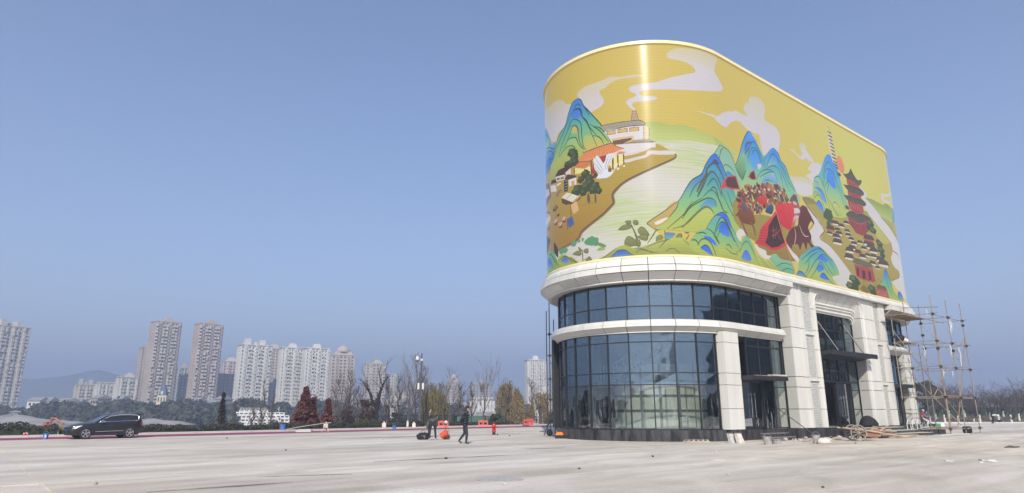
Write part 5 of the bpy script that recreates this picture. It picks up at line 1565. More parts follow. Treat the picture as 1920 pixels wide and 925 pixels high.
# ================================================================== the printed picture on the screen (flat print, in centimetres on the wall)
def draw_mural(sc=0.6):
    """rasterise the print: 44 m of wall by 13.21 m"""
    Wd, Hd = int(4400 * sc), int(1321 * sc)
    img = np.empty((Hd, Wd, 3), np.float32)
    yy = np.linspace(0, 1, Hd, dtype=np.float32)[:, None]; xx = np.linspace(0, 1, Wd, dtype=np.float32)[None, :]
    for c, (a, b) in enumerate(((200, 209), (176, 190), (92, 106))): img[..., c] = a + (b - a) * np.clip(xx * 2.2 - 0.1, 0, 1) + 2 * yy
    pal = [np.array(c, np.float32) for c in MURAL_COLS]
    rs = np.random.RandomState(3)
    def smooth(p, closed):
        n = len(p); out = []
        for i in range(n if closed else n - 1):
            p0 = p[(i - 1) % n] if closed or i > 0 else p[i]; p1 = p[i]; p2 = p[(i + 1) % n]
            p3 = p[(i + 2) % n] if closed or i + 2 < n else p2
            for t in (0, .2, .4, .6, .8):
                out.append(0.5 * ((2 * p1) + (p2 - p0) * t + (2 * p0 - 5 * p1 + 4 * p2 - p3) * t * t + (3 * p1 - p0 - 3 * p2 + p3) * t ** 3))
        if not closed: out.append(p[-1])
        return np.array(out)
    def fill(p, cols=None, fn=None):
        p = p * sc
        x0, x1 = max(0, int(p[:, 0].min())), min(Wd - 1, int(p[:, 0].max()) + 1)
        y0, y1 = max(0, int(math.ceil(p[:, 1].min()))), min(Hd - 1, int(p[:, 1].max()))
        a = p; b = np.roll(p, -1, 0); top, bot = p[:, 1].max(), p[:, 1].min()
        for y in range(y0, y1 + 1):
            m = ((a[:, 1] <= y) & (b[:, 1] > y)) | ((b[:, 1] <= y) & (a[:, 1] > y))
            if not m.any(): continue
            q, r = a[m], b[m]
            xs = np.sort(q[:, 0] + (y - q[:, 1]) / (r[:, 1] - q[:, 1]) * (r[:, 0] - q[:, 0]))
            for k in range(0, len(xs) - 1, 2):
                l, h = max(x0, int(round(xs[k]))), min(Wd, int(round(xs[k + 1])))
                if h <= l: continue
                if fn is not None: fn(y, l, h); continue
                if len(cols) == 1: img[y, l:h] = cols[0]
                else:
                    t = (top - y) / max(1e-6, top - bot) * (len(cols) - 1); i = min(int(t), len(cols) - 2)
                    img[y, l:h] = cols[i] + (cols[i + 1] - cols[i]) * (t - i)
    def line(p, col, w):
        p = smooth(p, False) if len(p) > 2 else p
        d = np.gradient(p, axis=0); n = np.stack([-d[:, 1], d[:, 0]], 1); n /= np.maximum(1e-6, np.hypot(n[:, 0], n[:, 1]))[:, None]
        t = np.linspace(0, 1, len(p)); ww = (w / 2.5) * (0.45 + 0.55 * np.sin(np.pi * np.clip(t, 0.04, 0.96)))[:, None]
        fill(np.concatenate([p + n * ww, (p - n * ww)[::-1]]), [col * .8 + np.array((158, 158, 128), np.float32) * .2])
    wave = rs.rand(Hd // 3 + 2, 48).astype(np.float32)
    wave = np.repeat(wave, 3, 0)[:Hd]
    wx = np.interp(np.arange(Wd), np.linspace(0, Wd, 48), np.arange(48))
    for row in MURAL_OPS:
        kind = 'FXLWBNG'[row[0] - 1]; nc = row[1]; cols = [pal[i] for i in row[2:2 + nc]]
        nd = row[2 + nc]; e = np.array(row[3 + nc:3 + nc + nd], float); bits = row[3 + nc + nd:]
        if kind == 'B':
            x, y, a, b = e; t = np.linspace(0, 2 * pi, 26)[:-1]; k = 1 + 0.10 * np.sin(5 * t + x) + 0.05 * np.sin(9 * t + y)
            fill(np.stack([x + a * k * np.cos(t), y + b * k * np.sin(t)], 1), cols); continue
        p = np.cumsum(e.reshape(-1, 2), 0)
        if kind == 'F': fill(smooth(p, True), cols)
        elif kind == 'X': fill(p, cols)
        elif kind == 'L': line(p, cols[0], float(bits[0]))
        elif kind == 'W':
            c0, c1 = cols
            def fn(y, l, h):
                t = np.interp(wx[l:h], np.arange(48), wave[y]); big = 0.5 + 0.5 * np.sin(np.arange(l, h) / 130.0 + y / 47.0)
                t = np.clip(1.5 * t * big, 0, 1)[:, None]; img[y, l:h] = c0 + (c1 - c0) * t
            fill(smooth(p, True), None, fn)
        elif kind == 'G':
            cx, cy = p[0] * sc; ry = abs(p[1][1] - p[0][1]) * sc; rx = abs(p[2][0] - p[0][0]) * sc
            d = ((np.arange(Wd)[None, :] - cx) / max(rx, 1)) ** 2 + ((np.arange(Hd)[:, None] - cy) / max(ry, 1)) ** 2
            a = (np.exp(-d) * float(bits[0]) / 100.0)[..., None]; img[:] = img * (1 - a) + cols[0] * a
        elif kind == 'N':
            n, sz = bits
            lo, hi = p.min(0), p.max(0); got = 0
            while got < n:
                c = lo + (hi - lo) * rs.rand(2)
                a, b = p, np.roll(p, -1, 0); m = ((a[:, 1] <= c[1]) != (b[:, 1] <= c[1]))
                xs = a[m, 0] + (c[1] - a[m, 1]) / (b[m, 1] - a[m, 1]) * (b[m, 0] - a[m, 0])
                if (xs > c[0]).sum() % 2 == 0: continue
                got += 1; t = np.linspace(0, 2 * pi, 9)[:-1]; ang = rs.rand() * pi; ra, rb = sz * (0.3 + rs.rand() * 0.8), sz * (0.25 + rs.rand() * 0.4)
                el = np.stack([ra * np.cos(t), rb * np.sin(t)], 1); R_ = np.array([[cos(ang), -sin(ang)], [sin(ang), cos(ang)]])
                fill(el @ R_ + c, [cols[rs.randint(len(cols))]])
    # faint rows between the diode strips and the seams of the cabinets
    rows = np.arange(Hd); img *= (1 - .035 * ((rows % 12) < 2) - .03 * ((rows % 58) < 1))[:, None, None]; img[:, ::58] *= .975
    lum = img.mean(-1, keepdims=True); return lum + (img - lum) * 1.02
def mural_material():
    img = draw_mural()
    h, w = img.shape[:2]
    px = np.ones((h, w, 4), np.float32)
    px[..., :3] = np.clip(img / 255.0, 0, 1)
    im = bpy.data.images.new('mural_print', w, h)
    im.colorspace_settings.name = 'sRGB'
    im.pixels.foreach_set(px.ravel()); im.update(); im.pack()
    m = bpy.data.materials.new('mural led screen'); m.use_nodes = True
    nt = m.node_tree; N, Lk = nt.nodes, nt.links; p = N['Principled BSDF']
    tx = N.new('ShaderNodeTexImage'); tx.image = im; tx.interpolation = 'Linear'
    uv = N.new('ShaderNodeUVMap'); uv.uv_map = 'mural'; Lk.new(uv.outputs[0], tx.inputs[0])
    sc_ = N.new('ShaderNodeVectorMath'); sc_.operation = 'SCALE'; sc_.inputs['Scale'].default_value = SCREEN_DIFFUSE
    Lk.new(tx.outputs['Color'], sc_.inputs[0]); Lk.new(sc_.outputs[0], p.inputs['Base Color'])
    Lk.new(tx.outputs['Color'], p.inputs['Emission Color']); p.inputs['Emission Strength'].default_value = SCREEN_GLOW
    # fine horizontal louvres between the rows of diodes: the sun smears into an upright streak
    p.inputs['Roughness'].default_value = 0.21; p.inputs['Specular IOR Level'].default_value = 0.16
    p.inputs['Anisotropic'].default_value = 0.62
    tg = N.new('ShaderNodeTangent'); tg.direction_type = 'RADIAL'; tg.axis = 'Z'
    Lk.new(tg.outputs[0], p.inputs['Tangent'])
    p.inputs['Anisotropic Rotation'].default_value = SCREEN_ANISO
    return m
SCREEN_DIFFUSE, SCREEN_GLOW, SCREEN_ANISO = 0.40, 0.40, 0.25
screen_shell(mural_material())
# ================================================================== the town across the water
def fac_mat(name, col, v=0.12): return M_(name, col, 0.75, var=v, scale=0.05, detail=6)
TW_GLASS = M_('distant window glass', (0.045, 0.06, 0.075), 0.2, var=0.3, scale=0.4)
TW_BLUE = M_('blue tinted curtain wall', (0.035, 0.075, 0.16), 0.25, var=0.25, scale=0.3)
BALC = M_('pale balcony front', (0.50, 0.48, 0.44), 0.7, var=0.12, scale=0.3)
ROOFG = M_('grey flat roof', (0.25, 0.24, 0.23), 0.8, var=0.15)
def tower(label, px0, px1, ptop, depth, wall, side=0.45, turn=12.0, fl=3.0, glass=None, bays=6, balcony=(1, 4), crown='box', accent=None, group=None, cat='tower block', base=-6.0, name='apartment_tower'):
    """a slab or point block: dark glazed core, floor bands and upright piers proud of it, balconies, roof houses"""
    pc = (px0 + px1) / 2.0; depth *= 0.8; fl *= 0.74; bays = int(bays * 1.35)
    top = at_depth(pc, ptop, depth); l = at_depth(px0, 730, depth); r = at_depth(px1, 730, depth)
    wd = (r.x - l.x)
    ry = atan2(pc - 960, FPX)                               # direction of sight
    a = -ry + rad(turn)
    wf = wd / (abs(cos(rad(turn))) + side * abs(sin(rad(turn)))) * (1.0 / max(0.8, cos(ry)))  # front width
    wf = wd * cos(ry) / (cos(rad(abs(turn))) + side * sin(rad(abs(turn))))
    dp = wf * side
    H = top.z - base
    t = thing(name, label, cat, (top.x, depth + dp / 2, base), a, group)
    hx, hy = wf / 2, dp / 2
    n = max(2, int(H / fl)); f = H / n
    m = MB(); m.box(-hx + .35, hx - .35, -hy + .35, hy - .35, 0, H - 0.4); m.build('window_glass', glass or TW_GLASS, t)
    m = MB()
    for k in range(n + 1):
        z = k * f; h = 1.25 if k < n else 1.6
        m.box(-hx + .02, hx - .02, -hy + .02, hy - .02, max(0, z - 0.35), z - 0.35 + h)
    rs = random.Random(int(px0 * 7 + ptop))
    def piers(nb, horiz):
        for i in range(nb + 1):
            c = -1 + 2.0 * i / nb; w = 0.55 if i not in (0, nb) else 0.8
            for s in (-1, 1):
                if horiz: m.box(max(-hx - .05, c * hx - w), min(hx + .05, c * hx + w), s * hy - .3, s * hy + .3, 0, H + (0.5 if i % 2 else 0))
                else: m.box(s * hx - .3, s * hx + .3, max(-hy - .05, c * hy - w), min(hy + .05, c * hy + w), 0, H)
    piers(bays, True); piers(max(2, int(bays * side)), False)
    # shallow wings that break the slab into vertical runs
    for i in range(bays):
        if i % 3 == 1:
            c0, c1 = -hx + 2 * hx * i / bays + 0.5, -hx + 2 * hx * (i + 1) / bays - 0.5
            for k in range(n):
                m.box(c0, c1, -hy - 0.9, -hy, k * f + 0.0, k * f + 1.15)
            m.box(c0, c0 + .5, -hy - 0.9, -hy, 0, H + 0.8); m.box(c1 - .5, c1, -hy - 0.9, -hy, 0, H + 0.8)
    m.build('facade', wall, t, kind='stuff')
    b = MB()
    for i in range(bays):
        if i % balcony[1] == balcony[0] or (i % 3 == 2 and balcony[1] < 4):
            c0, c1 = -hx + 2 * hx * i / bays + 0.4, -hx + 2 * hx * (i + 1) / bays - 0.4
            for k in range(1, n):
                if rs.random() < 0.9: b.box(c0, c1, -hy - 1.3, -hy - .3, k * f - 0.2, k * f + 0.85 + rs.random() * .25)
                if rs.random() < 0.35: b.box(c0 + .3, c0 + .3 + (c1 - c0) * .4, -hy - 1.28, -hy - .4, k * f + 0.9, k * f + 2.2)
    if b.v: b.build('balcony', accent or BALC, t, kind='stuff')
    rf = MB(); rf.box(-hx - .3, hx + .3, -hy - .3, hy + .3, H + .2, H + 0.9); rfo = rf.build('roof', ROOFG, t)
    c = MB()
    if crown == 'box':
        c.box(-hx * .35, hx * .25, -hy * .5, hy * .5, H + .9, H + 3.4); c.box(-hx * .28, hx * .18, -hy * .3, hy * .3, H + 3.4, H + 4.0)
    elif crown == 'step':
        c.box(-hx * .3, hx * .55, -hy * .6, hy * .6, H + .9, H + 2.6); c.box(-hx * .1, hx * .35, -hy * .4, hy * .4, H + 2.6, H + 4.0)
    elif crown == 'two':
        c.box(-hx * .7, -hx * .35, -hy * .6, hy * .6, H + .9, H + 5.2); c.box(hx * .25, hx * .6, -hy * .6, hy * .6, H + .9, H + 4.6); c.box(-hx * .1, hx * .08, -hy * .3, hy * .3, H + .9, H + 3.2)
    elif crown == 'dome':
        c.box(-hx * .75, hx * .75, -hy * .8, hy * .8, H + .9, H + 3.2)
        c.lathe([(hx * .6, H + 3.2), (hx * .58, H + 4.8), (hx * .42, H + 6.6), (hx * .2, H + 7.6), (hx * .05, H + 8.2)], n=14)
    elif crown == 'hip':
        c.hexa([(-hx * .8, -hy * .8, H + .9), (hx * .8, -hy * .8, H + .9), (hx * .8, hy * .8, H + .9), (-hx * .8, hy * .8, H + .9), (-hx * .3, -hy * .1, H + 4.5), (hx * .3, -hy * .1, H + 4.5), (hx * .3, hy * .1, H + 4.5), (-hx * .3, hy * .1, H + 4.5)])
    if c.v: c.build('roof_house', wall, rfo)
    return t
G_ = 'tower blocks across the water'
CW = fac_mat('weathered cream render', (0.46, 0.43, 0.37)); TAN = fac_mat('tan brown tile', (0.40, 0.345, 0.295)); PINK = fac_mat('pinkish brown tile', (0.40, 0.325, 0.285))
WHT = fac_mat('white render', (0.54, 0.53, 0.50)); GRY = fac_mat('grey render', (0.34, 0.34, 0.35)); TAN2 = fac_mat('pale tan stone', (0.42, 0.36, 0.31)); ROSE = fac_mat('rose render', (0.42, 0.35, 0.32))
tower('wide grey cream tower with blue glazed edge at the far left', -34, 48, 614, 540, CW, 0.55, 24, bays=7, balcony=(1, 3), crown='two', glass=TW_BLUE, group=G_)
tower('pinkish brown tower half hidden behind the tall tan tower', 257, 292, 654, 640, PINK, 0.6, 14, bays=4, balcony=(2, 4), crown='step', group=G_)
tower('tallest tan tower with paired vertical window runs', 276, 336, 606, 560, TAN, 0.5, 22, bays=6, balcony=(0, 3), crown='step', group=G_)
tower('dark blue office block between the two tan towers', 322, 360, 692, 620, GRY, 0.5, 10, bays=5, balcony=(9, 10), crown='box', glass=TW_BLUE, accent=GRY, group=G_, cat='office block')
tower('slender reddish tan tower right of the tallest tan tower', 359, 415, 610, 560, PINK, 0.5, 22, bays=6, balcony=(0, 3), crown='step', group=G_)
tower('rose block with a small hipped roof behind the dark blue block', 413, 446, 680, 680, ROSE, 0.6, 8, bays=4, balcony=(1, 4), crown='hip', group=G_)
tower('low dark blue office block left of the white apartment slab', 404, 446, 704, 600, ROSE, 0.4, 6, bays=6, balcony=(9, 10), crown='none', glass=TW_BLUE, accent=GRY, group=G_, cat='office block')
tower('white apartment slab with dark balcony column and two roof houses', 441, 507, 650, 540, WHT, 0.4, 16, bays=7, balcony=(2, 3), crown='two', group=G_)
tower('grey brown tower tucked behind the white apartment slab', 496, 526, 656, 640, TAN2, 0.6, 10, bays=4, balcony=(1, 4), crown='hip', group=G_)
tower('pink grey block between the white slab and the twin white towers', 500, 522, 712, 590, ROSE, 0.6, 10, bays=3, balcony=(1, 4), crown='none', group=G_)
tower('left one of the twin white towers with roof pavilions', 520, 571, 655, 545, WHT, 0.5, 14, bays=6, balcony=(1, 3), crown='box', group=G_)
tower('right one of the twin white towers with roof pavilions', 565, 617, 656, 535, WHT, 0.5, 14, bays=6, balcony=(2, 3), crown='box', group=G_)
tower('tan stone tower with rounded crown behind a bare tree', 617, 663, 668, 600, TAN2, 0.5, 6, bays=5, balcony=(9, 10), crown='dome', group=G_)
tower('pale grey stepped tower behind the tall dark bare tree', 681, 722, 684, 640, TAN2, 0.6, 8, bays=5, balcony=(1, 4), crown='step', group=G_)
tower('cream block right of the pale grey stepped tower', 716, 742, 704, 660, CW, 0.6, 8, bays=4, balcony=(1, 4), crown='none', group=G_)
tower('dim pinkish block with a curved top left of the walking man', 838, 862, 718, 760, ROSE, 0.6, 5, bays=4, balcony=(1, 4), crown='dome', group=G_)
tower('grey office block with dark bands behind the bare slim tree', 884, 922, 722, 700, GRY, 0.5, 6, bays=5, balcony=(9, 10), crown='box', group=G_)
tower('white high-rise with grey stair core beside the golden willow', 984, 1024, 678, 560, WHT, 0.5, 18, bays=6, balcony=(1, 3), crown='box', group=G_)
tower('white high-rise half hidden by the round glass corner', 1032, 1074, 682, 600, WHT, 0.5, 12, bays=6, balcony=(1, 3), crown='box', group=G_)
GL = 'mid-rise flats along the far shore'
tower('cream walk-up flats at the left end of the mid-rise row', 136, 178, 724, 620, CW, 0.35, 10, bays=6, balcony=(1, 3), crown='two', group=GL, cat='apartment block')
tower('pale grey flats in the middle of the mid-rise row', 176, 216, 720, 600, WHT, 0.35, 10, bays=6, balcony=(2, 3), crown='none', group=GL, cat='apartment block')
tower('white and blue flats beside the pinkish brown tower', 214, 257, 710, 580, WHT, 0.4, 14, bays=6, balcony=(1, 3), crown='step', group=GL, cat='apartment block')
tower('long white office with ribbon windows behind the bare slim tree', 880, 926, 752, 320, WHT, 0.4, 6, bays=5, balcony=(9, 10), crown='none', group=GL, cat='office block', base=-8, fl=3.2, name='office_building')
tower('low grey offices below the long white office', 880, 928, 778, 300, GRY, 0.4, 4, bays=6, balcony=(9, 10), crown='none', group=GL, cat='office block', base=-8, name='office_building')
tower('low white block left of the tree with golden weeping crown', 738, 764, 742, 430, WHT, 0.5, 4, bays=4, balcony=(9, 10), crown='none', group=GL, cat='apartment block', base=-6, name='office_building')
tower('small cream houses block right of the golden willow', 1000, 1046, 742, 380, CW, 0.5, 6, bays=5, balcony=(9, 10), crown='box', group=GL, cat='apartment block', base=-6, name='office_building')
# --- church-like house with a blue spire
c = at_depth(306, 745, 400); ch = thing('spired_house', 'cream house with a pointed blue spire below the tan towers', 'house', (c.x, 400, -4), 0.1)
zt = at_depth(306, 742, 400).z + 4
ch.scale = (.62, .8, 1)
m = MB(); m.box(-4.2, 4.2, -3, 3, 0, zt); m.build('wall', fac_mat('butter render', (0.6, 0.54, 0.36)), ch)
m = MB(); m.hexa([(-3.6, -2.8, zt), (3.6, -2.8, zt), (3.6, 2.8, zt), (-3.6, 2.8, zt), (-.1, -.1, zt + 7.5), (.1, -.1, zt + 7.5), (.1, .1, zt + 7.5), (-.1, .1, zt + 7.5)]); m.build('spire', fac_mat('slate blue tile', (0.08, 0.10, 0.2)), ch)
for x in (-2.6, 0.0, 2.6):
    m = MB(); m.box(x - .6, x + .6, -3.06, -2.9, zt - 3.6, zt - 1.0); m.build('window', TW_GLASS, ch)
m = MB(); m.lathe([(1.15, -0.05), (1.15, 0.12)], (0, 0, 0), 14, M=Matrix.Translation((0, -3.0, zt + 1.6)) @ Matrix.Rotation(pi / 2, 4, 'X')); m.build('clock', WHT, ch)
# --- scattered low houses at the foot of the far shore
rs = random.Random(11)
HOUSEC = [fac_mat('low white house', (0.6, 0.6, 0.58)), fac_mat('low grey house', (0.36, 0.36, 0.37)), fac_mat('low tan house', (0.46, 0.38, 0.3))]
HOUSE_BY = ['right of the far left tower', 'at the foot of the far hill', 'left of the walk-up flats', 'under the left end of the walk-up flats', 'under the cream walk-up flats', 'under the pale grey flats', 'under the white and blue flats', 'between the two tan towers', 'under the reddish tan tower', 'right of the reddish tan tower', 'under the rose block', 'behind the tall pale bare tree', 'right of the rounded tan tower', 'left of the tufted slim tree', 'left of the dark crooked tree', 'behind the dark crooked tree', 'left of the tree with two low limbs', 'behind the golden green willow', 'right of the golden green willow', 'above the walking man', 'left of the long white office', 'behind the broad ochre willow']
k = 0
for px in (74, 96, 120, 132, 148, 190, 230, 352, 372, 396, 420, 640, 668, 676, 696, 726, 756, 806, 830, 852, 866, 964):
    d = rs.uniform(330, 400); y = rs.uniform(744, 752) if px < 700 else rs.uniform(748, 760)
    p = at_depth(px, y, d); w = rs.uniform(3.5, 7); h = p.z + 4
    t = thing('low_house', ['white', 'grey', 'tan'][k % 3] + ' small house on the far shore ' + HOUSE_BY[k], 'house', (p.x, d, -5), rs.uniform(-.4, .4), 'small houses low on the far shore')
    m = MB(); m.box(-w / 2, w / 2, -4, 4, 0, h); m.build('wall', HOUSEC[k % 3], t)
    m = MB(); m.hexa([(-w / 2 - .5, -4.5, h), (w / 2 + .5, -4.5, h), (w / 2 + .5, 4.5, h), (-w / 2 - .5, 4.5, h), (-w / 2, -.2, h + 2), (w / 2, -.2, h + 2), (w / 2, .2, h + 2), (-w / 2, .2, h + 2)]); m.build('roof', ROOFG, t)
    m = MB()
    for i in range(3): m.box(-w / 2 + 1 + i * w / 3.2, -w / 2 + 1 + i * w / 3.2 + 1.3, -4.06, -3.9, h - 2.4, h - 1.0)
    m.build('windows', TW_GLASS, t, kind='stuff'); k += 1

# --- cruise ship moored beyond the hedge
sd = 280.0
bow, stern = at_depth(420, 790, sd), at_depth(540, 790, sd); wl = at_depth(480, 806, sd).z
ship = thing('cruise_ship', 'white river cruise ship with open decks and curved white struts', 'ship', ((bow.x + stern.x) / 2, sd, wl), atan2(480 - 960, FPX) * -0.5)
SL = (stern.x - bow.x) / 2 * 1.06
SHW = M_('white ship paint', (0.75, 0.75, 0.73), 0.4, var=0.04); SHD = M_('dark ship cabin glass', (0.05, 0.055, 0.06), 0.25)
dk = (at_depth(480, 765, sd).z - wl) / 6.6
m = MB(); rings = []
for x in (-1.0, -.9, -.6, 0, .6, .9, 1.0):
    b = 4.6 * (1 - abs(x) ** 5 * .75); rings.append([(x * SL, -b * .8, -1.5), (x * SL * 1.02, -b, 1.3 * dk), (x * SL * 1.02, b, 1.3 * dk), (x * SL, b * .8, -1.5)])
m.loft(rings); m.build('hull', SHW, ship)
lv = [(1.3, 2.3, -.97, .97), (2.3, 3.3, -.97, .97), (3.3, 4.3, -.95, .96), (4.3, 5.2, -.55, .82), (5.2, 6.0, -.42, .35)]
for i, (a, b, x0, x1) in enumerate(lv):
    m = MB(); m.box(x0 * SL + 1.0, x1 * SL - 1.0, -3.4, 3.4, a * dk, b * dk); cb = m.build('cabin', SHD, ship)
    m = MB(); m.box(x0 * SL, x1 * SL, -4.5, 4.5, b * dk - .26, b * dk); m.build('deck', SHW, ship)
    m = MB(); m.box(x0 * SL, x1 * SL, -4.55, -4.45, a * dk + .05, a * dk + .5); m.build('parapet', SHW, ship)
    w = MB(); n = int((x1 - x0) * SL / 1.6)
    for j in range(n + 1): w.box(x0 * SL + (x1 - x0) * SL * j / n - .22, x0 * SL + (x1 - x0) * SL * j / n + .22, -4.4, -3.35, a * dk, b * dk - .3)
    w.build('posts', SHW, ship, kind='stuff')
for x, sg in ((-.62, -1), (-.2, 1), (.42, -1), (.74, -1)):
    m = MB(); m.tube([(x * SL, -4.75, 1.3 * dk), (x * SL + sg * .6, -4.75, 2.6 * dk), (x * SL + sg * 2.2, -4.75, 4.3 * dk)], .38, 5); m.build('strut', SHW, ship)
m = MB(); m.tube([(.62 * SL, 0, 5.2 * dk), (.62 * SL, 0, 6.9 * dk)], .12, 5); m.tube([(.62 * SL, 0, 6.2 * dk), (.56 * SL, 0, 6.3 * dk)], .1, 4); m.build('mast', SHW, ship)
m = MB(); m.lathe([(1.0, 4.3 * dk), (1.0, 5.3 * dk), (.8, 5.4 * dk)], (-.55 * SL, 0, 0), 10); m.build('funnel', SHW, ship)
m = MB()
for j in range(9): m.tube([(-.42 * SL + j * .085 * SL, -3, 6.0 * dk), (-.42 * SL + j * .085 * SL, -3, 6.55 * dk)], .08, 4)
m.tube([(-.42 * SL, -3, 6.5 * dk), (.3 * SL, -3, 6.5 * dk)], .08, 4); m.build('top_railing', SHW, ship, kind='stuff')
# --- left: grey gravel yard with an orange digger arm and a long shed
YARD = M_('grey gravel yard', (0.19, 0.185, 0.18), 0.95, col2=(0.33, 0.32, 0.30), scale=0.25, detail=10, bump=0.5, bscale=1.2)
rs = random.Random(5)
def mound(px, d, w, h, name='gravel_heap', lab='rough grey gravel heap in the yard behind the hedge'):
    c = at_depth(px, 780, d); b = MB(); rings = []
    n = 22
    for f in (0, .25, .5, .75, .93):
        r = w * (1 - f); rings.append([(r * cos(2 * pi * j / n) * (1 + rs.uniform(-.12, .12)), r * .7 * sin(2 * pi * j / n) * (1 + rs.uniform(-.12, .12)), h * f * (1 + rs.uniform(-.12, .12))) for j in range(n)])
    b.loft(rings); o = b.build(name, YARD, smooth=True); o.location = (c.x, d, terr(c.x, d) - .2); tag(o, lab, 'gravel heap', 'gravel heaps in the yard behind the hedge'); return o
for px, d, w, h, by in ((-30, 180, 20, 3.2, 'cut by the left frame edge'), (25, 170, 16, 3.0, 'left of the orange digger'), (62, 175, 12, 2.2, 'directly behind the orange digger'), (110, 190, 14, 1.6, 'between the digger and the car'), (320, 160, 16, 1.6, 'right of the car'), (355, 170, 14, 1.3, 'left of the narrow brown conifer'), (285, 165, 12, 1.5, 'just behind the tail of the car')): mound(px, d, w, h, lab='rough grey gravel heap ' + by)
ORG = M_('faded orange paint', (0.36, 0.10, 0.06), 0.6, var=0.15)
DIG_Y = 150.0
dig_o = at_depth(90, 795, DIG_Y); dig_z = terr(dig_o.x, DIG_Y)
dg = thing('excavator', 'orange digger with bent arm standing in the gravel yard', 'excavator', (dig_o.x, DIG_Y, dig_z), 0)
def dig_at(px, py):
    hit = at_depth(px, py, DIG_Y); return (hit.x - dig_o.x, 0, hit.z - dig_z)
body_at = dig_at(90, 799); scoop_at = dig_at(119, 797)
m = MB(); m.tube([dig_at(93, 798), dig_at(98, 784), dig_at(104, 785), dig_at(118, 795)], [.26, .30, .26, .20], 6); m.build('arm', ORG, dg)
m = MB(); m.cbox((body_at[0], 0, body_at[2] - .1), (1.7, 1.6, .8)); m.cbox((body_at[0] - .3, -.3, body_at[2] + .5), (.8, .9, .7)); m.build('body', ORG, dg)
for side_y in (-.7, .7):
    m = MB(); m.cbox((body_at[0], side_y, body_at[2] - .75), (2.2, .4, .5)); m.build('track', FRAME, dg)
m = MB(); m.cbox((scoop_at[0], 0, scoop_at[2] - .2), (.7, .7, .5), ry=.4); m.build('scoop', ORG, dg)
def shed(px0, px1, y0, y1, d, lab, mat):
    a, b = at_depth(px0, y1, d), at_depth(px1, y1, d); zt = at_depth(px0, y0, d).z; z0 = min(a.z, terr(a.x, d)) - .5; w = b.x - a.x
    t = thing('yard_shed', lab, 'shed', (a.x, d, z0), 0, None)
    m = MB(); m.box(0, w, 0, 6, 0, zt - z0 - .8); m.build('wall', mat, t)
    m = MB(); m.hexa([(-.3, -.4, zt - z0 - .8), (w + .3, -.4, zt - z0 - .8), (w + .3, 6.4, zt - z0 - .8), (-.3, 6.4, zt - z0 - .8), (-.3, 2.9, zt - z0), (w + .3, 2.9, zt - z0), (w + .3, 3.1, zt - z0), (-.3, 3.1, zt - z0)]); m.build('roof', ROOFG, t)
    m = MB()
    for k in range(max(2, int(w / 3))): m.box(k * 3 + .6, k * 3 + 2.0, -.05, .1, 1.0, max(1.6, (zt - z0) * .6))
    m.build('windows', TW_GLASS, t, kind='stuff')
BLU = fac_mat('blue grey sheet', (0.20, 0.26, 0.33))
shed(16, 47, 770, 779, 300, 'long blue grey shed below the left tower', BLU); shed(262, 300, 777, 786, 260, 'pale low shed behind the parked car', BLU); shed(100, 108, 792, 797, 190, 'tiny white hut beside the orange digger', WHT)
# --- towers of the old town behind the viewer: seen mirrored in the glass
for i, (x, y, w, h, lab) in enumerate(((-60, -420, 26, 60, 'squat grey tower mirrored in the upper glazing'), (18, -520, 22, 90, 'round topped tall tower mirrored in the upper glazing'), (70, -480, 40, 55, 'wide low tower mirrored in the upper glazing'), (120, -360, 20, 95, 'slim dark tower mirrored at the right of the glazing'), (-130, -500, 30, 50, 'stepped tower mirrored at the left of the glazing'))):
    t = thing('old_town_tower', lab, 'tower block', (x, y, -1), 0.2 * i, 'towers of the old town behind the viewer')
    m = MB(); m.box(-w / 2 + .3, w / 2 - .3, -w / 3 + .3, w / 3 - .3, 0, h - .5); m.build('window_glass', TW_GLASS, t)
    m = MB()
    for k in range(int(h / 3.2)): m.box(-w / 2, w / 2, -w / 3, w / 3, k * 3.2, k * 3.2 + 1.4)
    m.build('facade', GRY, t, kind='stuff')
    m = MB(); m.lathe([(w * .4, h), (w * .36, h + w * .25), (w * .2, h + w * .4), (.3, h + w * .45)], n=12); m.build('roof', GRY, t)

# --- long dark office block to the right of the plaza, out of frame: the front glazing mirrors it
t = thing('office_block', 'long dark office block mirrored in the front glazing', 'office block', (150, 25, -0.1), 0)
m = MB(); m.box(-8, 8, -70, 70, 0, 30); m.build('window_glass', TW_GLASS, t)
m = MB()
for k in range(9): m.box(-8.3, 8.3, -70.3, 70.3, k * 3.6, k * 3.6 + 1.1)
for k in range(29): m.box(-8.4, -8.0, -70 + k * 5 - .4, -70 + k * 5 + .4, 0, 30.2)
m.build('facade', fac_mat('dark grey cladding', (0.06, 0.062, 0.068)), t, kind='stuff')

# --- ring of dark trees beside and behind the viewer, out of frame, mirrored low in the glass
dark_row = MB(); rs = random.Random(15)
for k in range(330):
    a = rad(rs.uniform(96, 306)); d = rs.uniform(95, 150); x, y, r = d * sin(a), d * cos(a), rs.uniform(1.5, 2.6)
    h = 4.6 + 1.2 * sin(a * 9) + rs.uniform(-1.2, 2)
    for z in (h - r, h - 2.2 * r, r): dark_row.ball((x + rs.uniform(-2, 2), y + rs.uniform(-2, 2), max(z, r * .6)), r, 8, 6, (1, 1, 1.1))
    dark_row.tube([(x, y, -.1), (x, y, h * .7)], .3, 5)
dark_row.v = [(x + rs.uniform(-.4, .4), y + rs.uniform(-.4, .4), z + rs.uniform(-.4, .4)) for x, y, z in dark_row.v]
tag(dark_row.build('tree_row', M_('dark evergreen row', (0.035, 0.045, 0.03), .9, var=.4, scale=.5)), 'row of dark trees mirrored low in the round glass', 'wood', kind='stuff')
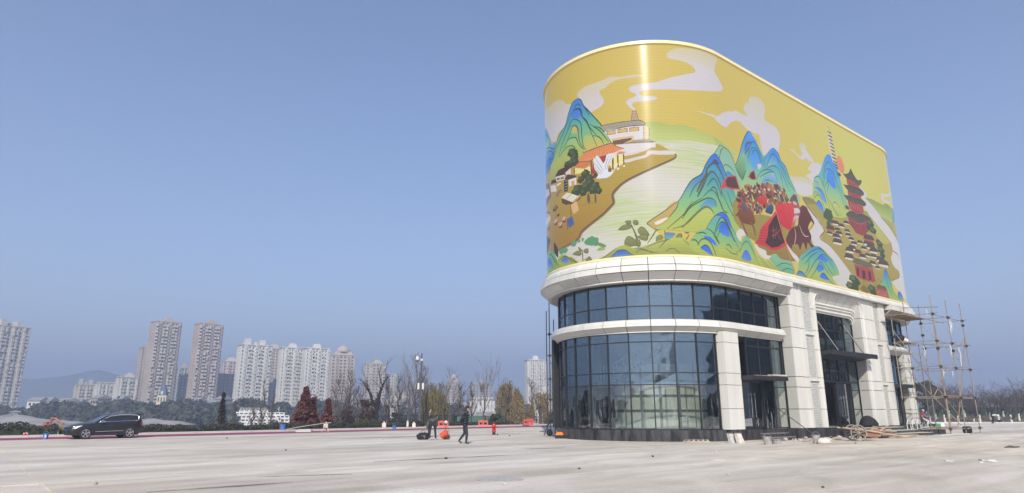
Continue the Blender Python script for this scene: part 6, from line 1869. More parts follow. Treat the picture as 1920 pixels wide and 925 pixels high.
# ================================================================== trees and hedges
BARK = M_('grey brown bark', (0.085, 0.07, 0.06), 0.9, var=0.35, scale=6)
BARKD = M_('dark wet bark', (0.016, 0.012, 0.011), 0.9, var=0.3, scale=6)
TWIG = M_('pale winter twigs', (0.12, 0.10, 0.088), 0.9, var=0.3, scale=3)
TWIGD = M_('dark winter twigs', (0.075, 0.06, 0.055), 0.9, var=0.3, scale=3)
LIME = M_('whitewashed bark', (0.72, 0.71, 0.67), 0.8, var=0.08)
def leafm(name, a, b, sc=0.8):
    m = M_(name, a, 0.7, col2=b, scale=sc, detail=6); return m
WIL = leafm('yellow green willow leaves', (0.26, 0.21, 0.07), (0.15, 0.15, 0.05), 0.7)
WIL2 = leafm('ochre willow leaves', (0.33, 0.24, 0.10), (0.19, 0.15, 0.07), 0.7)
REDW = leafm('rust red conifer needles', (0.145, 0.038, 0.026), (0.075, 0.026, 0.02), 1.3)
BRNW = leafm('dull brown conifer needles', (0.05, 0.035, 0.03), (0.028, 0.024, 0.022), 1.3)
GRN = leafm('dark evergreen leaves', (0.03, 0.045, 0.02), (0.06, 0.075, 0.03), 0.8)
HEDGE = leafm('dark hedge leaves', (0.022, 0.028, 0.016), (0.055, 0.055, 0.03), 1.5)
GOLDH = leafm('golden hedge leaves', (0.34, 0.24, 0.03), (0.20, 0.17, 0.03), 1.8)
WOOD = leafm('far wood leaves', (0.026, 0.038, 0.024), (0.055, 0.056, 0.034), 0.03)
def rvec(rs): 
    v = Vector((rs.uniform(-1, 1), rs.uniform(-1, 1), rs.uniform(-1, 1))); return v.normalized() if v.length > .01 else Vector((0, 0, 1))
def quad(m, c, u, v, mi=0):
    m.add([c - u - v, c + u - v, c + u + v, c - u + v], [(0, 1, 2, 3)], mi)
def grow(tr, tw, rs, p, d, ln, r, lvl, depth, up=0.25, kids=(2, 4), spread=0.7, wig=0.18, tips=None, nseg=4, keep=0.35):
    """one limb and its children; thick limbs into tr, thin ones into tw"""
    pts = [Vector(p)]; rad_ = [r]; d = d.normalized()
    for i in range(nseg):
        d = (d + rvec(rs) * wig + Vector((0, 0, up * .25))).normalized()
        pts.append(pts[-1] + d * ln / nseg); rad_.append(r * (1 - 0.55 * (i + 1) / nseg))
    (tr if lvl <= 1 else tw).tube(pts, rad_, 6 if lvl == 0 else (5 if lvl == 1 else 3), cap=False)
    if tips is not None and lvl >= depth - 1: tips.append((pts[-1], d))
    if lvl >= depth: return
    n = rs.randint(*kids)
    for i in range(n):
        t = rs.uniform(keep, 1.0); k = min(nseg - 1, int(t * nseg)); q = pts[k] + (pts[k + 1] - pts[k]) * (t * nseg - k)
        a = rvec(rs); nd = (d * (1 - spread * .5) + a * spread + Vector((0, 0, up))).normalized()
        grow(tr, tw, rs, q, nd, ln * rs.uniform(.55, .8), max(.013, rad_[k] * rs.uniform(.45, .65)), lvl + 1, depth, up, kids, spread, wig, tips, max(2, nseg - 1), keep)
def bare_tree(label, px, base, top, depth, seed, spread=0.6, kids=(3, 5), lvls=4, bark=None, twig=None, r=0.13, up=.3, trunk=.42, wig=.16, group='bare winter trees along the river bank', lean=0.0, white=False, gz=None):
    rs = random.Random(seed); c = at_depth(px, base, depth); h = at_depth(px, top, depth).z - (terr(c.x, depth) if gz is None else gz)
    z = terr(c.x, depth) if gz is None else gz
    t = thing('bare_tree', label, 'tree', (c.x, depth, z), 0, group)
    tr, tw = MB(), MB()
    H0 = h * trunk
    pts = [Vector((0, 0, -.15))]; d = Vector((lean, 0, 1)).normalized()
    for i in range(5): d = (d + rvec(rs) * .05).normalized(); pts.append(pts[-1] + d * H0 / 5)
    tr.tube(pts, [r * (1.15 - .1 * i) for i in range(6)], 7, cap=False)
    for i in range(rs.randint(*kids) + 1):
        k = rs.uniform(.55, 1.0); q = pts[min(5, int(k * 5))]
        a = rs.uniform(0, 2 * pi); nd = Vector((cos(a) * spread, sin(a) * spread, 1.0))
        grow(tr, tw, rs, q, nd, h * (1 - trunk) * rs.uniform(.45, .62), r * .55, 1, lvls, up, kids, spread, wig)
    grow(tr, tw, rs, pts[-1], Vector((0, 0, 1)), h * (1 - trunk) * .62, r * .6, 1, lvls, up, kids, spread, wig)
    # bring the height out exactly
    mz = max(v[2] for v in tr.v + tw.v); s = h / mz
    for b in (tr, tw): b.v = [(x * s, y * s, z_ * s) for x, y, z_ in b.v]
    tr.build('trunk', bark or BARK, t); tw.build('crown', twig or TWIG, t)
    if white:
        m = MB(); m.tube([(0, 0, -.1), (lean * .6, 0, 1.15)], [r * 1.25, r * 1.12], 8); m.build('white_paint', LIME, t)
    return t
def poplar(label, px, base, top, depth, seed, w=.14, twig=None):
    """slim upright tree, short side twigs rising all the way up"""
    rs = random.Random(seed); c = at_depth(px, base, depth); z = terr(c.x, depth); h = at_depth(px, top, depth).z - z
    t = thing('bare_tree', label, 'tree', (c.x, depth, z), 0, 'bare winter trees along the river bank'); tr, tw = MB(), MB()
    pts = [Vector((0, 0, -.1))]
    for i in range(8): pts.append(Vector((rs.uniform(-.05, .05) * i, rs.uniform(-.05, .05) * i, h * (i + 1) / 8)))
    tr.tube(pts, [.11 * (1 - i / 9.0) + .012 for i in range(9)], 6, cap=False)
    for i in range(46):
        f = rs.uniform(.18, .97); k = min(7, int(f * 8)); q = pts[k] + (pts[k + 1] - pts[k]) * (f * 8 - k); a = rs.uniform(0, 2 * pi)
        L_ = h * w * (1.25 - f) * rs.uniform(.7, 1.4) * 1.6
        grow(tr, tw, rs, q, Vector((cos(a) * .75, sin(a) * .75, .9)), L_, .03 * (1.2 - f) + .008, 2, 4, .35, (2, 3), .5, .12, None, 3)
    tr.build('trunk', BARK, t); tw.build('crown', twig or TWIG, t); return t
def conifer(label, px, base, top, depth, wpx, seed, leaf, n=2600, narrow=1.0):
    rs = random.Random(seed); c = at_depth(px, base, depth); z = terr(c.x, depth); h = at_depth(px, top, depth).z - z
    W_ = (at_depth(px + wpx, base, depth).x - c.x)
    t = thing('redwood_tree' if leaf is REDW else 'conifer_tree', label, 'tree', (c.x, depth, z), 0, 'dark red conifers along the plaza edge' if leaf is REDW else None)
    tr = MB(); tr.tube([(0, 0, -.1), (0, 0, h * .5), (0, 0, h)], [.16, .09, .015], 7, cap=False)
    cr = MB()
    for i in range(130):
        f = rs.random() ** 1.15 * .93 + .05; a = rs.uniform(0, 2 * pi); rr = W_ * (1 - f) ** 1.1 * rs.uniform(.65, 1.15) + .05
        tr.tube([(0, 0, h * f), (cos(a) * rr * .5, sin(a) * rr * .5, h * f + .1), (cos(a) * rr, sin(a) * rr, h * f - .05)], [.03, .02, .008], 3, cap=False)
        for j in range(int(n / 130)):
            g = rs.random() ** .7; p = Vector((cos(a) * rr * g, sin(a) * rr * g, h * f + .12 * g)) + rvec(rs) * (.05 + .30 * W_ * .35)
            u = rvec(rs); v = u.cross(rvec(rs)).normalized(); s = rs.uniform(.05, .13)
            quad(cr, p, u * s, v * s * .5)
    tr.build('trunk', BARKD, t); cr.build('crown', leaf, t); return t
def willow(label, px, base, top, depth, wpx, seed, leaf, strands=420, name='willow_tree', group='golden willows on the bank'):
    rs = random.Random(seed); c = at_depth(px, base, depth); z = terr(c.x, depth); h = at_depth(px, top, depth).z - z; W_ = at_depth(px + wpx, base, depth).x - c.x
    t = thing(name, label, 'tree', (c.x, depth, z), 0, group); tr, cr = MB(), MB(); tips = []
    for i in range(7):
        a = 2 * pi * i / 7 + rs.uniform(-.3, .3)
        b = [Vector((0, 0, h * .28)), Vector((cos(a) * W_ * .25, sin(a) * W_ * .25, h * .55)), Vector((cos(a) * W_ * .5, sin(a) * W_ * .5, h * rs.uniform(.72, .9)))]
        tr.tube(b, [.13, .09, .04], 5, cap=False)
    tr.tube([(0, 0, -.1), (.05, 0, h * .3), (0, 0, h * .85)], [.22, .17, .05], 7, cap=False)
    lob = [(rs.uniform(0, 2 * pi), rs.uniform(.25, .85), rs.uniform(.52, 1.0)) for _ in range(9)]
    for i in range(strands):
        la, lg, lh = lob[i % 9]
        bx, by = cos(la) * lg + rs.gauss(0, .15), sin(la) * lg + rs.gauss(0, .15)
        a = atan2(by, bx); g = min(1.15, hypot(bx, by)); rr = W_ * g * rs.uniform(.85, 1.05)
        zt = h * lh * (1 - .30 * min(1, g) ** 2.2) * rs.uniform(.82, 1.0); ln = min(zt - .25, h * rs.uniform(.25, .75) * (.45 + .55 * g))
        p = Vector((cos(a) * rr, sin(a) * rr, zt)); dx = Vector((cos(a), sin(a), 0)) * rs.uniform(.02, .12)
        pts = [p - dx * 4 - Vector((0, 0, .25)), p]; 
        n = 6
        for k in range(n): pts.append(pts[-1] + Vector((dx.x * (1 - k / n) + rs.uniform(-.03, .03), dx.y * (1 - k / n) + rs.uniform(-.03, .03), -ln / n)))
        tr.tube(pts, .008, 3, cap=False)
        for k in range(int(6 + ln * 5)):
            f = rs.uniform(0.1, n + .9); j = min(n, int(f)); q = pts[j] + (pts[j + 1] - pts[j]) * (f - j) + rvec(rs) * .05
            u = Vector((rs.uniform(-.4, .4), rs.uniform(-.4, .4), -1)).normalized(); v = u.cross(rvec(rs)).normalized()
            quad(cr, q, u * rs.uniform(.05, .11), v * rs.uniform(.012, .026))
    tr.build('trunk', BARK, t); cr.build('crown', leaf, t); return t
def bushy(label, px, base, top, depth, wpx, seed, leaf, n=3000, name='bush', cat='bush', group=None, twigs=True, s0=.07, gz=None):
    rs = random.Random(seed); c = at_depth(px, base, depth); z = terr(c.x, depth) if gz is None else gz; h = at_depth(px, top, depth).z - z; W_ = at_depth(px + wpx, base, depth).x - c.x
    t = thing(name, label, cat, (c.x, depth, z), 0, group); tr, cr = MB(), MB()
    lumps = [(Vector((rs.uniform(-.7, .7) * W_, rs.uniform(-.6, .6) * W_, h * rs.uniform(.35, .85))), rs.uniform(.22, .42) * min(W_, h)) for _ in range(14)]
    tr.tube([(0, 0, -.1), (0, 0, h * .5)], [.09, .05], 5, cap=False)
    for p, r in lumps:
        tr.tube([(0, 0, h * .15), (p.x * .5, p.y * .5, h * .4), p], [.05, .03, .01], 4, cap=False)
        for k in range(n // 14):
            q = p + rvec(rs) * r * rs.uniform(.55, 1.08)
            if q.z < 0.02: q.z = rs.uniform(.02, .3)
            u = rvec(rs); v = u.cross(rvec(rs)).normalized(); s = s0 * rs.uniform(.6, 1.3); quad(cr, q, u * s, v * s * .6)
    tr.build('stem', BARK, t); cr.build('foliage', leaf, t); return t
# --- along the river bank, left to right (depths read off the ground line)
conifer('narrow dull brown conifer left of the cruise ship', 413, 806, 737, 66, 9, 1, BRNW, 2200)
conifer('broad rust red conifer right of the cruise ship', 569, 803, 728, 66, 25, 2, REDW, 10000)
conifer('small rust red conifer leaning on the broad one', 584, 802, 748, 68, 16, 31, REDW, 4500)
conifer('slim rust red conifer before the twin white towers', 613, 802, 750, 66, 14, 3, REDW, 5000)
poplar('thin bare pole tree in front of the ship bow', 472, 805, 752, 70, 4, .10)
poplar('thin bare pole tree in front of the ship middle', 488, 805, 712, 74, 5, .06)
poplar('thin bare pole tree in front of the ship stern', 507, 804, 740, 74, 6, .07)
poplar('grey pole tree behind the broad rust red conifer', 590, 802, 740, 76, 7, .09)
bare_tree('tall pale bare tree before the rounded tan tower', 636, 802, 662, 76, 8, .55, (3, 4), 4, r=.14, trunk=.30)
poplar('slim dark tree with a tufted top', 667, 801, 722, 74, 9, .06, TWIGD)
bare_tree('dark crooked bare tree with upturned knotted limbs', 705, 800, 662, 72, 10, .75, (2, 3), 3, BARKD, BARKD, .23, .35, .36, .30)
bare_tree('tall bare tree with two curved low limbs', 768, 800, 652, 74, 11, .60, (3, 4), 4, BARK, TWIG, .17, .45, .34, .12)
poplar('bare upright tree close behind the camera pole', 778, 799, 668, 78, 12, .14)
willow('golden green willow behind the camera pole', 806, 800, 708, 78, 36, 13, WIL, 420)
bare_tree('small bare tree between the willow and the walking man', 842, 799, 684, 76, 14, .65, (3, 4), 4, r=.10, trunk=.40)
bare_tree('slim bare tree right of the walking man', 906, 798, 664, 80, 15, .50, (3, 4), 4, r=.11, trunk=.32, up=.4)
willow('broad ochre willow left of the white high-rise', 957, 797, 709, 80, 31, 16, WIL2, 560)
willow('smaller ochre tree close to the glass corner', 1013, 797, 731, 84, 22, 17, WIL2, 260)
bare_tree('grey bare tree over the smaller ochre tree', 1022, 797, 690, 86, 18, .55, (3, 4), 4, r=.10)
bare_tree('bare shrubby tree beside the left scaffold', 1040, 797, 740, 80, 19, .8, (3, 4), 4, r=.07, trunk=.2)
for i, (px, top, d, w, by) in enumerate(((628, 715, 78, .12, 'left of the tall pale bare tree'), (650, 700, 80, .14, 'right of the tall pale bare tree'), (678, 720, 82, .12, 'behind the low round bush'), (727, 715, 80, .12, 'right of the dark crooked tree'), (746, 700, 82, .13, 'left of the tree with two low limbs'), (792, 690, 82, .12, 'between camera pole and golden green willow'), (826, 720, 84, .12, 'at the right skirt of the golden green willow'), (862, 722, 84, .13, 'behind the walking man'), (884, 716, 86, .12, 'second right of the walking man'), (936, 726, 86, .12, 'at the left skirt of the broad ochre willow'), (998, 712, 88, .13, 'between the two ochre trees'), (436, 752, 78, .08, 'before the bow of the ship'))):
    poplar('slim bare tree ' + by, px, 801, top, d, 120 + i, w, TWIGD if i % 2 else TWIG)
bushy('second dull red bare shrub before the rounded tan tower', 650, 801, 762, 78, 14, 25, REDW, 1500, 'red_shrub', 'shrub', s0=.06)
bushy('dull red bare shrub behind the dark crooked tree', 692, 800, 745, 76, 22, 20, leafm('dull red twigs', (0.10, 0.045, 0.04), (0.05, 0.03, 0.028)), 2600, 'red_shrub', 'shrub', s0=.06)
bushy('clipped round green bush by the railing', 682, 801, 788, 68, 13, 21, leafm('olive bush leaves', (0.10, 0.09, 0.02), (0.05, 0.055, 0.018), 2.0), 2200, 'bush', 'bush', s0=.06)
bushy('dark green bush behind the red barriers', 928, 799, 776, 78, 12, 22, GRN, 1800, 'bush', 'bush', s0=.08)
for i, (px, top, d, w) in enumerate(((640, 770, 84, 14), (655, 775, 82, 14), (730, 768, 84, 16), (748, 774, 82, 14), (860, 776, 86, 16), (985, 778, 84, 12), (1030, 776, 84, 14), (990, 770, 88, 10))):
    bushy('low tangle of brown winter scrub ' + ['behind the railing under the tall pale tree', 'left of the tufted slim tree', 'right of the dark crooked tree', 'left of the camera pole', 'left of the walking man', 'under the white high-rise', 'at the foot of the glass corner', 'under the right of the broad willow'][i], px, 800, top, d, w, 40 + i, leafm('brown scrub %d' % i, (0.10, 0.08, 0.065), (0.055, 0.05, 0.045)), 1300, 'scrub', 'scrub', 'winter scrub along the railing', s0=.05)
# --- clipped hedges along the pavement
def hedge(p0, p1, m0, m1, h, leaf, lab, dens=260, s=.06):
    b = MB(); rs = random.Random(int(p0 * 10)); L_ = p1 - p0
    o_ = lane((p0 + p1) / 2, (m0 + m1) / 2, 0.0)
    for k in range(int(L_ * dens)):
        p = rs.uniform(p0, p1); m = rs.uniform(m0, m1); top = h * (1 + .16 * sin(p * 1.3) + .1 * sin(p * 3.1 + 1))
        z = top * (rs.random() ** .45); e = min(1, (m - m0) / .3, (m1 - m) / .3); z = min(z, top * (.6 + .4 * e))
        c = lane(p, m, z) - o_; u = rvec(rs); v = u.cross(rvec(rs)).normalized(); q = s * rs.uniform(.6, 1.4); quad(b, c, u * q, v * q * .6)
    core = MB(); core.loft([[lane(p, m0 + .15, 0) - o_, lane(p, m1 - .15, 0) - o_, lane(p, m1 - .2, h * .8) - o_, lane(p, m0 + .2, h * .8) - o_] for p in (p0 + .1, p1 - .1)])
    t = thing('hedge', lab, 'hedge', o_); b.build('foliage', leaf, t); core.build('twigs', HEDGE, t); return t
hedge(-14, 4.2, 5.6, 7.4, .78, HEDGE, 'dark low hedge left of the golden hedge', 300)
hedge(4.3, 7.4, 5.6, 6.8, .52, GOLDH, 'golden low hedge beside the bonnet of the car', 420, .045)
hedge(7.6, 36, 6.0, 7.2, .55, HEDGE, 'dark low hedge behind the car and below the ship', 260)
hedge(36.5, 50, 6.0, 7.0, .45, HEDGE, 'dark low hedge under the rust red conifers', 260)
hedge(72, 100, 6.2, 8.0, .5, GOLDH, 'low yellowish planting under the ochre willows', 200)
# --- the far shore wood: reads as one mass
wood = MB(); rs = random.Random(77)
def crown(x, y, z, r, n):
    for k in range(n):
        d = rvec(rs); d.z = abs(d.z) * rs.choice((1, 1, 1, -.4)); q = Vector((x, y, z)) + Vector((d.x * r, d.y * r * .7, d.z * r * .95)) * rs.uniform(.75, 1.06)
        u = rvec(rs); v = u.cross(rvec(rs)).normalized(); s = rs.uniform(.3, .75); quad(wood, q, u * s, v * s * .7)
    wood.ball((x, y, z), r * .82, 7, 5, (1, .7, .95))
for i in range(330):
    px = rs.uniform(-60, 1060); d = rs.uniform(290, 350)
    if px > 640 and rs.random() < .45: continue
    ytop = 752 + 4 * sin(px * .05) + rs.uniform(-3, 10) + (10 if px > 660 else 0) + (6 if px < 120 else 0)
    p = at_depth(px, ytop, d); r = rs.uniform(2.4, 4.4)
    crown(p.x, d, p.z - r, r, 80)
    if rs.random() < .8: crown(p.x + rs.uniform(-4, 4), d - rs.uniform(3, 20), p.z - r * 2.2, r * 1.15, 60)
for i in range(120):      # second rank, lower and nearer on the left
    px = rs.uniform(-60, 420); d = rs.uniform(230, 320); p = at_depth(px, 774 + rs.uniform(-4, 8), d); r = rs.uniform(2.0, 3.6); crown(p.x, d, p.z - r, r, 70)
tag(wood.build('far_wood', WOOD), 'hazy dark wood along the far shore', 'wood', kind='stuff')
# --- right: grove with whitewashed trunks behind the plaza
GR = 'whitewashed trees on the soil bank'
GROVE_BY = ['beside the worker in red', 'second from the left end of the grove', 'seen through the middle of the scaffold', 'between the middle and right scaffold posts', 'close left of the right scaffold post', 'behind the right scaffold post', 'right of the scaffold, third gap', 'left of the person in white, slim', 'behind the person in white', 'that the person in white is painting', 'second right of the person in white', 'third right of the person in white', 'at the right frame edge', 'half cut by the right frame edge', 'beyond the right frame edge']
spots = [(1744, 712, 97, 50), (1756, 706, 104, 51), (1772, 716, 98, 52), (1781, 720, 106, 53), (1797, 708, 99, 54), (1811, 714, 108, 55), (1826, 722, 100, 56), (1838, 735, 98, 57), (1858, 716, 103, 58), (1873, 706, 99, 59), (1884, 714, 108, 60), (1897, 728, 98, 61), (1912, 704, 101, 62), (1925, 716, 106, 63), (1943, 708, 103, 64)]
for i, (px, top, d, sd_) in enumerate(spots):
    bare_tree('whitewashed bare tree ' + GROVE_BY[i], px, 790, top, d, sd_, .85, (3, 5), 4, BARKD, TWIGD, .11, .35, .24, .14, GR, lean=((sd_ % 5) - 2) * .05, white=True)
rs = random.Random(9)
for i in range(10):
    px = 1736 + i * 21 + rs.uniform(-5, 5); d = rs.uniform(112, 128)
    bare_tree('bare tree at the back of the grove before the green hoarding', px, 788, rs.uniform(712, 738), d, 90 + i, .9, (3, 5), 4, BARKD, TWIGD, .12, .3, .2, .14, 'bare trees at the back of the grove')
bushy('leafy dark green tree at the left end of the grove', 1737, 788, 710, 108, 22, 70, GRN, 5200, 'evergreen_tree', 'tree', s0=.16)
bushy('olive green tree behind the scaffold in the grove', 1772, 788, 722, 118, 16, 71, GRN, 3000, 'evergreen_tree', 'tree', s0=.15)
# --- green hoarding behind the grove, dry bank
HOARD = M_('dark green hoarding sheet', (0.012, 0.055, 0.035), 0.6, var=0.15, scale=.6)
a, b = at_depth(1716, 775, 136), at_depth(2100, 777, 120)
ho = thing('green_hoarding', 'long dark green sheet fence behind the whitewashed grove', 'fence', a)
zt = at_depth(1740, 764, 136).z; g0 = terr(a.x, a.y); dv = Vector((b.x - a.x, b.y - a.y, 0)); nb = 16
for k in range(nb):
    p, q = dv * (k / nb), dv * ((k + 1) / nb); z0, z1 = g0 - a.z - .3, zt - a.z; nrm = Vector((dv.y, -dv.x, 0)).normalized() * .03
    m = MB(); m.hexa([p + Vector((0, 0, z0)), q + Vector((0, 0, z0)), q + nrm + Vector((0, 0, z0)), p + nrm + Vector((0, 0, z0)), p + Vector((0, 0, z1)), q + Vector((0, 0, z1)), q + nrm + Vector((0, 0, z1)), p + nrm + Vector((0, 0, z1))]); m.build('sheet_panel', HOARD, ho)
    m = MB(); c = p + nrm * 3; m.box(c.x - .06, c.x + .06, c.y - .06, c.y + .06, z0, z1 + .1); m.build('post', STEEL, ho)
dry = MB(); rs = random.Random(21); DRY = leafm('dry grass', (0.16, 0.12, 0.06), (0.10, 0.085, 0.05), .4)
for k in range(9000):
    px = rs.uniform(1715, 1960); d = rs.uniform(95.5, 122); x = (px - 960) / 1273.0 * d; z = terr(x, d); h = rs.uniform(.05, .22); a_ = rs.uniform(0, pi)
    dry.add([(x - .05 * cos(a_), d - .05 * sin(a_), z), (x + .05 * cos(a_), d + .05 * sin(a_), z), (x + rs.uniform(-.08, .08), d, z + h)], [(0, 1, 2)])
tag(dry.build('dry_grass', DRY), 'dry brown grass on the soil bank', 'grass', kind='stuff')
# ================================================================== railing, poles, small things on the plaza
def lane_p(px, m):
    """distance along the lane where a line of sight crosses offset m"""
    d = (px - 960) / (FPX * cos(PITCH) + (772 - 462.5) * -sin(PITCH) * 0 + 75.0)
    o = lane(0, m); return (o.x - d * o.y) / (d * LDIR.y - LDIR.x)
RAILM = M_('dark painted railing', (0.02, 0.024, 0.022), 0.5, var=0.2)
GREENP = M_('faded green mesh panel', (0.10, 0.20, 0.15), 0.6, var=0.2, scale=3)
def railing(px0, px1, m, h, lab, panels=False):
    p0, p1 = lane_p(px0, m), lane_p(px1, m); o = lane(p0, m, 0.09)
    t = thing('railing', lab, 'fence', o, pi / 2 - rad(42.7)); L_ = p1 - p0; n = max(1, int(L_ / 2.2))
    for k in range(n + 1):
        q = MB(); q.box(k * L_ / n - .04, k * L_ / n + .04, -.04, .04, 0, h + .06); q.build('post', RAILM, t)
    for z in (h, h * .45, .12):
        q = MB(); q.box(0, L_, -.025, .025, z - .03, z + .03); q.build('rail', RAILM, t)
    b = MB(); k = 0.0
    while k < L_:
        b.box(k - .009, k + .009, -.009, .009, .12, h); k += .16
    b.build('bars', RAILM, t, kind='stuff')
    if panels:
        for k in range(n):
            q = MB(); q.box(k * L_ / n + .06, (k + 1) * L_ / n - .06, -.06, -.035, .15, h * .95); q.build('panel', GREENP, t)
    return t
railing(622, 852, 11.0, 1.02, 'dark bar railing behind the low round bush')
railing(856, 936, 11.0, .95, 'green sheeted railing behind the walking man and the red barriers', True)
railing(938, 1046, 11.0, .80, 'dark bar railing under the ochre willows')
# --- camera pole
POLE = M_('grey painted pole', (0.10, 0.105, 0.11), 0.45, metal=.3, var=.1); PWHITE = M_('white plastic', (0.62, 0.62, 0.61), 0.4)
c = at_depth(786.5, 800, 72); h = at_depth(786.5, 663, 72).z
t = thing('camera_pole', 'tall grey camera pole with white dome camera and two white boxes', 'lamp post', (c.x, 72, 0))
m = MB(); m.tube([(0, 0, 0), (0, 0, h * .5), (0, 0, h)], [.11, .09, .07], 10); m.build('pole', POLE, t)
m = MB(); m.tube([(0, 0, h - .45), (-.25, 0, h - .30), (-.42, 0, h - .35)], .035, 6); a_ = m.build('arm', POLE, t)
m = MB(); m.lathe([(.16, -.12), (.21, 0), (.18, .22), (.08, .34)], (-.46, 0, h - .62), 10); dm = m.build('dome_camera', PWHITE, t)
m = MB(); m.ball((-.46, 0, h - .74), .15, 8, 6); m.build('lens', FRAME, dm)
m = MB(); m.box(-.08, .14, -.12, .12, h - .78, h - .58); m.build('junction_box', PWHITE, t)
zb = at_depth(786, 724, 72).z
for x in (-.34, .14):
    m = MB(); m.box(x, x + .2, -.15, .05, zb - .35, zb + .3); m.build('equipment_box', PWHITE, t)
# --- red plastic barriers
REDP = M_('red plastic barrier', (0.46, 0.06, 0.05), 0.5, var=.12, scale=4)
def barrier(px, py, lab, rz=0.0, w=1.15, z=0.10, grp='red plastic barriers by the railing'):
    g = on_ground(px, py, z); t = thing('plastic_barrier', lab, 'barrier', g, rz, grp); t.scale = (.84, .84, .74)
    m = MB()
    # body with two slots: feet, uprights, top and middle beams
    m.hexa([(-w / 2, -.22, 0), (w / 2, -.22, 0), (w / 2, .22, 0), (-w / 2, .22, 0), (-w / 2, -.14, .28), (w / 2, -.14, .28), (w / 2, .14, .28), (-w / 2, .14, .28)])
    for x0, x1 in ((-w / 2, -w / 2 + .16), (-.09, .09), (w / 2 - .16, w / 2)):
        m.hexa([(x0, -.14, .28), (x1, -.14, .28), (x1, .14, .28), (x0, .14, .28), (x0, -.11, .56), (x1, -.11, .56), (x1, .11, .56), (x0, .11, .56)])
    m.hexa([(-w / 2, -.11, .56), (w / 2, -.11, .56), (w / 2, .11, .56), (-w / 2, .11, .56), (-w / 2 + .03, -.08, .82), (w / 2 - .03, -.08, .82), (w / 2 - .03, .08, .82), (-w / 2 + .03, .08, .82)])
    m.build('body', REDP, t)
    q = MB(); q.tube([(-.2, 0, .82), (-.2, 0, .86)], .05, 8); q.build('filler_cap', PWHITE, t); return t
barrier(831, 802, 'red plastic barrier with a white ball before it', .1)
barrier(906, 800.5, 'red plastic barrier near the red hydrant', .05)
barrier(990, 797.5, 'low red barrier lying near the ochre willows', .2, 1.3)
barrier(994, 795.5, 'red barrier farther back under the willows', .1, 1.0)
g = on_ground(836, 803, .1); t = thing('signal_lamp', 'white ball lamp on a short red stake beside the barrier', 'lamp', g)
m = MB(); m.tube([(0, 0, 0), (0, 0, .42)], .05, 7); m.build('stake', REDP, t); m = MB(); m.ball((0, 0, .52), .15, 10, 7); m.build('ball', PWHITE, t)
# --- hydrant
RHY = M_('red hydrant enamel', (0.50, 0.025, 0.03), 0.35, var=.1)
g = on_ground(926, 815.3); t = thing('fire_hydrant', 'red fire hydrant with black foot on the pale plaza', 'hydrant', g)
m = MB(); m.lathe([(.13, 0), (.14, .03), (.11, .05), (.10, .16)], n=12); m.build('foot', FRAME, t)
m = MB(); m.lathe([(.12, .16), (.155, .18), (.155, .22), (.12, .25), (.125, .44), (.17, .46), (.17, .50), (.135, .52), (.13, .62), (.10, .70), (.05, .735)], n=14); m.build('body', RHY, t)
for a in (0, pi, -pi / 2):
    m = MB(); m.tube([(cos(a) * .1, sin(a) * .1, .57), (cos(a) * .22, sin(a) * .22, .57)], .065, 8); m.tube([(cos(a) * .22, sin(a) * .22, .57), (cos(a) * .25, sin(a) * .25, .57)], .08, 8); m.build('outlet_cap', RHY, t)
m = MB(); m.lathe([(.035, .735), (.035, .79)], n=6); m.build('spindle', RHY, t)
# --- pails and the like
BLUEP = M_('blue plastic pail', (0.035, 0.20, 0.55), 0.4, var=.12); ORGP = M_('orange plastic pail', (0.62, 0.085, 0.04), 0.4, var=.1); GREYP = M_('cement smeared grey pail', (0.22, 0.22, 0.215), 0.8, col2=(0.45, 0.43, 0.40), scale=6)
PINKW = M_('pinkish white plastic', (0.70, 0.58, 0.55), 0.45, var=.08); CARD = M_('brown sacking', (0.22, 0.14, 0.08), 0.9, var=.3, scale=8); BLKC = M_('black cloth', (0.012, 0.012, 0.014), 0.85, var=.3, scale=10)
def pail(pos, mat, lab, r=.15, h=.30, tilt=None, cat='bucket', band=True, grp=None, name='bucket'):
    t = thing(name, lab, cat, pos, 0, grp)
    if tilt: t.rotation_euler = tilt
    m = MB(); m.lathe([(r * .78, 0), (r * .84, h * .4), (r, h), (r * 1.06, h), (r * 1.06, h * .94), (r * 1.0, h * .93)][:4] + [(r * .93, h), (r * .8, h * .2), (.01, h * .1)], n=16); m.build('shell', mat, t)
    m = MB(); m.tube([(-r, 0, h * .95), (-r * .9, -.03, h * 1.15), (0, -.05, h * 1.38), (r * .9, -.03, h * 1.15), (r, 0, h * .95)], .010, 5); m.build('handle', STEEL, t)
    m = MB(); m.lathe([(r * 1.0, h * .9), (r * 1.07, h * .91), (r * 1.07, h * .985), (r * 1.0, h * .99)], n=16); m.build('rim', mat, t)
    return t
p_ = pail(on_ground(85, 823.5), BLUEP, 'blue pail at the edge of the red lane left of the car', .15, .33)
m = MB(); m.add([(.02, -.133, .08), (.11, -.112, .08), (.125, -.127, .24), (.02, -.15, .24)], [(0, 1, 2, 3)]); m.build('pale_sticker', PWHITE, p_)
pail(on_ground(530, 809.5), BLUEP, 'dark blue pail with a red one behind it on the lane', .20, .55)
pail(on_ground(527.2, 809.2), M_('plum plastic pail', (0.25, 0.03, 0.12), .4), 'plum pail half hidden behind the dark blue pail', .18, .60)
pail(on_ground(739, 805.5), BLUEP, 'blue pail on the lane left of the bending person', .17, .36)
g = on_ground(825, 824.5); pail(g + Vector((.02, 0, .17)), ORGP, 'orange pail tipped on its side beside the bending person', .19, .46, (0, rad(58), 0))
g = on_ground(837, 824); t = thing('sack', 'small brown sack slumped beside the tipped orange pail', 'sack', g)
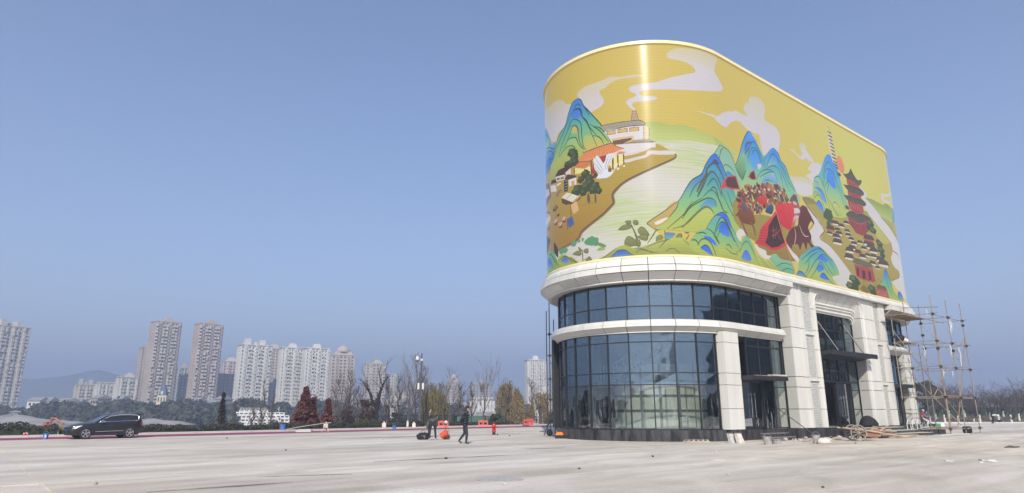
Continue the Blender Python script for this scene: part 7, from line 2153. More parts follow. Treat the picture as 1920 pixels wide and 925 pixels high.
m = MB(); m.loft([[(x * s_, y * s_ * .8, z) for x, y in ((.2, 0), (.14, .15), (0, .2), (-.15, .14), (-.2, 0), (-.14, -.16), (0, -.2), (.15, -.13))] for z, s_ in ((0, .85), (.1, 1.1), (.22, .95), (.32, .6), (.37, .3))]); m.build('body', CARD, t, smooth=True)
m = MB(); m.tube([(0, 0, .34), (.03, .02, .42), (.1, 0, .44)], [.05, .07, .03], 6); m.build('neck', CARD, t)
g = on_ground(793, 824.5); t = thing('holdall', 'black holdall standing before the bending person', 'bag', g, .15)
m = MB(); m.loft([[(x, y * s_, .02 + z * s_) for y, z in ((-.17, 0), (.17, 0), (.2, .16), (.15, .32), (0, .37), (-.15, .32), (-.2, .16))] for x, s_ in ((-.30, .55), (-.26, .9), (-.1, 1.0), (.12, 1.02), (.26, .92), (.32, .55))]); m.build('body', BLKC, t, smooth=True)
m = MB(); m.tube([(-.12, -.1, .34), (-.1, -.12, .5), (.08, -.12, .5), (.1, -.1, .35)], .016, 5); m.build('handle', BLKC, t); m = MB(); m.box(-.16, .12, -.215, -.19, .08, .24); m.build('grey_pocket', M_('grey nylon', (0.12, 0.12, 0.13), .7), t)
g = on_ground(788, 824.8); t = thing('cloth_bundle', 'black cloth bundle lying left of the holdall', 'bundle', g, .3)
m = MB(); m.ball((0, 0, .12), .2, 9, 6, (1.1, .8, .6)); m.ball((-.12, .02, .22), .12, 8, 5, (1, .8, .7)); m.build('body', BLKC, t, smooth=True)
# small pale canisters and signs before the railing
for px, py, w, h, mat, lab in ((720, 801.5, .38, .40, PINKW, 'pale pink box on the pavement near the round bush'), (764, 800.5, .20, .50, PWHITE, 'slim white canister on the pavement'), (776, 801, .32, .36, PINKW, 'pale pink canister with a narrow neck')):
    g = on_ground(px, py, .1); t = thing('canister', lab, 'canister', g, .1); m = MB(); m.hexa([(-w / 2, -w / 3, 0), (w / 2, -w / 3, 0), (w / 2, w / 3, 0), (-w / 2, w / 3, 0), (-w / 2 * .94, -w / 3, h), (w / 2 * .94, -w / 3, h), (w / 2 * .94, w / 3, h), (-w / 2 * .94, w / 3, h)]); m.build('body', mat, t)
    m = MB(); m.lathe([(w * .2, h), (w * .18, h + .08), (w * .22, h + .08), (w * .2, h + .13)], n=10); m.build('cap', mat, t)
# life ring, white boards, barrier pole across the lane
g = on_ground(47, 820.5); t = thing('life_ring', 'orange red ring leaning at the lane edge by the hedge', 'ring', g + Vector((0, 0, .15)), .2); t.scale = (.6, .6, .6)
m = MB(); n = 18; rings = [[((.20 + .065 * cos(b)) * cos(a), .065 * sin(b), (.20 + .065 * cos(b)) * sin(a)) for b in [2 * pi * j / 8 for j in range(8)]] for a in [2 * pi * i / n for i in range(n + 1)]]
m.loft(rings, cap=False); m.build('ring', ORGP, t, smooth=True); m = MB()
for a in (pi / 4, 3 * pi / 4, 5 * pi / 4, 7 * pi / 4): m.cbox((.2 * cos(a), 0, .2 * sin(a)), (.15, .145, .06), ry=-a)
m.build('pale_bands', PWHITE, t)
t = thing('foam_board', 'white foam boards lying across the red lane', 'board', on_ground(568, 810.5) + Vector((0, 0, .02)), .4); m = MB(); m.cbox((0, 0, .05), (1.1, .5, .10)); m.build('lower_board', PWHITE, t); m = MB(); m.cbox((.1, .1, .15), (.8, .4, .08), .2); m.build('upper_board', PWHITE, t)
g = on_ground(610.5, 809.5); t = thing('trestle', 'pale wooden trestle holding up a long pole at the lane', 'trestle', g)
WOODP = M_('raw pale timber', (0.46, 0.40, 0.33), 0.8, var=.2, scale=6)
for a_, b_ in (((-.25, -.2, 0), (.05, 0, .72)), ((.28, -.2, 0), (-.02, 0, .74)), ((0, .3, 0), (0, 0, .68))):
    m = MB(); m.tube([a_, b_], .045, 6); m.build('leg', WOODP, t)
m = MB(); m.cbox((0, -.05, .45), (.34, .06, .3)); m.build('cross_board', PINKW, t)
g2 = on_ground(537, 808); t = thing('barrier_pole', 'long pale pole resting on the trestle along the hedge', 'pole', g)
d_ = g2 - g; m = MB(); m.tube([(.35, .1, .68), Vector((0, 0, .66)), d_ * .5 + Vector((0, 0, .42)), d_ + Vector((0, 0, .12))], .03, 6); m.build('shaft', WOODP, t)
# pebbles and scraps
SCR = M_('pale rubble', (0.48, 0.45, 0.41), .9, var=.3); SCD = M_('dark rubble', (0.10, 0.09, 0.085), .9, var=.3)
def lump(pos, r, mat, lab, name='rubble_stone', grp='rubble stones on the plaza'):
    rs = random.Random(int(pos.x * 100)); m = MB(); m.ball((0, 0, r * .5), r, 7, 5, (1.25, 1, .7)); m.v = [(x * rs.uniform(.75, 1.2), y * rs.uniform(.75, 1.2), max(0, z * rs.uniform(.8, 1.15))) for x, y, z in m.v]
    o = m.build(name, mat); o.location = pos; o.rotation_euler = (0, 0, rs.uniform(0, 6)); tag(o, lab, 'stone', grp); return o
for i, (px, py, r, d) in enumerate(((933, 816, .07, 1), (941, 817, .05, 0), (948, 815.5, .06, 0), (955, 817.5, .06, 1), (961, 816, .07, 0), (968, 818, .04, 0), (974, 815, .05, 0))): lump(on_ground(px, py), r, SCD if d else SCR, 'small stone in the scatter between hydrant and glass corner', grp='scattered stones right of the hydrant')
for i, (px, py, r, d, lab) in enumerate(((178, 908.5, .055, 0, 'white crumpled scrap alone on the bare left plaza'), (425, 822.5, .05, 1, 'dark pebble right of the car'), (536, 845, .04, 1, 'dark pebble on the plaza below the ship'), (718, 825, .05, 0, 'pale crumb left of the black holdall'), (1224, 857, .05, 1, 'dark pebble before the round glass'), (1086, 880, .04, 1, 'dark pebble on the slab joint'), (836, 861, .06, 1, 'dark flake below the walking man'), (1343, 848, .05, 0, 'white crumb before the slim column'), (1365, 891, .04, 0, 'white crumb at the slab joint'), (1604, 832, .05, 1, 'dark crumb in front of the handcart'), (1543, 915, .035, 1, 'dark chip at the bottom of the plaza'), (947, 910, .05, 0, 'pale chip near the bottom centre'))): lump(on_ground(px, py), r, SCD if d else SCR, lab, 'plaza_pebble', 'single pebbles lying about the plaza')
for i, (px, py) in enumerate(((1776, 865), (1783, 866), (1841, 864), (1850, 865.5), (1858, 864.5), (1862, 866.5), (1840, 868))):
    m = MB(); m.cbox((0, 0, .02), (.16 + .05 * (i % 3), .10, .035), i * .7, .1); o = m.build('foam_scrap', PWHITE); o.location = on_ground(px, py); tag(o, 'white foam scrap on the right plaza', 'scrap', 'white foam scraps on the right plaza')
m = MB(); m.tube([(-.35, 0, .02), (-.1, .05, .06), (.1, -.02, .03), (.35, .06, .05)], [.03, .05, .04, .02], 5); o = m.build('bent_strip', SCD); o.location = on_ground(1899, 840); tag(o, 'dark bent strip lying alone on the right plaza', 'strip')
# manhole plate
m = MB(); m.lathe([(.55, 0.004), (.55, .012), (.50, .016)], n=28); o = m.build('manhole_plate', M_('worn iron plate', (0.42, 0.40, 0.37), .6, var=.15, scale=7)); o.location = on_ground(937, 899.5); tag(o, 'round pale manhole plate in the plaza near the bottom', 'manhole')
# embers by the corner
g = on_ground(1050, 822.5); t = thing('toolbox', 'black tray with bright orange cloth at the foot of the glass corner', 'tray', g, .2)
m = MB(); m.cbox((0, 0, .10), (.55, .3, .2)); m.build('tray', FRAME, t); m = MB(); m.loft([[(x * s_, y * s_, z) for x, y in ((.3, 0), (.2, .14), (-.05, .17), (-.26, .1), (-.3, -.03), (-.1, -.17), (.18, -.14))] for z, s_ in ((.2, 1), (.3, .8), (.37, .4))]); m.build('cloth', M_('bright orange cloth', (0.75, 0.20, 0.02), .8, var=.2, scale=9), t)

# --- dark wet drag marks on the slabs
def mark_mat():
    m = bpy.data.materials.new('dark wet drag mark'); m.use_nodes = True; nt = m.node_tree; p = nt.nodes['Principled BSDF']; p.inputs['Base Color'].default_value = (.13, .125, .115, 1); p.inputs['Roughness'].default_value = .5
    tc = nt.nodes.new('ShaderNodeTexCoord'); mp = nt.nodes.new('ShaderNodeMapping'); mp.inputs['Scale'].default_value = (.5, 5, 1); nt.links.new(tc.outputs['Object'], mp.inputs[0])
    nz = nt.nodes.new('ShaderNodeTexNoise'); nz.inputs['Scale'].default_value = 1.4; nz.inputs['Detail'].default_value = 7; nt.links.new(mp.outputs[0], nz.inputs[0])
    mr = nt.nodes.new('ShaderNodeMapRange'); mr.inputs['From Min'].default_value = .38; mr.inputs['From Max'].default_value = .66; mr.inputs['To Max'].default_value = .8; nt.links.new(nz.outputs['Fac'], mr.inputs[0])
    nt.links.new(mr.outputs[0], p.inputs['Alpha']); return m
MARK = mark_mat(); rs = random.Random(4)
for (ax_, ay_), (bx_, by_), w, lab in (((275, 923), (550, 904), .34, 'long dark drag mark at the bottom left of the plaza'), ((480, 894), (660, 889), .30, 'dark drag mark above the long one'), ((700, 866), (960, 853), .5, 'broad brownish smear right of centre in the plaza'), ((640, 823), (800, 818), .8, 'dark smear left of the black holdall'), ((985, 842), (1060, 840), .5, 'dark patch before the glass corner'), ((300, 845), (345, 844), .3, 'short dark mark below the car')):
    a, b = on_ground(ax_, ay_, .006), on_ground(bx_, by_, .006); L_ = (b - a).length; n = 14; V = []
    for i in range(n + 1):
        f = i / n; h = w * (.25 + .75 * sin(pi * min(.97, max(.03, f)))) * rs.uniform(.8, 1.15)
        V += [(L_ * f, -h / 2 + rs.uniform(-.02, .02), 0), (L_ * f, h / 2 + rs.uniform(-.02, .02), 0)]
    m = MB(); m.add(V, [(2 * i, 2 * i + 2, 2 * i + 3, 2 * i + 1) for i in range(n)]); o = m.build('drag_mark', MARK, kind='structure'); o.location = a; o.rotation_euler = (0, 0, atan2(b.y - a.y, b.x - a.x))
# ================================================================== scaffolds and site things round the building
STPOLE = M_('weathered scaffold tube', (0.24, 0.215, 0.19), 0.6, metal=.3, col2=(0.36, 0.31, 0.26), scale=3); RPOLE = M_('rust stained scaffold tube', (0.26, 0.20, 0.15), 0.7, metal=.2, col2=(0.38, 0.31, 0.24), scale=3)
CLAMP = M_('black clamp', (0.02, 0.02, 0.02), .6); PLANK = M_('weathered scaffold plank', (0.26, 0.165, 0.09), .85, var=.35, scale=5, stretch=(.3, 3, 3)); RAG = M_('white rag', (0.78, 0.78, 0.76), .9, var=.05)
sc_ = thing('scaffold', 'tall tube scaffold with planks at the far end of the building', 'scaffold', BC, BROT)
def lp(s, w, z): return Vector((s, -w, z))
def spole(a, b, r=.032, mat=None, name='tube'):
    m = MB(); r *= .98; v = (Vector(b) - Vector(a)).normalized() * .12
    m.tube([Vector(a) - v, Vector(a) + (Vector(b) - Vector(a)) * .5, Vector(b) + v], r, 6); return m.build(name, mat or STPOLE, sc_)
def clamp(p):
    m = MB(); m.cbox(p, (.15, .15, .17)); m.cbox(Vector(p) + Vector((.07, -.05, 0)), (.08, .1, .08)); return m.build('clamp', CLAMP, sc_)
LV = [.38, 2.5, 4.6, 6.4, 8.33]
OUT = [19.7, 22.7, 25.7]
for i, s in enumerate(OUT): spole(lp(s, 9.8, .12), lp(s, 9.8, 9.6), .034, RPOLE if i == 0 else STPOLE, 'standard')
spole(lp(22.8, 7.9, .12), lp(22.8, 7.9, 9.4), .034, None, 'standard'); spole(lp(21.8, 7.2, .12), lp(21.8, 7.2, 9.8), .034, RPOLE, 'standard'); spole(lp(19.2, 7.2, 2.5), lp(19.2, 7.2, 8.3), .034, STPOLE, 'standard'); spole(lp(25.7, 7.9, .12), lp(25.7, 7.9, 8.6), .034, None, 'standard'); spole(lp(24.3, 7.0, .12), lp(24.3, 7.0, 6.6), .034, None, 'standard')
for z in LV[1:]:
    spole(lp(19.5, 9.8, z), lp(25.9, 9.8, z), .026, STPOLE, 'ledger')
    for s in OUT: spole(lp(s, 7.0 if s < 25 else 6.8, z + .07), lp(s, 10.0, z + .07), .026, STPOLE, 'transom')
    for s in OUT: clamp(lp(s, 9.8, z + .03))
    if z > 6: spole(lp(19.2, 8.5, z), lp(25.7, 8.5, z), .024, STPOLE, 'ledger')
spole(lp(19.0, 9.8, .38), lp(26.2, 9.8, .38), .03, RPOLE, 'ledger'); spole(lp(19.3, 7.6, .36), lp(25.7, 7.6, .40), .03, RPOLE, 'ledger')
for s in OUT: clamp(lp(s, 9.8, .38)); spole(lp(s, 7.2, .36), lp(s, 9.9, .36), .026, RPOLE, 'transom')
for s in OUT: clamp(lp(s, 9.8, 8.0 if s > 25 else 5.9)); 
clamp(lp(22.8, 7.9, 6.2)); clamp(lp(22.8, 7.9, 8.1)); clamp(lp(22.8, 7.9, 7.2)); clamp(lp(21.8, 7.2, 2.5)); clamp(lp(21.8, 7.2, 4.7)); clamp(lp(19.2, 7.2, 6.9))
spole(lp(21.7, 7.2, 9.3), lp(21.0, 9.7, 9.0), .028, STPOLE, 'guard_tube')
# braces
spole(lp(18.9, 7.4, 7.2), lp(23.0, 9.4, 1.3), .030, STPOLE, 'brace'); spole(lp(20.2, 7.0, 5.1), lp(22.0, 9.7, .7), .028, STPOLE, 'brace')
spole(lp(25.8, 9.75, 6.9), lp(21.6, 9.7, .6), .032, PLANK, 'brace'); spole(lp(25.9, 9.8, 7.2), lp(22.4, 8.2, 2.7), .028, RPOLE, 'brace'); spole(lp(20.5, 7.3, 2.6), lp(24.6, 7.2, 6.3), .026, STPOLE, 'brace')
spole(lp(19.7, 9.8, 4.6), lp(19.7, 7.2, 6.4), .026, RPOLE, 'brace'); spole(lp(25.7, 9.8, 4.6), lp(25.7, 7.0, 8.2), .026, STPOLE, 'brace'); spole(lp(19.4, 7.3, 4.62), lp(25.8, 7.3, 4.62), .026, STPOLE, 'ledger'); spole(lp(19.4, 7.3, 2.52), lp(25.8, 7.3, 2.52), .026, RPOLE, 'ledger'); spole(lp(22.7, 8.8, .12), lp(22.7, 8.8, 8.6), .03, RPOLE, 'standard')
# planked lifts
for k, (z, ws, s0, s1) in enumerate(((8.46, (7.0, 7.25, 7.5, 7.78, 8.05), 18.9, 22.9), (6.52, (7.0, 7.3, 7.55), 19.4, 22.2))):
    for j, w in enumerate(ws):
        m = MB(); a = RNG.uniform(-.4, .3); m.cbox(lp((s0 + s1) / 2 + a, w, z + .02 * (j % 2)), (s1 - s0 + RNG.uniform(-.6, .3), .26, .06), RNG.uniform(-.05, .05), 0, RNG.uniform(-.012, .012)); m.build('plank', PLANK, sc_)
m = MB(); m.cbox(lp(20.6, 9.9, 2.62), (3.6, .22, .05), .03); m.build('plank', PLANK, sc_)
m = MB(); m.cbox(lp(20.3, 9.2, .48), (4.2, .25, .05), -.02); m.build('plank', PLANK, sc_)
for s, w, z, l in ((22.9, 9.8, 8.1, .9), (23.5, 9.7, 8.2, .7), (22.2, 9.8, 6.3, .8), (24.0, 9.8, 6.2, 1.4), (20.0, 9.8, 4.4, .5), (21.0, 9.0, 8.9, .5), (20.6, 8.6, 6.2, 1.0), (21.8, 9.8, 4.4, .4)):
    m = MB(); pts = [(s, -w, z), (s + .05, -w - .05, z - l * .4), (s - .04, -w - .02, z - l * .75), (s + .08, -w, z - l)]
    for i in range(3):
        a, b = Vector(pts[i]), Vector(pts[i + 1]); m.hexa([a + Vector((-.045, 0, 0)), a + Vector((.045, 0, 0)), a + Vector((.045, .015, 0)), a + Vector((-.045, .015, 0)), b + Vector((-.04, 0, .001)), b + Vector((.04, 0, .001)), b + Vector((.04, .015, .001)), b + Vector((-.04, .015, .001))])
    m.build('rag', RAG, sc_)
# pile on the lift
t = thing('sack_pile', 'white sacks and dark bundle heaped on the middle scaffold lift', 'sacks', bw(20.4, 7.4, 6.56), BROT)
for x, z, r, mt in ((0, .18, .26, RAG), (.4, .14, .22, RAG), (-.45, .3, .32, BLKC), (.15, .36, .2, CARD)):
    m = MB(); m.ball((x, 0, z), r, 9, 6, (1.1, .8, .75)); m.build('sack', mt, t, smooth=True)
# --- narrow scaffold behind the glass corner on the left
s2 = thing('narrow_scaffold', 'narrow dark tube scaffold behind the left glass corner', 'scaffold', (2.35, 43.6, 0))
DKP = M_('dark scaffold tube', (0.05, 0.05, 0.052), .6, metal=.3, var=.3)
for x, y, h in ((.12, 0, 8.6), (.46, .9, 7.6), (.05, 2.4, 8.4)):
    m = MB(); m.tube([(x, y, .05), (x, y, h)], .035, 6); m.build('standard', DKP, s2)
for z in (1.1, 2.3, 3.6, 5.1, 6.5):
    m = MB(); m.tube([(-.05, 0, z), (.75, .2, z + .03)], .026, 6); m.build('ledger', DKP, s2)
    m = MB(); m.cbox((.12, 0, z), (.15, .15, .16)); m.build('clamp', CLAMP, s2)
for a, b in (((-.3, -.1, .1), (.7, .5, 2.6)), ((-.25, .2, .6), (.6, .2, 1.1)), ((.75, .1, .05), (.0, .2, 1.4))):
    m = MB(); m.tube([a, b], .04, 6); m.build('brace', DKP, s2)
m = MB(); m.ball((.05, 0, .25), .2, 8, 6, (1, .8, 1.1)); m.build('hanging_bundle', BLKC, s2)
# --- handcart with spoked wheels
cg = on_ground(1606, 827); TIMB = M_('sun bleached cart timber', (0.44, 0.33, 0.23), .85, var=.3, scale=4); CRT = M_('reddish cart planks', (0.30, 0.15, 0.10), .85, var=.3, scale=4)
ct = thing('handcart', 'wooden handcart with two large spoked wheels by the entrance steps', 'cart', cg, rad(-4))
def wheel(y, nm='wheel'):
    wl_ = MB(); r = .40; n = 20
    wl_.loft([[((r + .036 * cos(b)) * cos(a), y + .036 * sin(b), r + .03 + (r + .036 * cos(b)) * sin(a)) for b in [2 * pi * j / 6 for j in range(6)]] for a in [2 * pi * i / n for i in range(n + 1)]], cap=False)
    w = wl_.build(nm, M_('dusty wheel tyre %d' % int(y * 10 + 50), (0.25, 0.23, 0.2), .8, var=.2), ct)
    for k in range(9):
        a = 2 * pi * k / 9 + .2; q = MB(); q.tube([(0, y, r + .03), (r * cos(a), y, r + .03 + r * sin(a))], .022, 5); q.build('spoke', STPOLE, w)
    q = MB(); q.tube([(0, y - .08, r + .03), (0, y + .08, r + .03)], .05, 8); q.build('hub', STPOLE, w)
wheel(-.38); wheel(.42)
m = MB(); m.tube([(0, -.45, .43), (0, .5, .43)], .03, 6); m.build('axle', STPOLE, ct)
for k in range(5):
    m = MB(); m.cbox((.25, -.26 + k * .14, .60 + .01 * (k % 2)), (1.7 + .1 * (k % 3), .125, .04), 0, 0, .10); m.build('bed_plank', TIMB if k % 2 else CRT, ct)
for y in (-.33, .36):
    m = MB(); m.tube([(-.8, y, .70), (.4, y, .56), (1.7, y, .36), (2.6, y, .22)], [.04, .04, .035, .03], 6); m.build('shaft', TIMB, ct)
m = MB(); m.cbox((.75, 0, .40), (.9, .5, .34)); m.build('drum_box', CRT, ct)
t = thing('plank_heap', 'heap of reddish boards and laths spilling from the handcart to the steps', 'boards', on_ground(1650, 822), rad(20))
rs = random.Random(3); RB = M_('reddish broken boards', (0.36, 0.20, 0.15), .85, var=.35, scale=5)
for k in range(14):
    m = MB(); m.cbox((rs.uniform(-.9, .9), rs.uniform(-.3, .5), .12 + rs.uniform(0, .5)), (rs.uniform(.8, 2.0), .11, .04), rs.uniform(-.5, .5), rs.uniform(-.3, .3), rs.uniform(-.22, .22)); m.build('board', TIMB if k % 3 else RB, t)
for k, (x, y, l, a) in enumerate(((1.6, -.2, 2.6, .15), (1.9, -.5, 2.4, -.1), (1.4, -.7, 1.8, .05))):
    m = MB(); m.cbox((x, y, .08 + .05 * k), (l, .09, .05), a); m.build('lath', TIMB, t)
def onw(s, w, z=0): return bw(s, w, z)
BAGW = M_('dusty white cement bag', (0.60, 0.57, 0.52), .85, var=.15, scale=6)
def slab_stone(px, py, w, h, lab, mat, tilt=.12):
    t = thing('stone_offcut', lab, 'stone', on_ground(px, py), rad(30), None); m = MB(); m.hexa([(-w / 2, -.10, 0), (w / 2, -.12, 0), (w / 2, .12, 0), (-w / 2, .1, 0), (-w / 2 * .9, -.05 + tilt, h), (w / 2 * .84, -.06 + tilt, h * .97), (w / 2 * .84, .12 + tilt, h * .96), (-w / 2 * .9, .12 + tilt, h)]); m.build('block', mat, t)
    m = MB(); m.cbox((0, tilt + .03, h + .015), (w * .8, .16, .03)); m.build('rusty_cap', RUST, t); return t
SPEC = M_('speckled stone', (0.42, 0.40, 0.37), .8, col2=(0.62, 0.60, 0.56), scale=9)
slab_stone(1374, 831, .34, .46, 'speckled stone offcut leaning at the plinth, left of two', SPEC); slab_stone(1389, 831.5, .36, .48, 'white stone offcut with brown stains leaning at the plinth', M_('stained white stone', (0.66, 0.64, 0.6), .8, col2=(0.5, 0.4, 0.3), scale=4))
pail(on_ground(1439, 834), GREYP, 'cement smeared grey pail before the near side door', .20, .38); pail(on_ground(1456, 833), GREYP, 'shallow grey mortar tub right of the cement pail', .24, .22, name='mortar_tub', cat='tub'); pail(on_ground(1531, 832), GREYP, 'tall dented grey pail before the middle pier', .20, .42)
t = thing('cement_bag', 'slumped pale cement bag right of the dented grey pail', 'bag', on_ground(1546, 832.5), .2); m = MB(); m.loft([[(x * s_, y * s_, z) for x, y in ((.34, .02), (.24, .18), (-.05, .2), (-.3, .14), (-.36, -.02), (-.2, -.18), (.1, -.2), (.28, -.14))] for z, s_ in ((0, .9), (.08, 1.05), (.2, .9), (.28, .5))]); m.build('bag', BAGW, t, smooth=True)
m = MB(); m.cbox((.22, 0, .24), (.22, .26, .05), .1, 0, .4); m.build('folded_end', BAGW, t)
# metal steps at the near side door, a pole leaning on them
t = thing('metal_steps', 'grey metal steps set before the near side door', 'steps', bw(2.1, 6.45, 0), BROT)
for k, (y, z) in enumerate(((-.75, .2), (-.35, .4))):
    m = MB(); m.box(-1.15, 1.15, y - .2, y + .2, z - .05, z); m.build('tread', STEEL, t)
for x in (-1.1, 0, 1.1):
    m = MB(); m.tube([(x, -.9, 0), (x, -.75, .17)], .03, 5); m.tube([(x, -.35, 0), (x, -.35, .37)], .03, 5); m.build('leg', STEEL, t)
m = MB(); m.tube([bw(4.3, 5.85, 1.75), bw(5.0, 7.9, .02)], .026, 6); tag(m.build('leaning_pole', DKP), 'grey pole leaning from the side door glass to the ground', 'pole')
# loose bars, laths and rubble strip along the facade
for px, py, lab in ((1089, 823.5, 'short bundle of dark bars on the ground left of the round glass front'), (1235, 825.5, 'fan of dark bars lying before the round glass front')):
    t = thing('bar_bundle', lab, 'bars', on_ground(px, py), rad(20))
    for k in range(6):
        m = MB(); m.tube([(-.5 + .05 * k, -.2 + .08 * k, .04), (.5 + .12 * k, -.12 + .05 * k, .04 + .05 * (k % 3))], .025, 5); m.build('bar', SCD if k % 2 else STEEL, t)
t = thing('brick_crate', 'flat pallet with tan laths lying before the slim column', 'pallet', on_ground(1306, 830), rad(6))
for k in range(5):
    m = MB(); m.cbox((-.5 + k * .25, 0, .10), (.07, .55, .1)); m.build('lath', WOODP, t)
for y in (-.22, .22):
    m = MB(); m.cbox((0, y, .04), (1.25, .07, .07)); m.build('runner', WOODP, t)
rs = random.Random(8)
for i in range(34):
    s = rs.uniform(1.0, 8.5); lump(bw(s, 7.0 + rs.uniform(0, 2.1), 0), rs.uniform(.05, .13), SCR if i % 3 else SCD, 'rubble lump in the strip of rubble below the piers', grp='rubble strip below the piers')
for i, (s, w, l, a) in enumerate(((2.5, 8.6, 2.6, .2), (4.2, 8.8, 3.2, .05), (5.6, 8.3, 2.0, -.1), (7.6, 9.6, 2.2, .1))):
    m = MB(); m.cbox((0, 0, .04), (l, .14, .05)); o = m.build('loose_lath', TIMB); o.location = bw(s, w, 0); o.rotation_euler = (0, 0, BROT + a); tag(o, ['long pale lath in the rubble left of the pier', 'longest pale lath in the rubble before the pier', 'short lath close to the pier plinth', 'pale lath left of the cart wheel'][i], 'lath')
# black sheeted heap in the doorway, round fan
t = thing('sheeted_heap', 'black sheeted heap in front of the open entrance door', 'heap', bw(14.6, 6.6, .56), BROT); t.scale = (.8, .8, .72)
m = MB(); rings = []
for z, s_ in ((0, 1), (.3, .96), (.65, .75), (.9, .42), (1.0, .15)): rings.append([(x * s_ * 1.05 + .1 * sin(z * 5), y * s_ * .7, z) for x, y in [(cos(2 * pi * j / 14) * (1 + .12 * sin(3 * j)), sin(2 * pi * j / 14)) for j in range(14)]])
m.loft(rings); m.build('sheet', BLKC, t, smooth=True); m = MB(); m.tube([(-.9, -.7, .03), (0, -.78, .05), (.9, -.72, .03)], .03, 5); m.build('rope', CARD, t)
t = thing('fan', 'white round fan just inside the open entrance', 'fan', bw(11.0, 5.2, .58), BROT); t.scale = (.8, .8, .8)
m = MB(); m.tube([(0, 0, 0), (0, 0, 1.1)], .03, 6); m.lathe([(.22, 0), (.22, .03), (.05, .05)], n=12); m.build('stand', DKP, t); m = MB(); n = 20
m.loft([[((.28 + .02 * cos(b)) * cos(a), .02 * sin(b), 1.35 + (.28 + .02 * cos(b)) * sin(a)) for b in [2 * pi * j / 5 for j in range(5)]] for a in [2 * pi * i / n for i in range(n + 1)]], cap=False); gd = m.build('guard', PWHITE, t)
m = MB()
for k in range(8): m.tube([(0, 0, 1.35), (.28 * cos(k * pi / 4), 0, 1.35 + .28 * sin(k * pi / 4))], .012, 4)
m.build('blade', PWHITE, t)
# frames of bent white tube and dark blocks below the scaffold
t = thing('tube_frame', 'bent white tube frames lying on the far steps', 'frame', bw(16.6, 8.4, .36), BROT)
for x in (0, .9, 1.7):
    m = MB(); m.tube([(x - .4, 0, .02), (x - .42, 0, .4), (x - .2, 0, .62), (x + .2, 0, .6), (x + .42, .1, .3), (x + .5, .1, .02)], .03, 6); m.build('hoop', PWHITE, t)
t = thing('stone_block', 'black stone blocks stacked at the end of the steps', 'stone', bw(18.6, 8.6, 0), BROT)
for x, l in ((0, 1.4), (1.6, 1.3)):
    m = MB(); m.box(x, x + l, -.3, .3, .0, .32); m.build('block', GRANITE, t)
m = MB(); m.lathe([(.22, 0), (.30, .1), (.30, .42), (.2, .5)], n=12); o = m.build('black_drum', BLKC); o.location = bw(24.3, 9.4, .0); tag(o, 'small black drum standing between the scaffold feet', 'drum')
m = MB(); m.tube([(-2.6, 0, .03), (0, .05, .05), (2.6, 0, .03)], .05, 6); o = m.build('pale_pipe', PWHITE); o.location = bw(19.0, 10.3, 0); o.rotation_euler = (0, 0, BROT); tag(o, 'long pale pipe lying along the far steps', 'pipe')
# power trowel pushed by the worker
g = on_ground(1742, 800.5); t = thing('push_cart', 'white handled floor machine with a green tray pushed by the worker in red', 'cart', g)
m = MB(); m.tube([(-.6, 0, 1.0), (0, 0, .62), (.45, 0, .3)], .045, 6); m.tube([(-.4, .3, .9), (.1, .3, .55), (.45, .2, .3)], .045, 6); m.build('handle', PWHITE, t)
m = MB(); m.cbox((.75, .1, .2), (.8, .6, .25)); m.build('tray', M_('green plastic', (0.03, 0.30, 0.10), .5), t); m = MB(); m.cbox((1.3, .1, .18), (.45, .5, .3), .2); m.build('white_bag', RAG, t)
for y in (-.25, .4):
    m = MB(); m.lathe([(.16, -.04), (.16, .04)], (0, 0, 0), 12, M=Matrix.Translation((.4, y, .16)) @ Matrix.Rotation(pi / 2, 4, 'X')); m.build('wheel', FRAME, t)
# kerb of the soil bank on the right
m = MB()
for k in range(30):
    x0 = 45 + k * 2.2; m.box(x0, x0 + 2.16, 93.6, 93.85, -.1, .14)
m.build('bank_kerb', PALE, kind='structure')
# ================================================================== the parked car
CARP = M_('dark brown black car paint', (0.011, 0.009, 0.008), 0.35, coat=0.3, var=.05); CGLASS = M_('dark car glass', (0.012, 0.016, 0.02), 0.05, spec=0.8); CHROME = M_('chrome', (0.75, 0.75, 0.75), 0.15, metal=1.0); TYRE = M_('tyre rubber', (0.012, 0.012, 0.012), 0.8, var=.2); RIM = M_('silver alloy', (0.62, 0.62, 0.62), 0.3, metal=.8); BLKP = M_('black plastic trim', (0.012, 0.012, 0.012), 0.55); HEADL = M_('clear lamp', (0.80, 0.82, 0.84), 0.08, coat=.5); TAILR = M_('red lamp', (0.30, 0.01, 0.012), 0.2, coat=.5)
wf = on_ground(158.4, 824.0); ax = LDIR.copy()
cs = 84.4 / (FPX / cos(PITCH)) * wf.y / ((ax.x - wf.x / wf.y * ax.y) * 2.6); cs = cs / (1 - cs * 2.6 * ax.y / wf.y * .98) * .965
car_o = wf - ax * .88 * cs + LNOR * .84 * cs
car_rot = atan2(ax.y, ax.x)
car = thing('parked_car', 'dark brown black parked car with chrome window trim on the plaza edge', 'car', car_o, car_rot)
car.scale = (cs, cs, cs * 1.07)
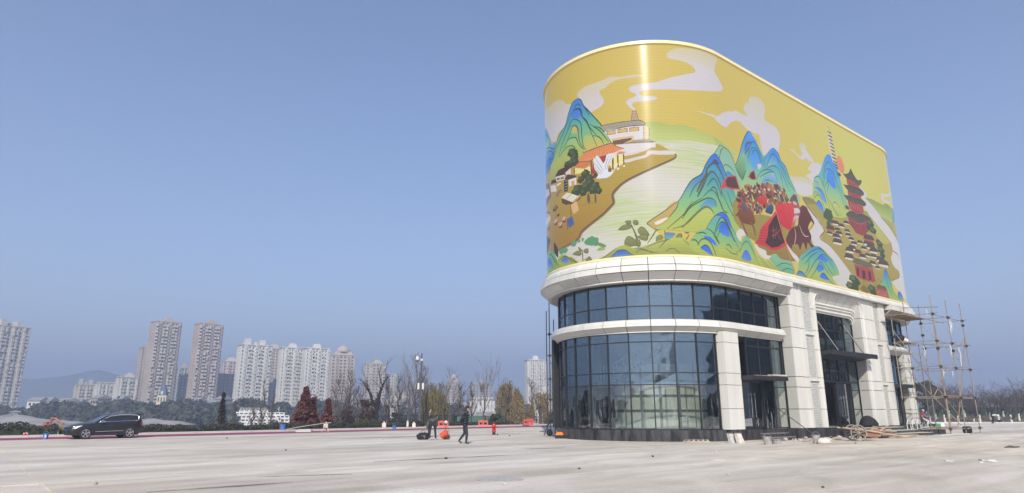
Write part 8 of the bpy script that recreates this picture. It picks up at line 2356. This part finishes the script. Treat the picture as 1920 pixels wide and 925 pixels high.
# x from the bumper backwards, y = -0.9 is the side that faces the viewer
prof = [  # x, sill z, shoulder z, half width, roof/bonnet centre z
    (0.00, .34, .56, .62, .58), (0.06, .27, .66, .74, .70), (0.22, .24, .76, .82, .80), (0.55, .24, .85, .87, .90), (1.05, .24, .91, .895, .97), (1.45, .24, .95, .90, 1.00), (2.2, .24, .98, .905, 1.02), (3.0, .24, 1.01, .905, 1.05), (3.7, .25, 1.04, .89, 1.08), (4.08, .28, 1.02, .84, 1.06), (4.24, .33, .92, .76, .95), (4.30, .38, .78, .68, .80)]
m = MB(); rings = []
for x, z0, z1, w, zc in prof:
    rings.append([(x, -w * .90, z0), (x, -w * .985, z0 + .12), (x, -w, (z0 + z1) * .5 + .02), (x, -w * .985, z1 - .12), (x, -w * .93, z1), (x, -w * .55, zc), (x, 0, zc + .015), (x, w * .55, zc), (x, w * .93, z1), (x, w * .985, z1 - .12), (x, w, (z0 + z1) * .5 + .02), (x, w * .985, z0 + .12), (x, w * .90, z0)])
m.loft(rings); m.build('body', CARP, car, smooth=True, auto=40)
# cabin: roof skin over pillars; side glass set in chrome
gh = [(1.42, .96, .97, .80, .78), (1.75, .97, 1.17, .80, .70), (2.15, .98, 1.38, .80, .62), (2.6, 1.0, 1.475, .80, .60), (3.2, 1.02, 1.495, .80, .60), (3.75, 1.03, 1.49, .79, .60), (4.04, 1.04, 1.455, .77, .59), (4.16, 1.03, 1.33, .75, .58), (4.27, .95, 1.0, .72, .62)]
m = MB(); m.loft([[(x, -wb, z0), (x, -(wb * .45 + wt * .55) - .02, z0 + (z1 - z0) * .55), (x, -wt, z1 - .03 * min(1, (z1 - z0) * 4)), (x, -wt * .6, z1), (x, wt * .6, z1), (x, wt, z1 - .03 * min(1, (z1 - z0) * 4)), (x, (wb * .45 + wt * .55) + .02, z0 + (z1 - z0) * .55), (x, wb, z0)] for x, z0, z1, wb, wt in gh]); m.build('cabin', CARP, car, smooth=True, auto=40)
def sidept(x, f, sgn, out=.006):
    """point on the cabin side, f from belt (0) to roof edge (1)"""
    for i in range(len(gh) - 1):
        if gh[i][0] <= x <= gh[i + 1][0]:
            t = (x - gh[i][0]) / (gh[i + 1][0] - gh[i][0]); z0, z1, wb, wt = [gh[i][k] + (gh[i + 1][k] - gh[i][k]) * t for k in range(1, 5)]
            wm = wb * .45 + wt * .55 + .02; zt = z1 - .03
            y = wb + (wm - wb) * f / .55 if f < .55 else wm + (wt - wm) * (f - .55) / .45
            return Vector((x, sgn * (y + out), z0 + (zt - z0) * f))
for sgn in (-1, 1):
    outl = []
    for nm, xs in (('front_side_window', (1.78, 2.0, 2.25, 2.6, 2.78)), ('rear_side_window', (2.86, 3.1, 3.4)), ('quarter_window', (3.46, 3.7, 3.92))):
        m = MB(); lo = [sidept(x, .10, sgn) for x in xs]; mi_ = [sidept(x, .55, sgn) for x in xs]; hi = [sidept(x, (.60 if x < 1.8 else .86) if x < 3.9 else .70, sgn) for x in xs]
        V = lo + mi_ + hi; n = len(xs); m.add(V, [(i, i + 1, n + i + 1, n + i) for i in range(n - 1)] + [(n + i, n + i + 1, 2 * n + i + 1, 2 * n + i) for i in range(n - 1)]); m.build(nm, CGLASS, car)
    path = [sidept(x, .06, sgn, .012) for x in (1.6, 2.2, 3.0, 3.6, 3.9)] + [sidept(4.0, .3, sgn, .012), sidept(4.0, .7, sgn, .012), sidept(3.88, .90, sgn, .012)] + [sidept(x, .93, sgn, .012) for x in (3.4, 2.8, 2.3)] + [sidept(1.95, .88, sgn, .012), sidept(1.7, .62, sgn, .012), sidept(1.58, .1, sgn, .012)]
    m = MB(); m.tube(path, .03, 5); m.build('window_trim', CHROME, car)
    m = MB(); m.tube([(1.42, sgn * .905, .44), (3.08, sgn * .912, .47)], .016, 6); m.build('sill_trim', CHROME, car)
    m = MB(); m.box(1.35, 3.1, sgn * .90 - .02, sgn * .90 + .02, .22, .36); m.build('sill', BLKP, car)
    m = MB(); m.tube([(2.3, sgn * .57, 1.47), (2.7, sgn * .55, 1.535), (3.5, sgn * .55, 1.545), (3.85, sgn * .54, 1.49)], .02, 6); m.build('roof_rail', CHROME, car)
    m = MB(); m.loft([[(1.72, sgn * .86, .98), (1.78, sgn * .84, 1.10), (1.90, sgn * .86, 1.08), (1.88, sgn * .86, .99)], [(1.74, sgn * 1.06, .99), (1.79, sgn * 1.05, 1.11), (1.89, sgn * 1.04, 1.09), (1.88, sgn * 1.04, 1.0)]]); m.build('door_mirror', CHROME, car)
    for x in (2.45, 3.3):
        m = MB(); m.tube([(x, sgn * .905, .86), (x + .05, sgn * .93, .865), (x + .2, sgn * .93, .87), (x + .25, sgn * .91, .87)], .017, 5); m.build('door_handle', CARP, car)
    for x in (1.72, 2.82, 3.62):
        m = MB(); m.box(x - .005, x + .005, sgn * .9095 - .004, sgn * .9095 + .004, .38, .95); m.build('door_gap', BLKP, car)
    # headlamp that wraps the corner, fog lamp, tail lamp
    m = MB(); m.loft([[(.10, sgn * .50, .62), (.16, sgn * .52, .72), (.26, sgn * .5, .765), (.2, sgn * .46, .7)], [(.18, sgn * .80, .62), (.26, sgn * .81, .74), (.5, sgn * .80, .80), (.4, sgn * .7, .7)], [(.34, sgn * .865, .64), (.44, sgn * .872, .74), (.66, sgn * .865, .80), (.5, sgn * .8, .7)]]); m.build('headlight', HEADL, car)
    m = MB(); m.ball((.13, sgn * .66, .42), .075, 8, 6, (.6, 1, 1)); m.build('fog_light', HEADL, car)
    m = MB(); m.loft([[(4.20, sgn * .80, .80), (4.30, sgn * .70, .80), (4.28, sgn * .70, .94), (4.15, sgn * .82, .94)], [(4.08, sgn * .862, .84), (4.14, sgn * .862, .84), (4.13, sgn * .862, .93), (4.09, sgn * .862, .93)]]); m.build('tail_light', TAILR, car)
    for xw, nm in ((.88, 'front'), (3.48, 'rear')):
        m = MB(); n = 18; yo, yi = sgn * .915, sgn * .70      # dark arch and its lining
        m.add([(xw + .415 * cos(pi * k / n - .1), yo, .325 + .415 * sin(pi * k / n * 1.06 - .1)) for k in range(n + 1)] + [(xw, yo, .2)], [(k, k + 1, n + 1) for k in range(n)]); m.build('wheel_arch', BLKP, car)
        w = MB(); r = .335
        w.loft([[(xw + rr * cos(a), sgn * y, .335 + rr * sin(a)) for rr, y in ((.225, .93), (.30, .945), (.33, .925), (.335, .87), (.33, .74), (.2, .72))] for a in [2 * pi * i / 24 for i in range(25)]], close=False, cap=False); wo = w.build('wheel', TYRE, car, smooth=True)
        q = MB(); q.loft([[(xw + rr * cos(a), sgn * y, .335 + rr * sin(a)) for rr, y in ((.235, .90), (.235, .945), (.215, .947), (.205, .90))] for a in [2 * pi * i / 24 for i in range(25)]], close=False, cap=False); q.build('rim', RIM, wo)
        q = MB(); q.tube([(xw, sgn * .86, .335), (xw, sgn * .87, .335)], .23, 20); q.build('brake_disc', BLKP, wo)
        for k in range(5):
            a = 2 * pi * k / 5 + .3; q = MB()
            for da in (-.11, .11): q.tube([(xw + .03 * cos(a), sgn * .935, .335 + .03 * sin(a)), (xw + .22 * cos(a + da), sgn * .94, .335 + .22 * sin(a + da))], .017, 5)
            q.build('spoke', RIM, wo)
        q = MB(); q.tube([(xw, sgn * .90, .335), (xw, sgn * .95, .335)], .04, 10); q.build('hub_cap', RIM, wo)
m = MB(); V = []
for x, z in ((1.46, 1.005), (1.78, 1.19), (2.12, 1.375)):
    V += [(x - .012, -.66 + (x - 1.46) * .12, z + .016), (x - .012, .66 - (x - 1.46) * .12, z + .016)]
m.add(V, [(0, 1, 3, 2), (2, 3, 5, 4)]); m.build('windscreen', CGLASS, car)
m = MB(); m.add([(4.18, -.5, 1.30), (4.18, .5, 1.30), (4.29, .55, 1.04), (4.29, -.55, 1.04)], [(0, 1, 2, 3)]); m.build('rear_window', CGLASS, car)
m = MB(); m.loft([[(3.9, y, 1.49), (4.26, y, 1.44), (4.26, y, 1.41), (3.9, y, 1.45)] for y in (-.55, .55)]); m.build('spoiler', CARP, car)
m = MB(); m.box(-.015, .06, -.50, .50, .60, .69); m.build('grille', BLKP, car)
for z in (.625, .665):
    m = MB(); m.box(-.03, .0, -.5, .5, z - .008, z + .008); m.build('grille_bar', CHROME, car)
m = MB(); m.box(-.02, .08, -.55, .55, .32, .47); m.build('lower_intake', BLKP, car)
m = MB(); m.box(-.035, -.02, -.22, .22, .49, .58); m.build('number_plate', M_('blue number plate', (0.02, 0.06, 0.3), .4), car)
m = MB(); m.loft([[(x, -w, .24), (x, -w, .36), (x, w, .36), (x, w, .24)] for x, w in ((.05, .6), (.4, .80), (.52, .8))]); m.build('front_skirt', BLKP, car)
m = MB(); m.loft([[(x, -w, .30), (x, -w, .62), (x, w, .62), (x, w, .30)] for x, w in ((3.92, .8), (4.2, .76), (4.34, .6))]); m.build('rear_bumper', BLKP, car)
m = MB(); m.box(.4, 4.1, -.7, .7, .2, .3); m.build('underbody', BLKP, car)

# ================================================================== people
SKIN = M_('skin', (0.42, 0.25, 0.18), .6, var=.08); SHOE = M_('dark shoe leather', (0.05, 0.042, 0.035), .55, var=.2); SHOEW = M_('pale trainers', (0.6, 0.58, 0.54), .7); HAIR = M_('black hair', (0.012, 0.011, 0.011), .6)
def skin_body(name, J, E, mats, owner, sub=2):
    """grow ONE continuous skin over joints J (name -> (x, y, z, radius, material)) and bones E; colour by the nearest bone"""
    names = list(J); idx = {n: i for i, n in enumerate(names)}
    me = bpy.data.meshes.new(name); me.from_pydata([J[n][:3] for n in names], [(idx[a], idx[b]) for a, b in E], []); me.update()
    o = bpy.data.objects.new(name, me); COL.objects.link(o)
    sk = o.modifiers.new('skin', 'SKIN'); sk.use_smooth_shade = True; sk.branch_smoothing = 0.6
    if not me.skin_vertices:
        with bpy.context.temp_override(object=o, active_object=o): bpy.ops.mesh.customdata_skin_add()
    for i, n in enumerate(names):
        r = J[n][3]; me.skin_vertices[0].data[i].radius = r if isinstance(r, tuple) else (r, r)
        me.skin_vertices[0].data[i].use_root = (n == 'pelvis')
    ss = o.modifiers.new('subdivide', 'SUBSURF'); ss.levels = sub; ss.render_levels = sub
    bpy.context.view_layer.update()
    ev = o.evaluated_get(bpy.context.evaluated_depsgraph_get()); nm = bpy.data.meshes.new_from_object(ev)
    o.modifiers.clear(); o.data = nm
    for k in mats: nm.materials.append(k)
    segs = [(Vector(J[a][:3]), Vector(J[b][:3]), J[b][4], J[a][3] if not isinstance(J[a][3], tuple) else J[a][3][0]) for a, b in E]
    for p in nm.polygons:
        c = p.center; best = None
        for a, b, mi, r in segs:
            ab = b - a; t = max(0, min(1, (c - a).dot(ab) / max(1e-9, ab.length_squared))); d = (c - (a + ab * t)).length - r * .6
            if best is None or d < best[0]: best = (d, mi)
        p.material_index = best[1]; p.use_smooth = True
    o.parent = owner
    return o
def hand(J, E, side, wrist, d, mat, curl=.5):
    """palm, four unequal bent fingers and a thumb, grown from the wrist along d"""
    w = Vector(wrist); d = Vector(d).normalized(); a = d.cross(Vector((0, 1, 0)) if abs(d.y) < .9 else Vector((1, 0, 0))).normalized(); b = d.cross(a)
    J['palm' + side] = (*(w + d * .055), .026, mat); E.append(('wrist' + side, 'palm' + side))
    for k, ln in enumerate((.072, .080, .074, .058)):
        o = w + d * .088 + a * (.027 - .018 * k); m1 = o + d * ln * .5; m2 = o + d * ln * (1 - .35 * curl) + b * ln * .45 * curl
        J['k%d%s' % (k, side)] = (*o, .010, mat); J['f%d%s' % (k, side)] = (*m1, .0088, mat); J['t%d%s' % (k, side)] = (*m2, .0075, mat)
        E += [('palm' + side, 'k%d%s' % (k, side)), ('k%d%s' % (k, side), 'f%d%s' % (k, side)), ('f%d%s' % (k, side), 't%d%s' % (k, side))]
    o = w + d * .045 + a * .038; J['th' + side] = (*o, .011, mat); J['tt' + side] = (*(o + d * .045 + a * .016 + b * .015), .0085, mat); E += [('palm' + side, 'th' + side), ('th' + side, 'tt' + side)]
def head_on(owner, c, face, mats_skin, hat=None, hatc=None, hair=True, r=.105):
    """head with a face: eyes at half height, nose, mouth, ears; face is the direction it looks"""
    f = Vector(face).normalized(); M = Matrix.Translation(c) @ f.to_track_quat('X', 'Z').to_matrix().to_4x4()
    m = MB(); V = []; n = 14
    prof_ = [(-.115, .035, .045), (-.10, .055, .05), (-.07, .072, .058), (-.03, .085, .068), (.01, .092, .074), (.05, .09, .074), (.085, .07, .06), (.108, .035, .03)]
    rings = []
    for z, rx, ry in prof_:
        rings.append([tuple(M @ Vector((rx * cos(2 * pi * j / n) * (1.0 if cos(2 * pi * j / n) > 0 else 1.05) + (.012 if z < -.05 else 0), ry * sin(2 * pi * j / n), z))) for j in range(n)])
    m.loft(rings); h = m.build('head', mats_skin, owner, smooth=True)
    q = MB(); q.loft([[tuple(M @ Vector(p)) for p in ring] for ring in ([(.088, -.008, .02), (.088, .008, .02), (.085, 0, .03)], [(.112, -.016, -.022), (.112, .016, -.022), (.098, 0, -.005)], [(.092, -.012, -.032), (.092, .012, -.032), (.095, 0, -.028)])]); q.build('nose', mats_skin, h)
    for s in (-1, 1):
        q = MB(); p = M @ Vector((.082, s * .032, .012)); q.ball(p, .012, 7, 5); q.build('eye', FRAME, h)
        q = MB(); p = M @ Vector((0, s * .076, -.005)); q.ball(p, .024, 7, 5, (.7, .4, 1.2)); q.build('ear', mats_skin, h)
    q = MB(); q.tube([M @ Vector((.078, -.026, -.062)), M @ Vector((.09, 0, -.064)), M @ Vector((.078, .026, -.062))], .006, 5); q.build('mouth', M_('lips', (0.3, 0.12, 0.1), .5), h)
    if hair:
        q = MB(); rr = []
        for z, k in ((-.05, .9), (.0, 1.06), (.05, 1.09), (.09, .95), (.118, .5)):
            rr.append([tuple(M @ Vector((-.012 + (.088 * k) * cos(2 * pi * j / 12) * (.72 if cos(2 * pi * j / 12) > 0 and z < .06 else 1), .078 * k * sin(2 * pi * j / 12), z))) for j in range(12)])
        q.loft(rr); q.build('hair', HAIR, owner, smooth=True)
    if hat:
        q = MB(); rr = []
        for z, k in ((.03, 1.12), (.06, 1.14), (.10, 1.0), (.13, .66), (.142, .2)):
            rr.append([tuple(M @ Vector((.096 * k * cos(2 * pi * j / 14), .082 * k * sin(2 * pi * j / 14), z))) for j in range(14)])
        q.loft(rr); ho = q.build('hard_hat' if hat == 'hard' else 'cap', hatc, owner, smooth=True)
        q = MB(); q.loft([[tuple(M @ Vector(p)) for p in ring] for ring in ([(.09, -.07, .045), (.09, .07, .045), (.09, .07, .055), (.09, -.07, .055)], [(.165, -.055, .028), (.165, .055, .028), (.165, .055, .036), (.165, -.055, .036)], [(.178, -.025, .024), (.178, .025, .024), (.178, .025, .032), (.178, -.025, .032)])]); q.build('peak', hatc, ho)
    return h
def legs(J, E, hips, L_, R_, mt, ms, fat=1.0):
    for s, (hp, kn, an, to) in (('L', L_), ('R', R_)):
        J['hip' + s] = (*hp, .098 * fat, mt); J['thigh' + s] = (*((Vector(hp) + Vector(kn)) / 2), .084 * fat, mt); J['knee' + s] = (*kn, .064 * fat, mt); J['calf' + s] = (*(Vector(kn) * .6 + Vector(an) * .4), .064 * fat, mt); J['ankle' + s] = (*an, .05, mt)
        J['heel' + s] = (*(Vector(an) + Vector((-.02, 0, -.045))), .045, ms); J['ball' + s] = (*(Vector(an) * .35 + Vector(to) * .65 + Vector((0, 0, -.01))), (.047, .034), ms); J['toe' + s] = (*to, (.04, .026), ms)
        E += [('pelvis', 'hip' + s), ('hip' + s, 'thigh' + s), ('thigh' + s, 'knee' + s), ('knee' + s, 'calf' + s), ('calf' + s, 'ankle' + s), ('ankle' + s, 'heel' + s), ('heel' + s, 'ball' + s), ('ball' + s, 'toe' + s)]
def arms(J, E, data, mj, mh, fat=1.0):
    for s, (sh, el, wr, hd) in data.items():
        J['shoulder' + s] = (*sh, .075 * fat, mj); J['elbow' + s] = (*el, .052 * fat, mj); J['cuff' + s] = (*(Vector(wr) * .8 + Vector(el) * .2), .040 * fat, mj); J['wrist' + s] = (*wr, .027, mh)
        E += [('chest', 'shoulder' + s), ('shoulder' + s, 'elbow' + s), ('elbow' + s, 'cuff' + s), ('cuff' + s, 'wrist' + s)]; hand(J, E, s, wr, hd, mh)
def torso(J, E, pel, wa, ch, nk, hd, mj, mt, rp=.15, rw=.15, rc=.165):
    J['pelvis'] = (*pel, (rp, rp * .78), mt); J['waist'] = (*wa, (rw, rw * .76), mj); J['chest'] = (*ch, (rc, rc * .76), mj); J['neck'] = (*nk, .056, 3); J['headroot'] = (*hd, .05, 3)
    E += [('pelvis', 'waist'), ('waist', 'chest'), ('chest', 'neck'), ('neck', 'headroot')]
def person(label, pos, rz, J, E, mats, head, face, hat=None, hatc=None, scale=1.0, hair=True):
    t = thing('person', label, 'person', pos, rz); t.scale = (scale,) * 3
    skin_body('figure', J, E, mats, t); head_on(t, head, face, SKIN, hat, hatc, hair); return t
JEAN = M_('dark blue jeans', (0.022, 0.028, 0.042), .85, var=.25, scale=8); PUFF = M_('black puffer nylon', (0.010, 0.011, 0.014), .42, var=.2, scale=6); GREYJ = M_('grey black jacket', (0.085, 0.085, 0.083), .8, var=.3, scale=7); TROU = M_('dark navy trousers', (0.016, 0.017, 0.024), .85, var=.2); REDV = M_('red work vest', (0.50, 0.07, 0.06), .8, var=.1); WSH = M_('white work shirt', (0.72, 0.71, 0.68), .85, var=.05); BLUJ = M_('blue work jacket', (0.06, 0.14, 0.28), .8, var=.1); CAPB = M_('black cap', (0.008, 0.008, 0.010), .7)
# 1 the walking man (mats: 0 jacket, 1 trousers, 2 shoes, 3 skin)
J, E = {}, []
torso(J, E, (-.02, 0, .96), (-.01, 0, 1.14), (.03, 0, 1.36), (.05, 0, 1.535), (.07, 0, 1.60), 0, 0,   .245, .255, .265)
legs(J, E, None, ((-.03, .095, .90), (-.04, .10, .50), (-.30, .10, .165), (-.17, .10, .035)), ((0, -.095, .90), (.09, -.10, .50), (.06, -.10, .095), (.22, -.11, .03)), 1, 2, 1.12)
for s in 'LR': J['hip' + s] = J['hip' + s][:4] + (1,)
arms(J, E, {'L': ((.02, .22, 1.44), (-.17, .30, 1.18), (-.27, .09, .99), (0, -.9, -.1)), 'R': ((.02, -.22, 1.44), (-.17, -.30, 1.18), (-.27, -.09, 1.0), (0, .9, -.1))}, 0, 3, 1.45)
wm = person('person in black puffer jacket, cap and dark jeans walking right, hands behind back', on_ground(872, 832.5), 0, J, E, [PUFF, JEAN, SHOE, SKIN], (.085, 0, 1.685), (1, -.12, -.05), 'cap', CAPB, 1.0)
m = MB()
for z in (.90, 1.02, 1.14, 1.26, 1.38):
    m.loft([[(-.01 + (.215 + dr) * cos(2 * pi * j / 20) + (z - 1.1) * .12, (.262 + dr) * sin(2 * pi * j / 20), z + dz_) for dr, dz_ in ((-.02, -.03), (.012, 0), (-.02, .03))] for j in range(21)], close=False, cap=False)
m.build('quilting', PUFF, wm, smooth=True)
m = MB(); m.loft([[(.045 + .085 * k * cos(2 * pi * j / 14), .08 * k * sin(2 * pi * j / 14), z) for j in range(14)] for z, k in ((1.48, 1.15), (1.56, 1.0), (1.60, .98))], cap=False); m.build('collar', PUFF, wm, smooth=True)
# 2 bending, seen from behind
J, E = {}, []
torso(J, E, (-.02, 0, 1.0), (.16, 0, 1.13), (.42, 0, 1.10), (.58, 0, .98), (.63, 0, .92), 0, 1, .17, .175, .185)
legs(J, E, None, ((-.02, .10, .93), (.0, .14, .50), (-.03, .17, .095), (.12, .20, .03)), ((-.02, -.10, .93), (.0, -.15, .50), (-.04, -.19, .095), (.11, -.23, .03)), 1, 2)
arms(J, E, {'L': ((.42, .21, 1.06), (.40, .30, .78), (.36, .32, .52), (0, .05, -1)), 'R': ((.44, -.21, 1.06), (.50, -.24, .80), (.52, -.12, .56), (0, .1, -1))}, 0, 3, 1.2)
person('person in dark jacket bent over the black holdall, seen from behind, pale shoes', on_ground(810.5, 825.5), rad(97), J, E, [GREYJ, TROU, SHOEW, SKIN], (.70, 0, .86), (.5, 0, -.85), None, None, 1.0)
# 3 standing behind him
J, E = {}, []
torso(J, E, (0, 0, .94), (0, 0, 1.12), (.01, 0, 1.32), (.02, 0, 1.475), (.03, 0, 1.53), 0, 1)
legs(J, E, None, ((0, .09, .88), (.02, .10, .49), (0, .10, .095), (.15, .12, .03)), ((0, -.09, .88), (.02, -.10, .49), (0, -.10, .095), (.15, -.12, .03)), 1, 2)
arms(J, E, {'L': ((0, .19, 1.40), (.0, .25, 1.12), (.12, .2, .92), (.5, -.1, -.8)), 'R': ((0, -.19, 1.40), (-.02, -.25, 1.12), (.10, -.22, .92), (.5, .1, -.8))}, 0, 3, 1.1)
person('person all in black standing behind the bending person', on_ground(803.5, 820), rad(10), J, E, [PUFF, TROU, SHOE, SKIN], (.045, 0, 1.61), (1, -.3, -.1), None, None, 1.0)
def pushing():
    J, E = {}, []
    torso(J, E, (-.05, 0, .95), (0, 0, 1.12), (.10, 0, 1.33), (.15, 0, 1.48), (.18, 0, 1.53), 0, 1)
    legs(J, E, None, ((-.04, .09, .88), (.10, .1, .50), (.02, .1, .095), (.17, .1, .03)), ((-.04, -.09, .88), (-.06, -.1, .49), (-.24, -.1, .12), (-.10, -.1, .03)), 1, 2)
    arms(J, E, {'L': ((.10, .2, 1.40), (.22, .25, 1.16), (.46, .2, 1.04), (1, -.1, -.1)), 'R': ((.10, -.2, 1.40), (.22, -.25, 1.16), (.46, -.2, 1.04), (1, .1, -.1))}, 0, 3)
    return J, E
J, E = pushing(); person('person in red vest and white hard hat pushing a floor machine beyond the scaffold', on_ground(1731, 800.5), rad(-20), J, E, [REDV, TROU, SHOE, SKIN], (.20, 0, 1.61), (1, 0, -.2), 'hard', PWHITE, 1.0)
J, E = pushing(); person('person in blue jacket close behind the one in the red vest', on_ground(1737, 799.2), rad(-10), J, E, [BLUJ, TROU, SHOE, SKIN], (.20, 0, 1.61), (1, 0, -.2), None, None, .96)
J, E = {}, []
torso(J, E, (-.02, 0, .92), (.18, 0, 1.08), (.44, 0, 1.06), (.60, 0, .98), (.66, 0, .95), 0, 1, .16, .185, .2)
legs(J, E, None, ((-.02, .10, .86), (.06, .12, .48), (-.03, .12, .095), (.12, .14, .03)), ((-.02, -.10, .86), (-.02, -.12, .48), (-.12, -.12, .095), (.04, -.14, .03)), 1, 2)
arms(J, E, {'L': ((.46, .2, 1.02), (.62, .24, .84), (.84, .2, .66), (.8, 0, -.5)), 'R': ((.46, -.2, 1.02), (.64, -.24, .86), (.88, -.16, .70), (.8, 0, -.5))}, 0, 3, 1.2)
person('person in white shirt bent over, whitewashing a trunk at the right edge', on_ground(1863, 793.8), 0, J, E, [WSH, TROU, SHOE, SKIN], (.76, 0, .93), (1, 0, -.5), 'hard', PWHITE, 1.05)
t = thing('lime_bucket', 'dark lime bucket at the feet of the person in white', 'bucket', on_ground(1875, 793.4)); m = MB(); m.lathe([(.2, 0), (.26, .42), (.24, .42), (.18, .3)], n=12); m.build('shell', BLKP, t); m = MB(); m.tube([(-.25, 0, .42), (0, 0, .68), (.25, 0, .42)], .02, 5); m.build('handle', STEEL, t)
# ================================================================== air
HZ = bpy.data.materials.new('blue winter haze'); HZ.use_nodes = True
nt = HZ.node_tree; nt.nodes.remove(nt.nodes['Principled BSDF'])
pv_ = nt.nodes.new('ShaderNodeVolumePrincipled')
pv_.inputs['Color'].default_value = (0.67, 0.775, 1.0, 1)
pv_.inputs['Density'].default_value = 0.0010
pv_.inputs['Anisotropy'].default_value = 0.4
nt.links.new(pv_.outputs[0], nt.nodes['Material Output'].inputs['Volume'])
m = MB(); m.box(-3300, 3300, -3300, 3300, -12.5, 215.0)
hz = m.build('haze', HZ, kind='stuff')
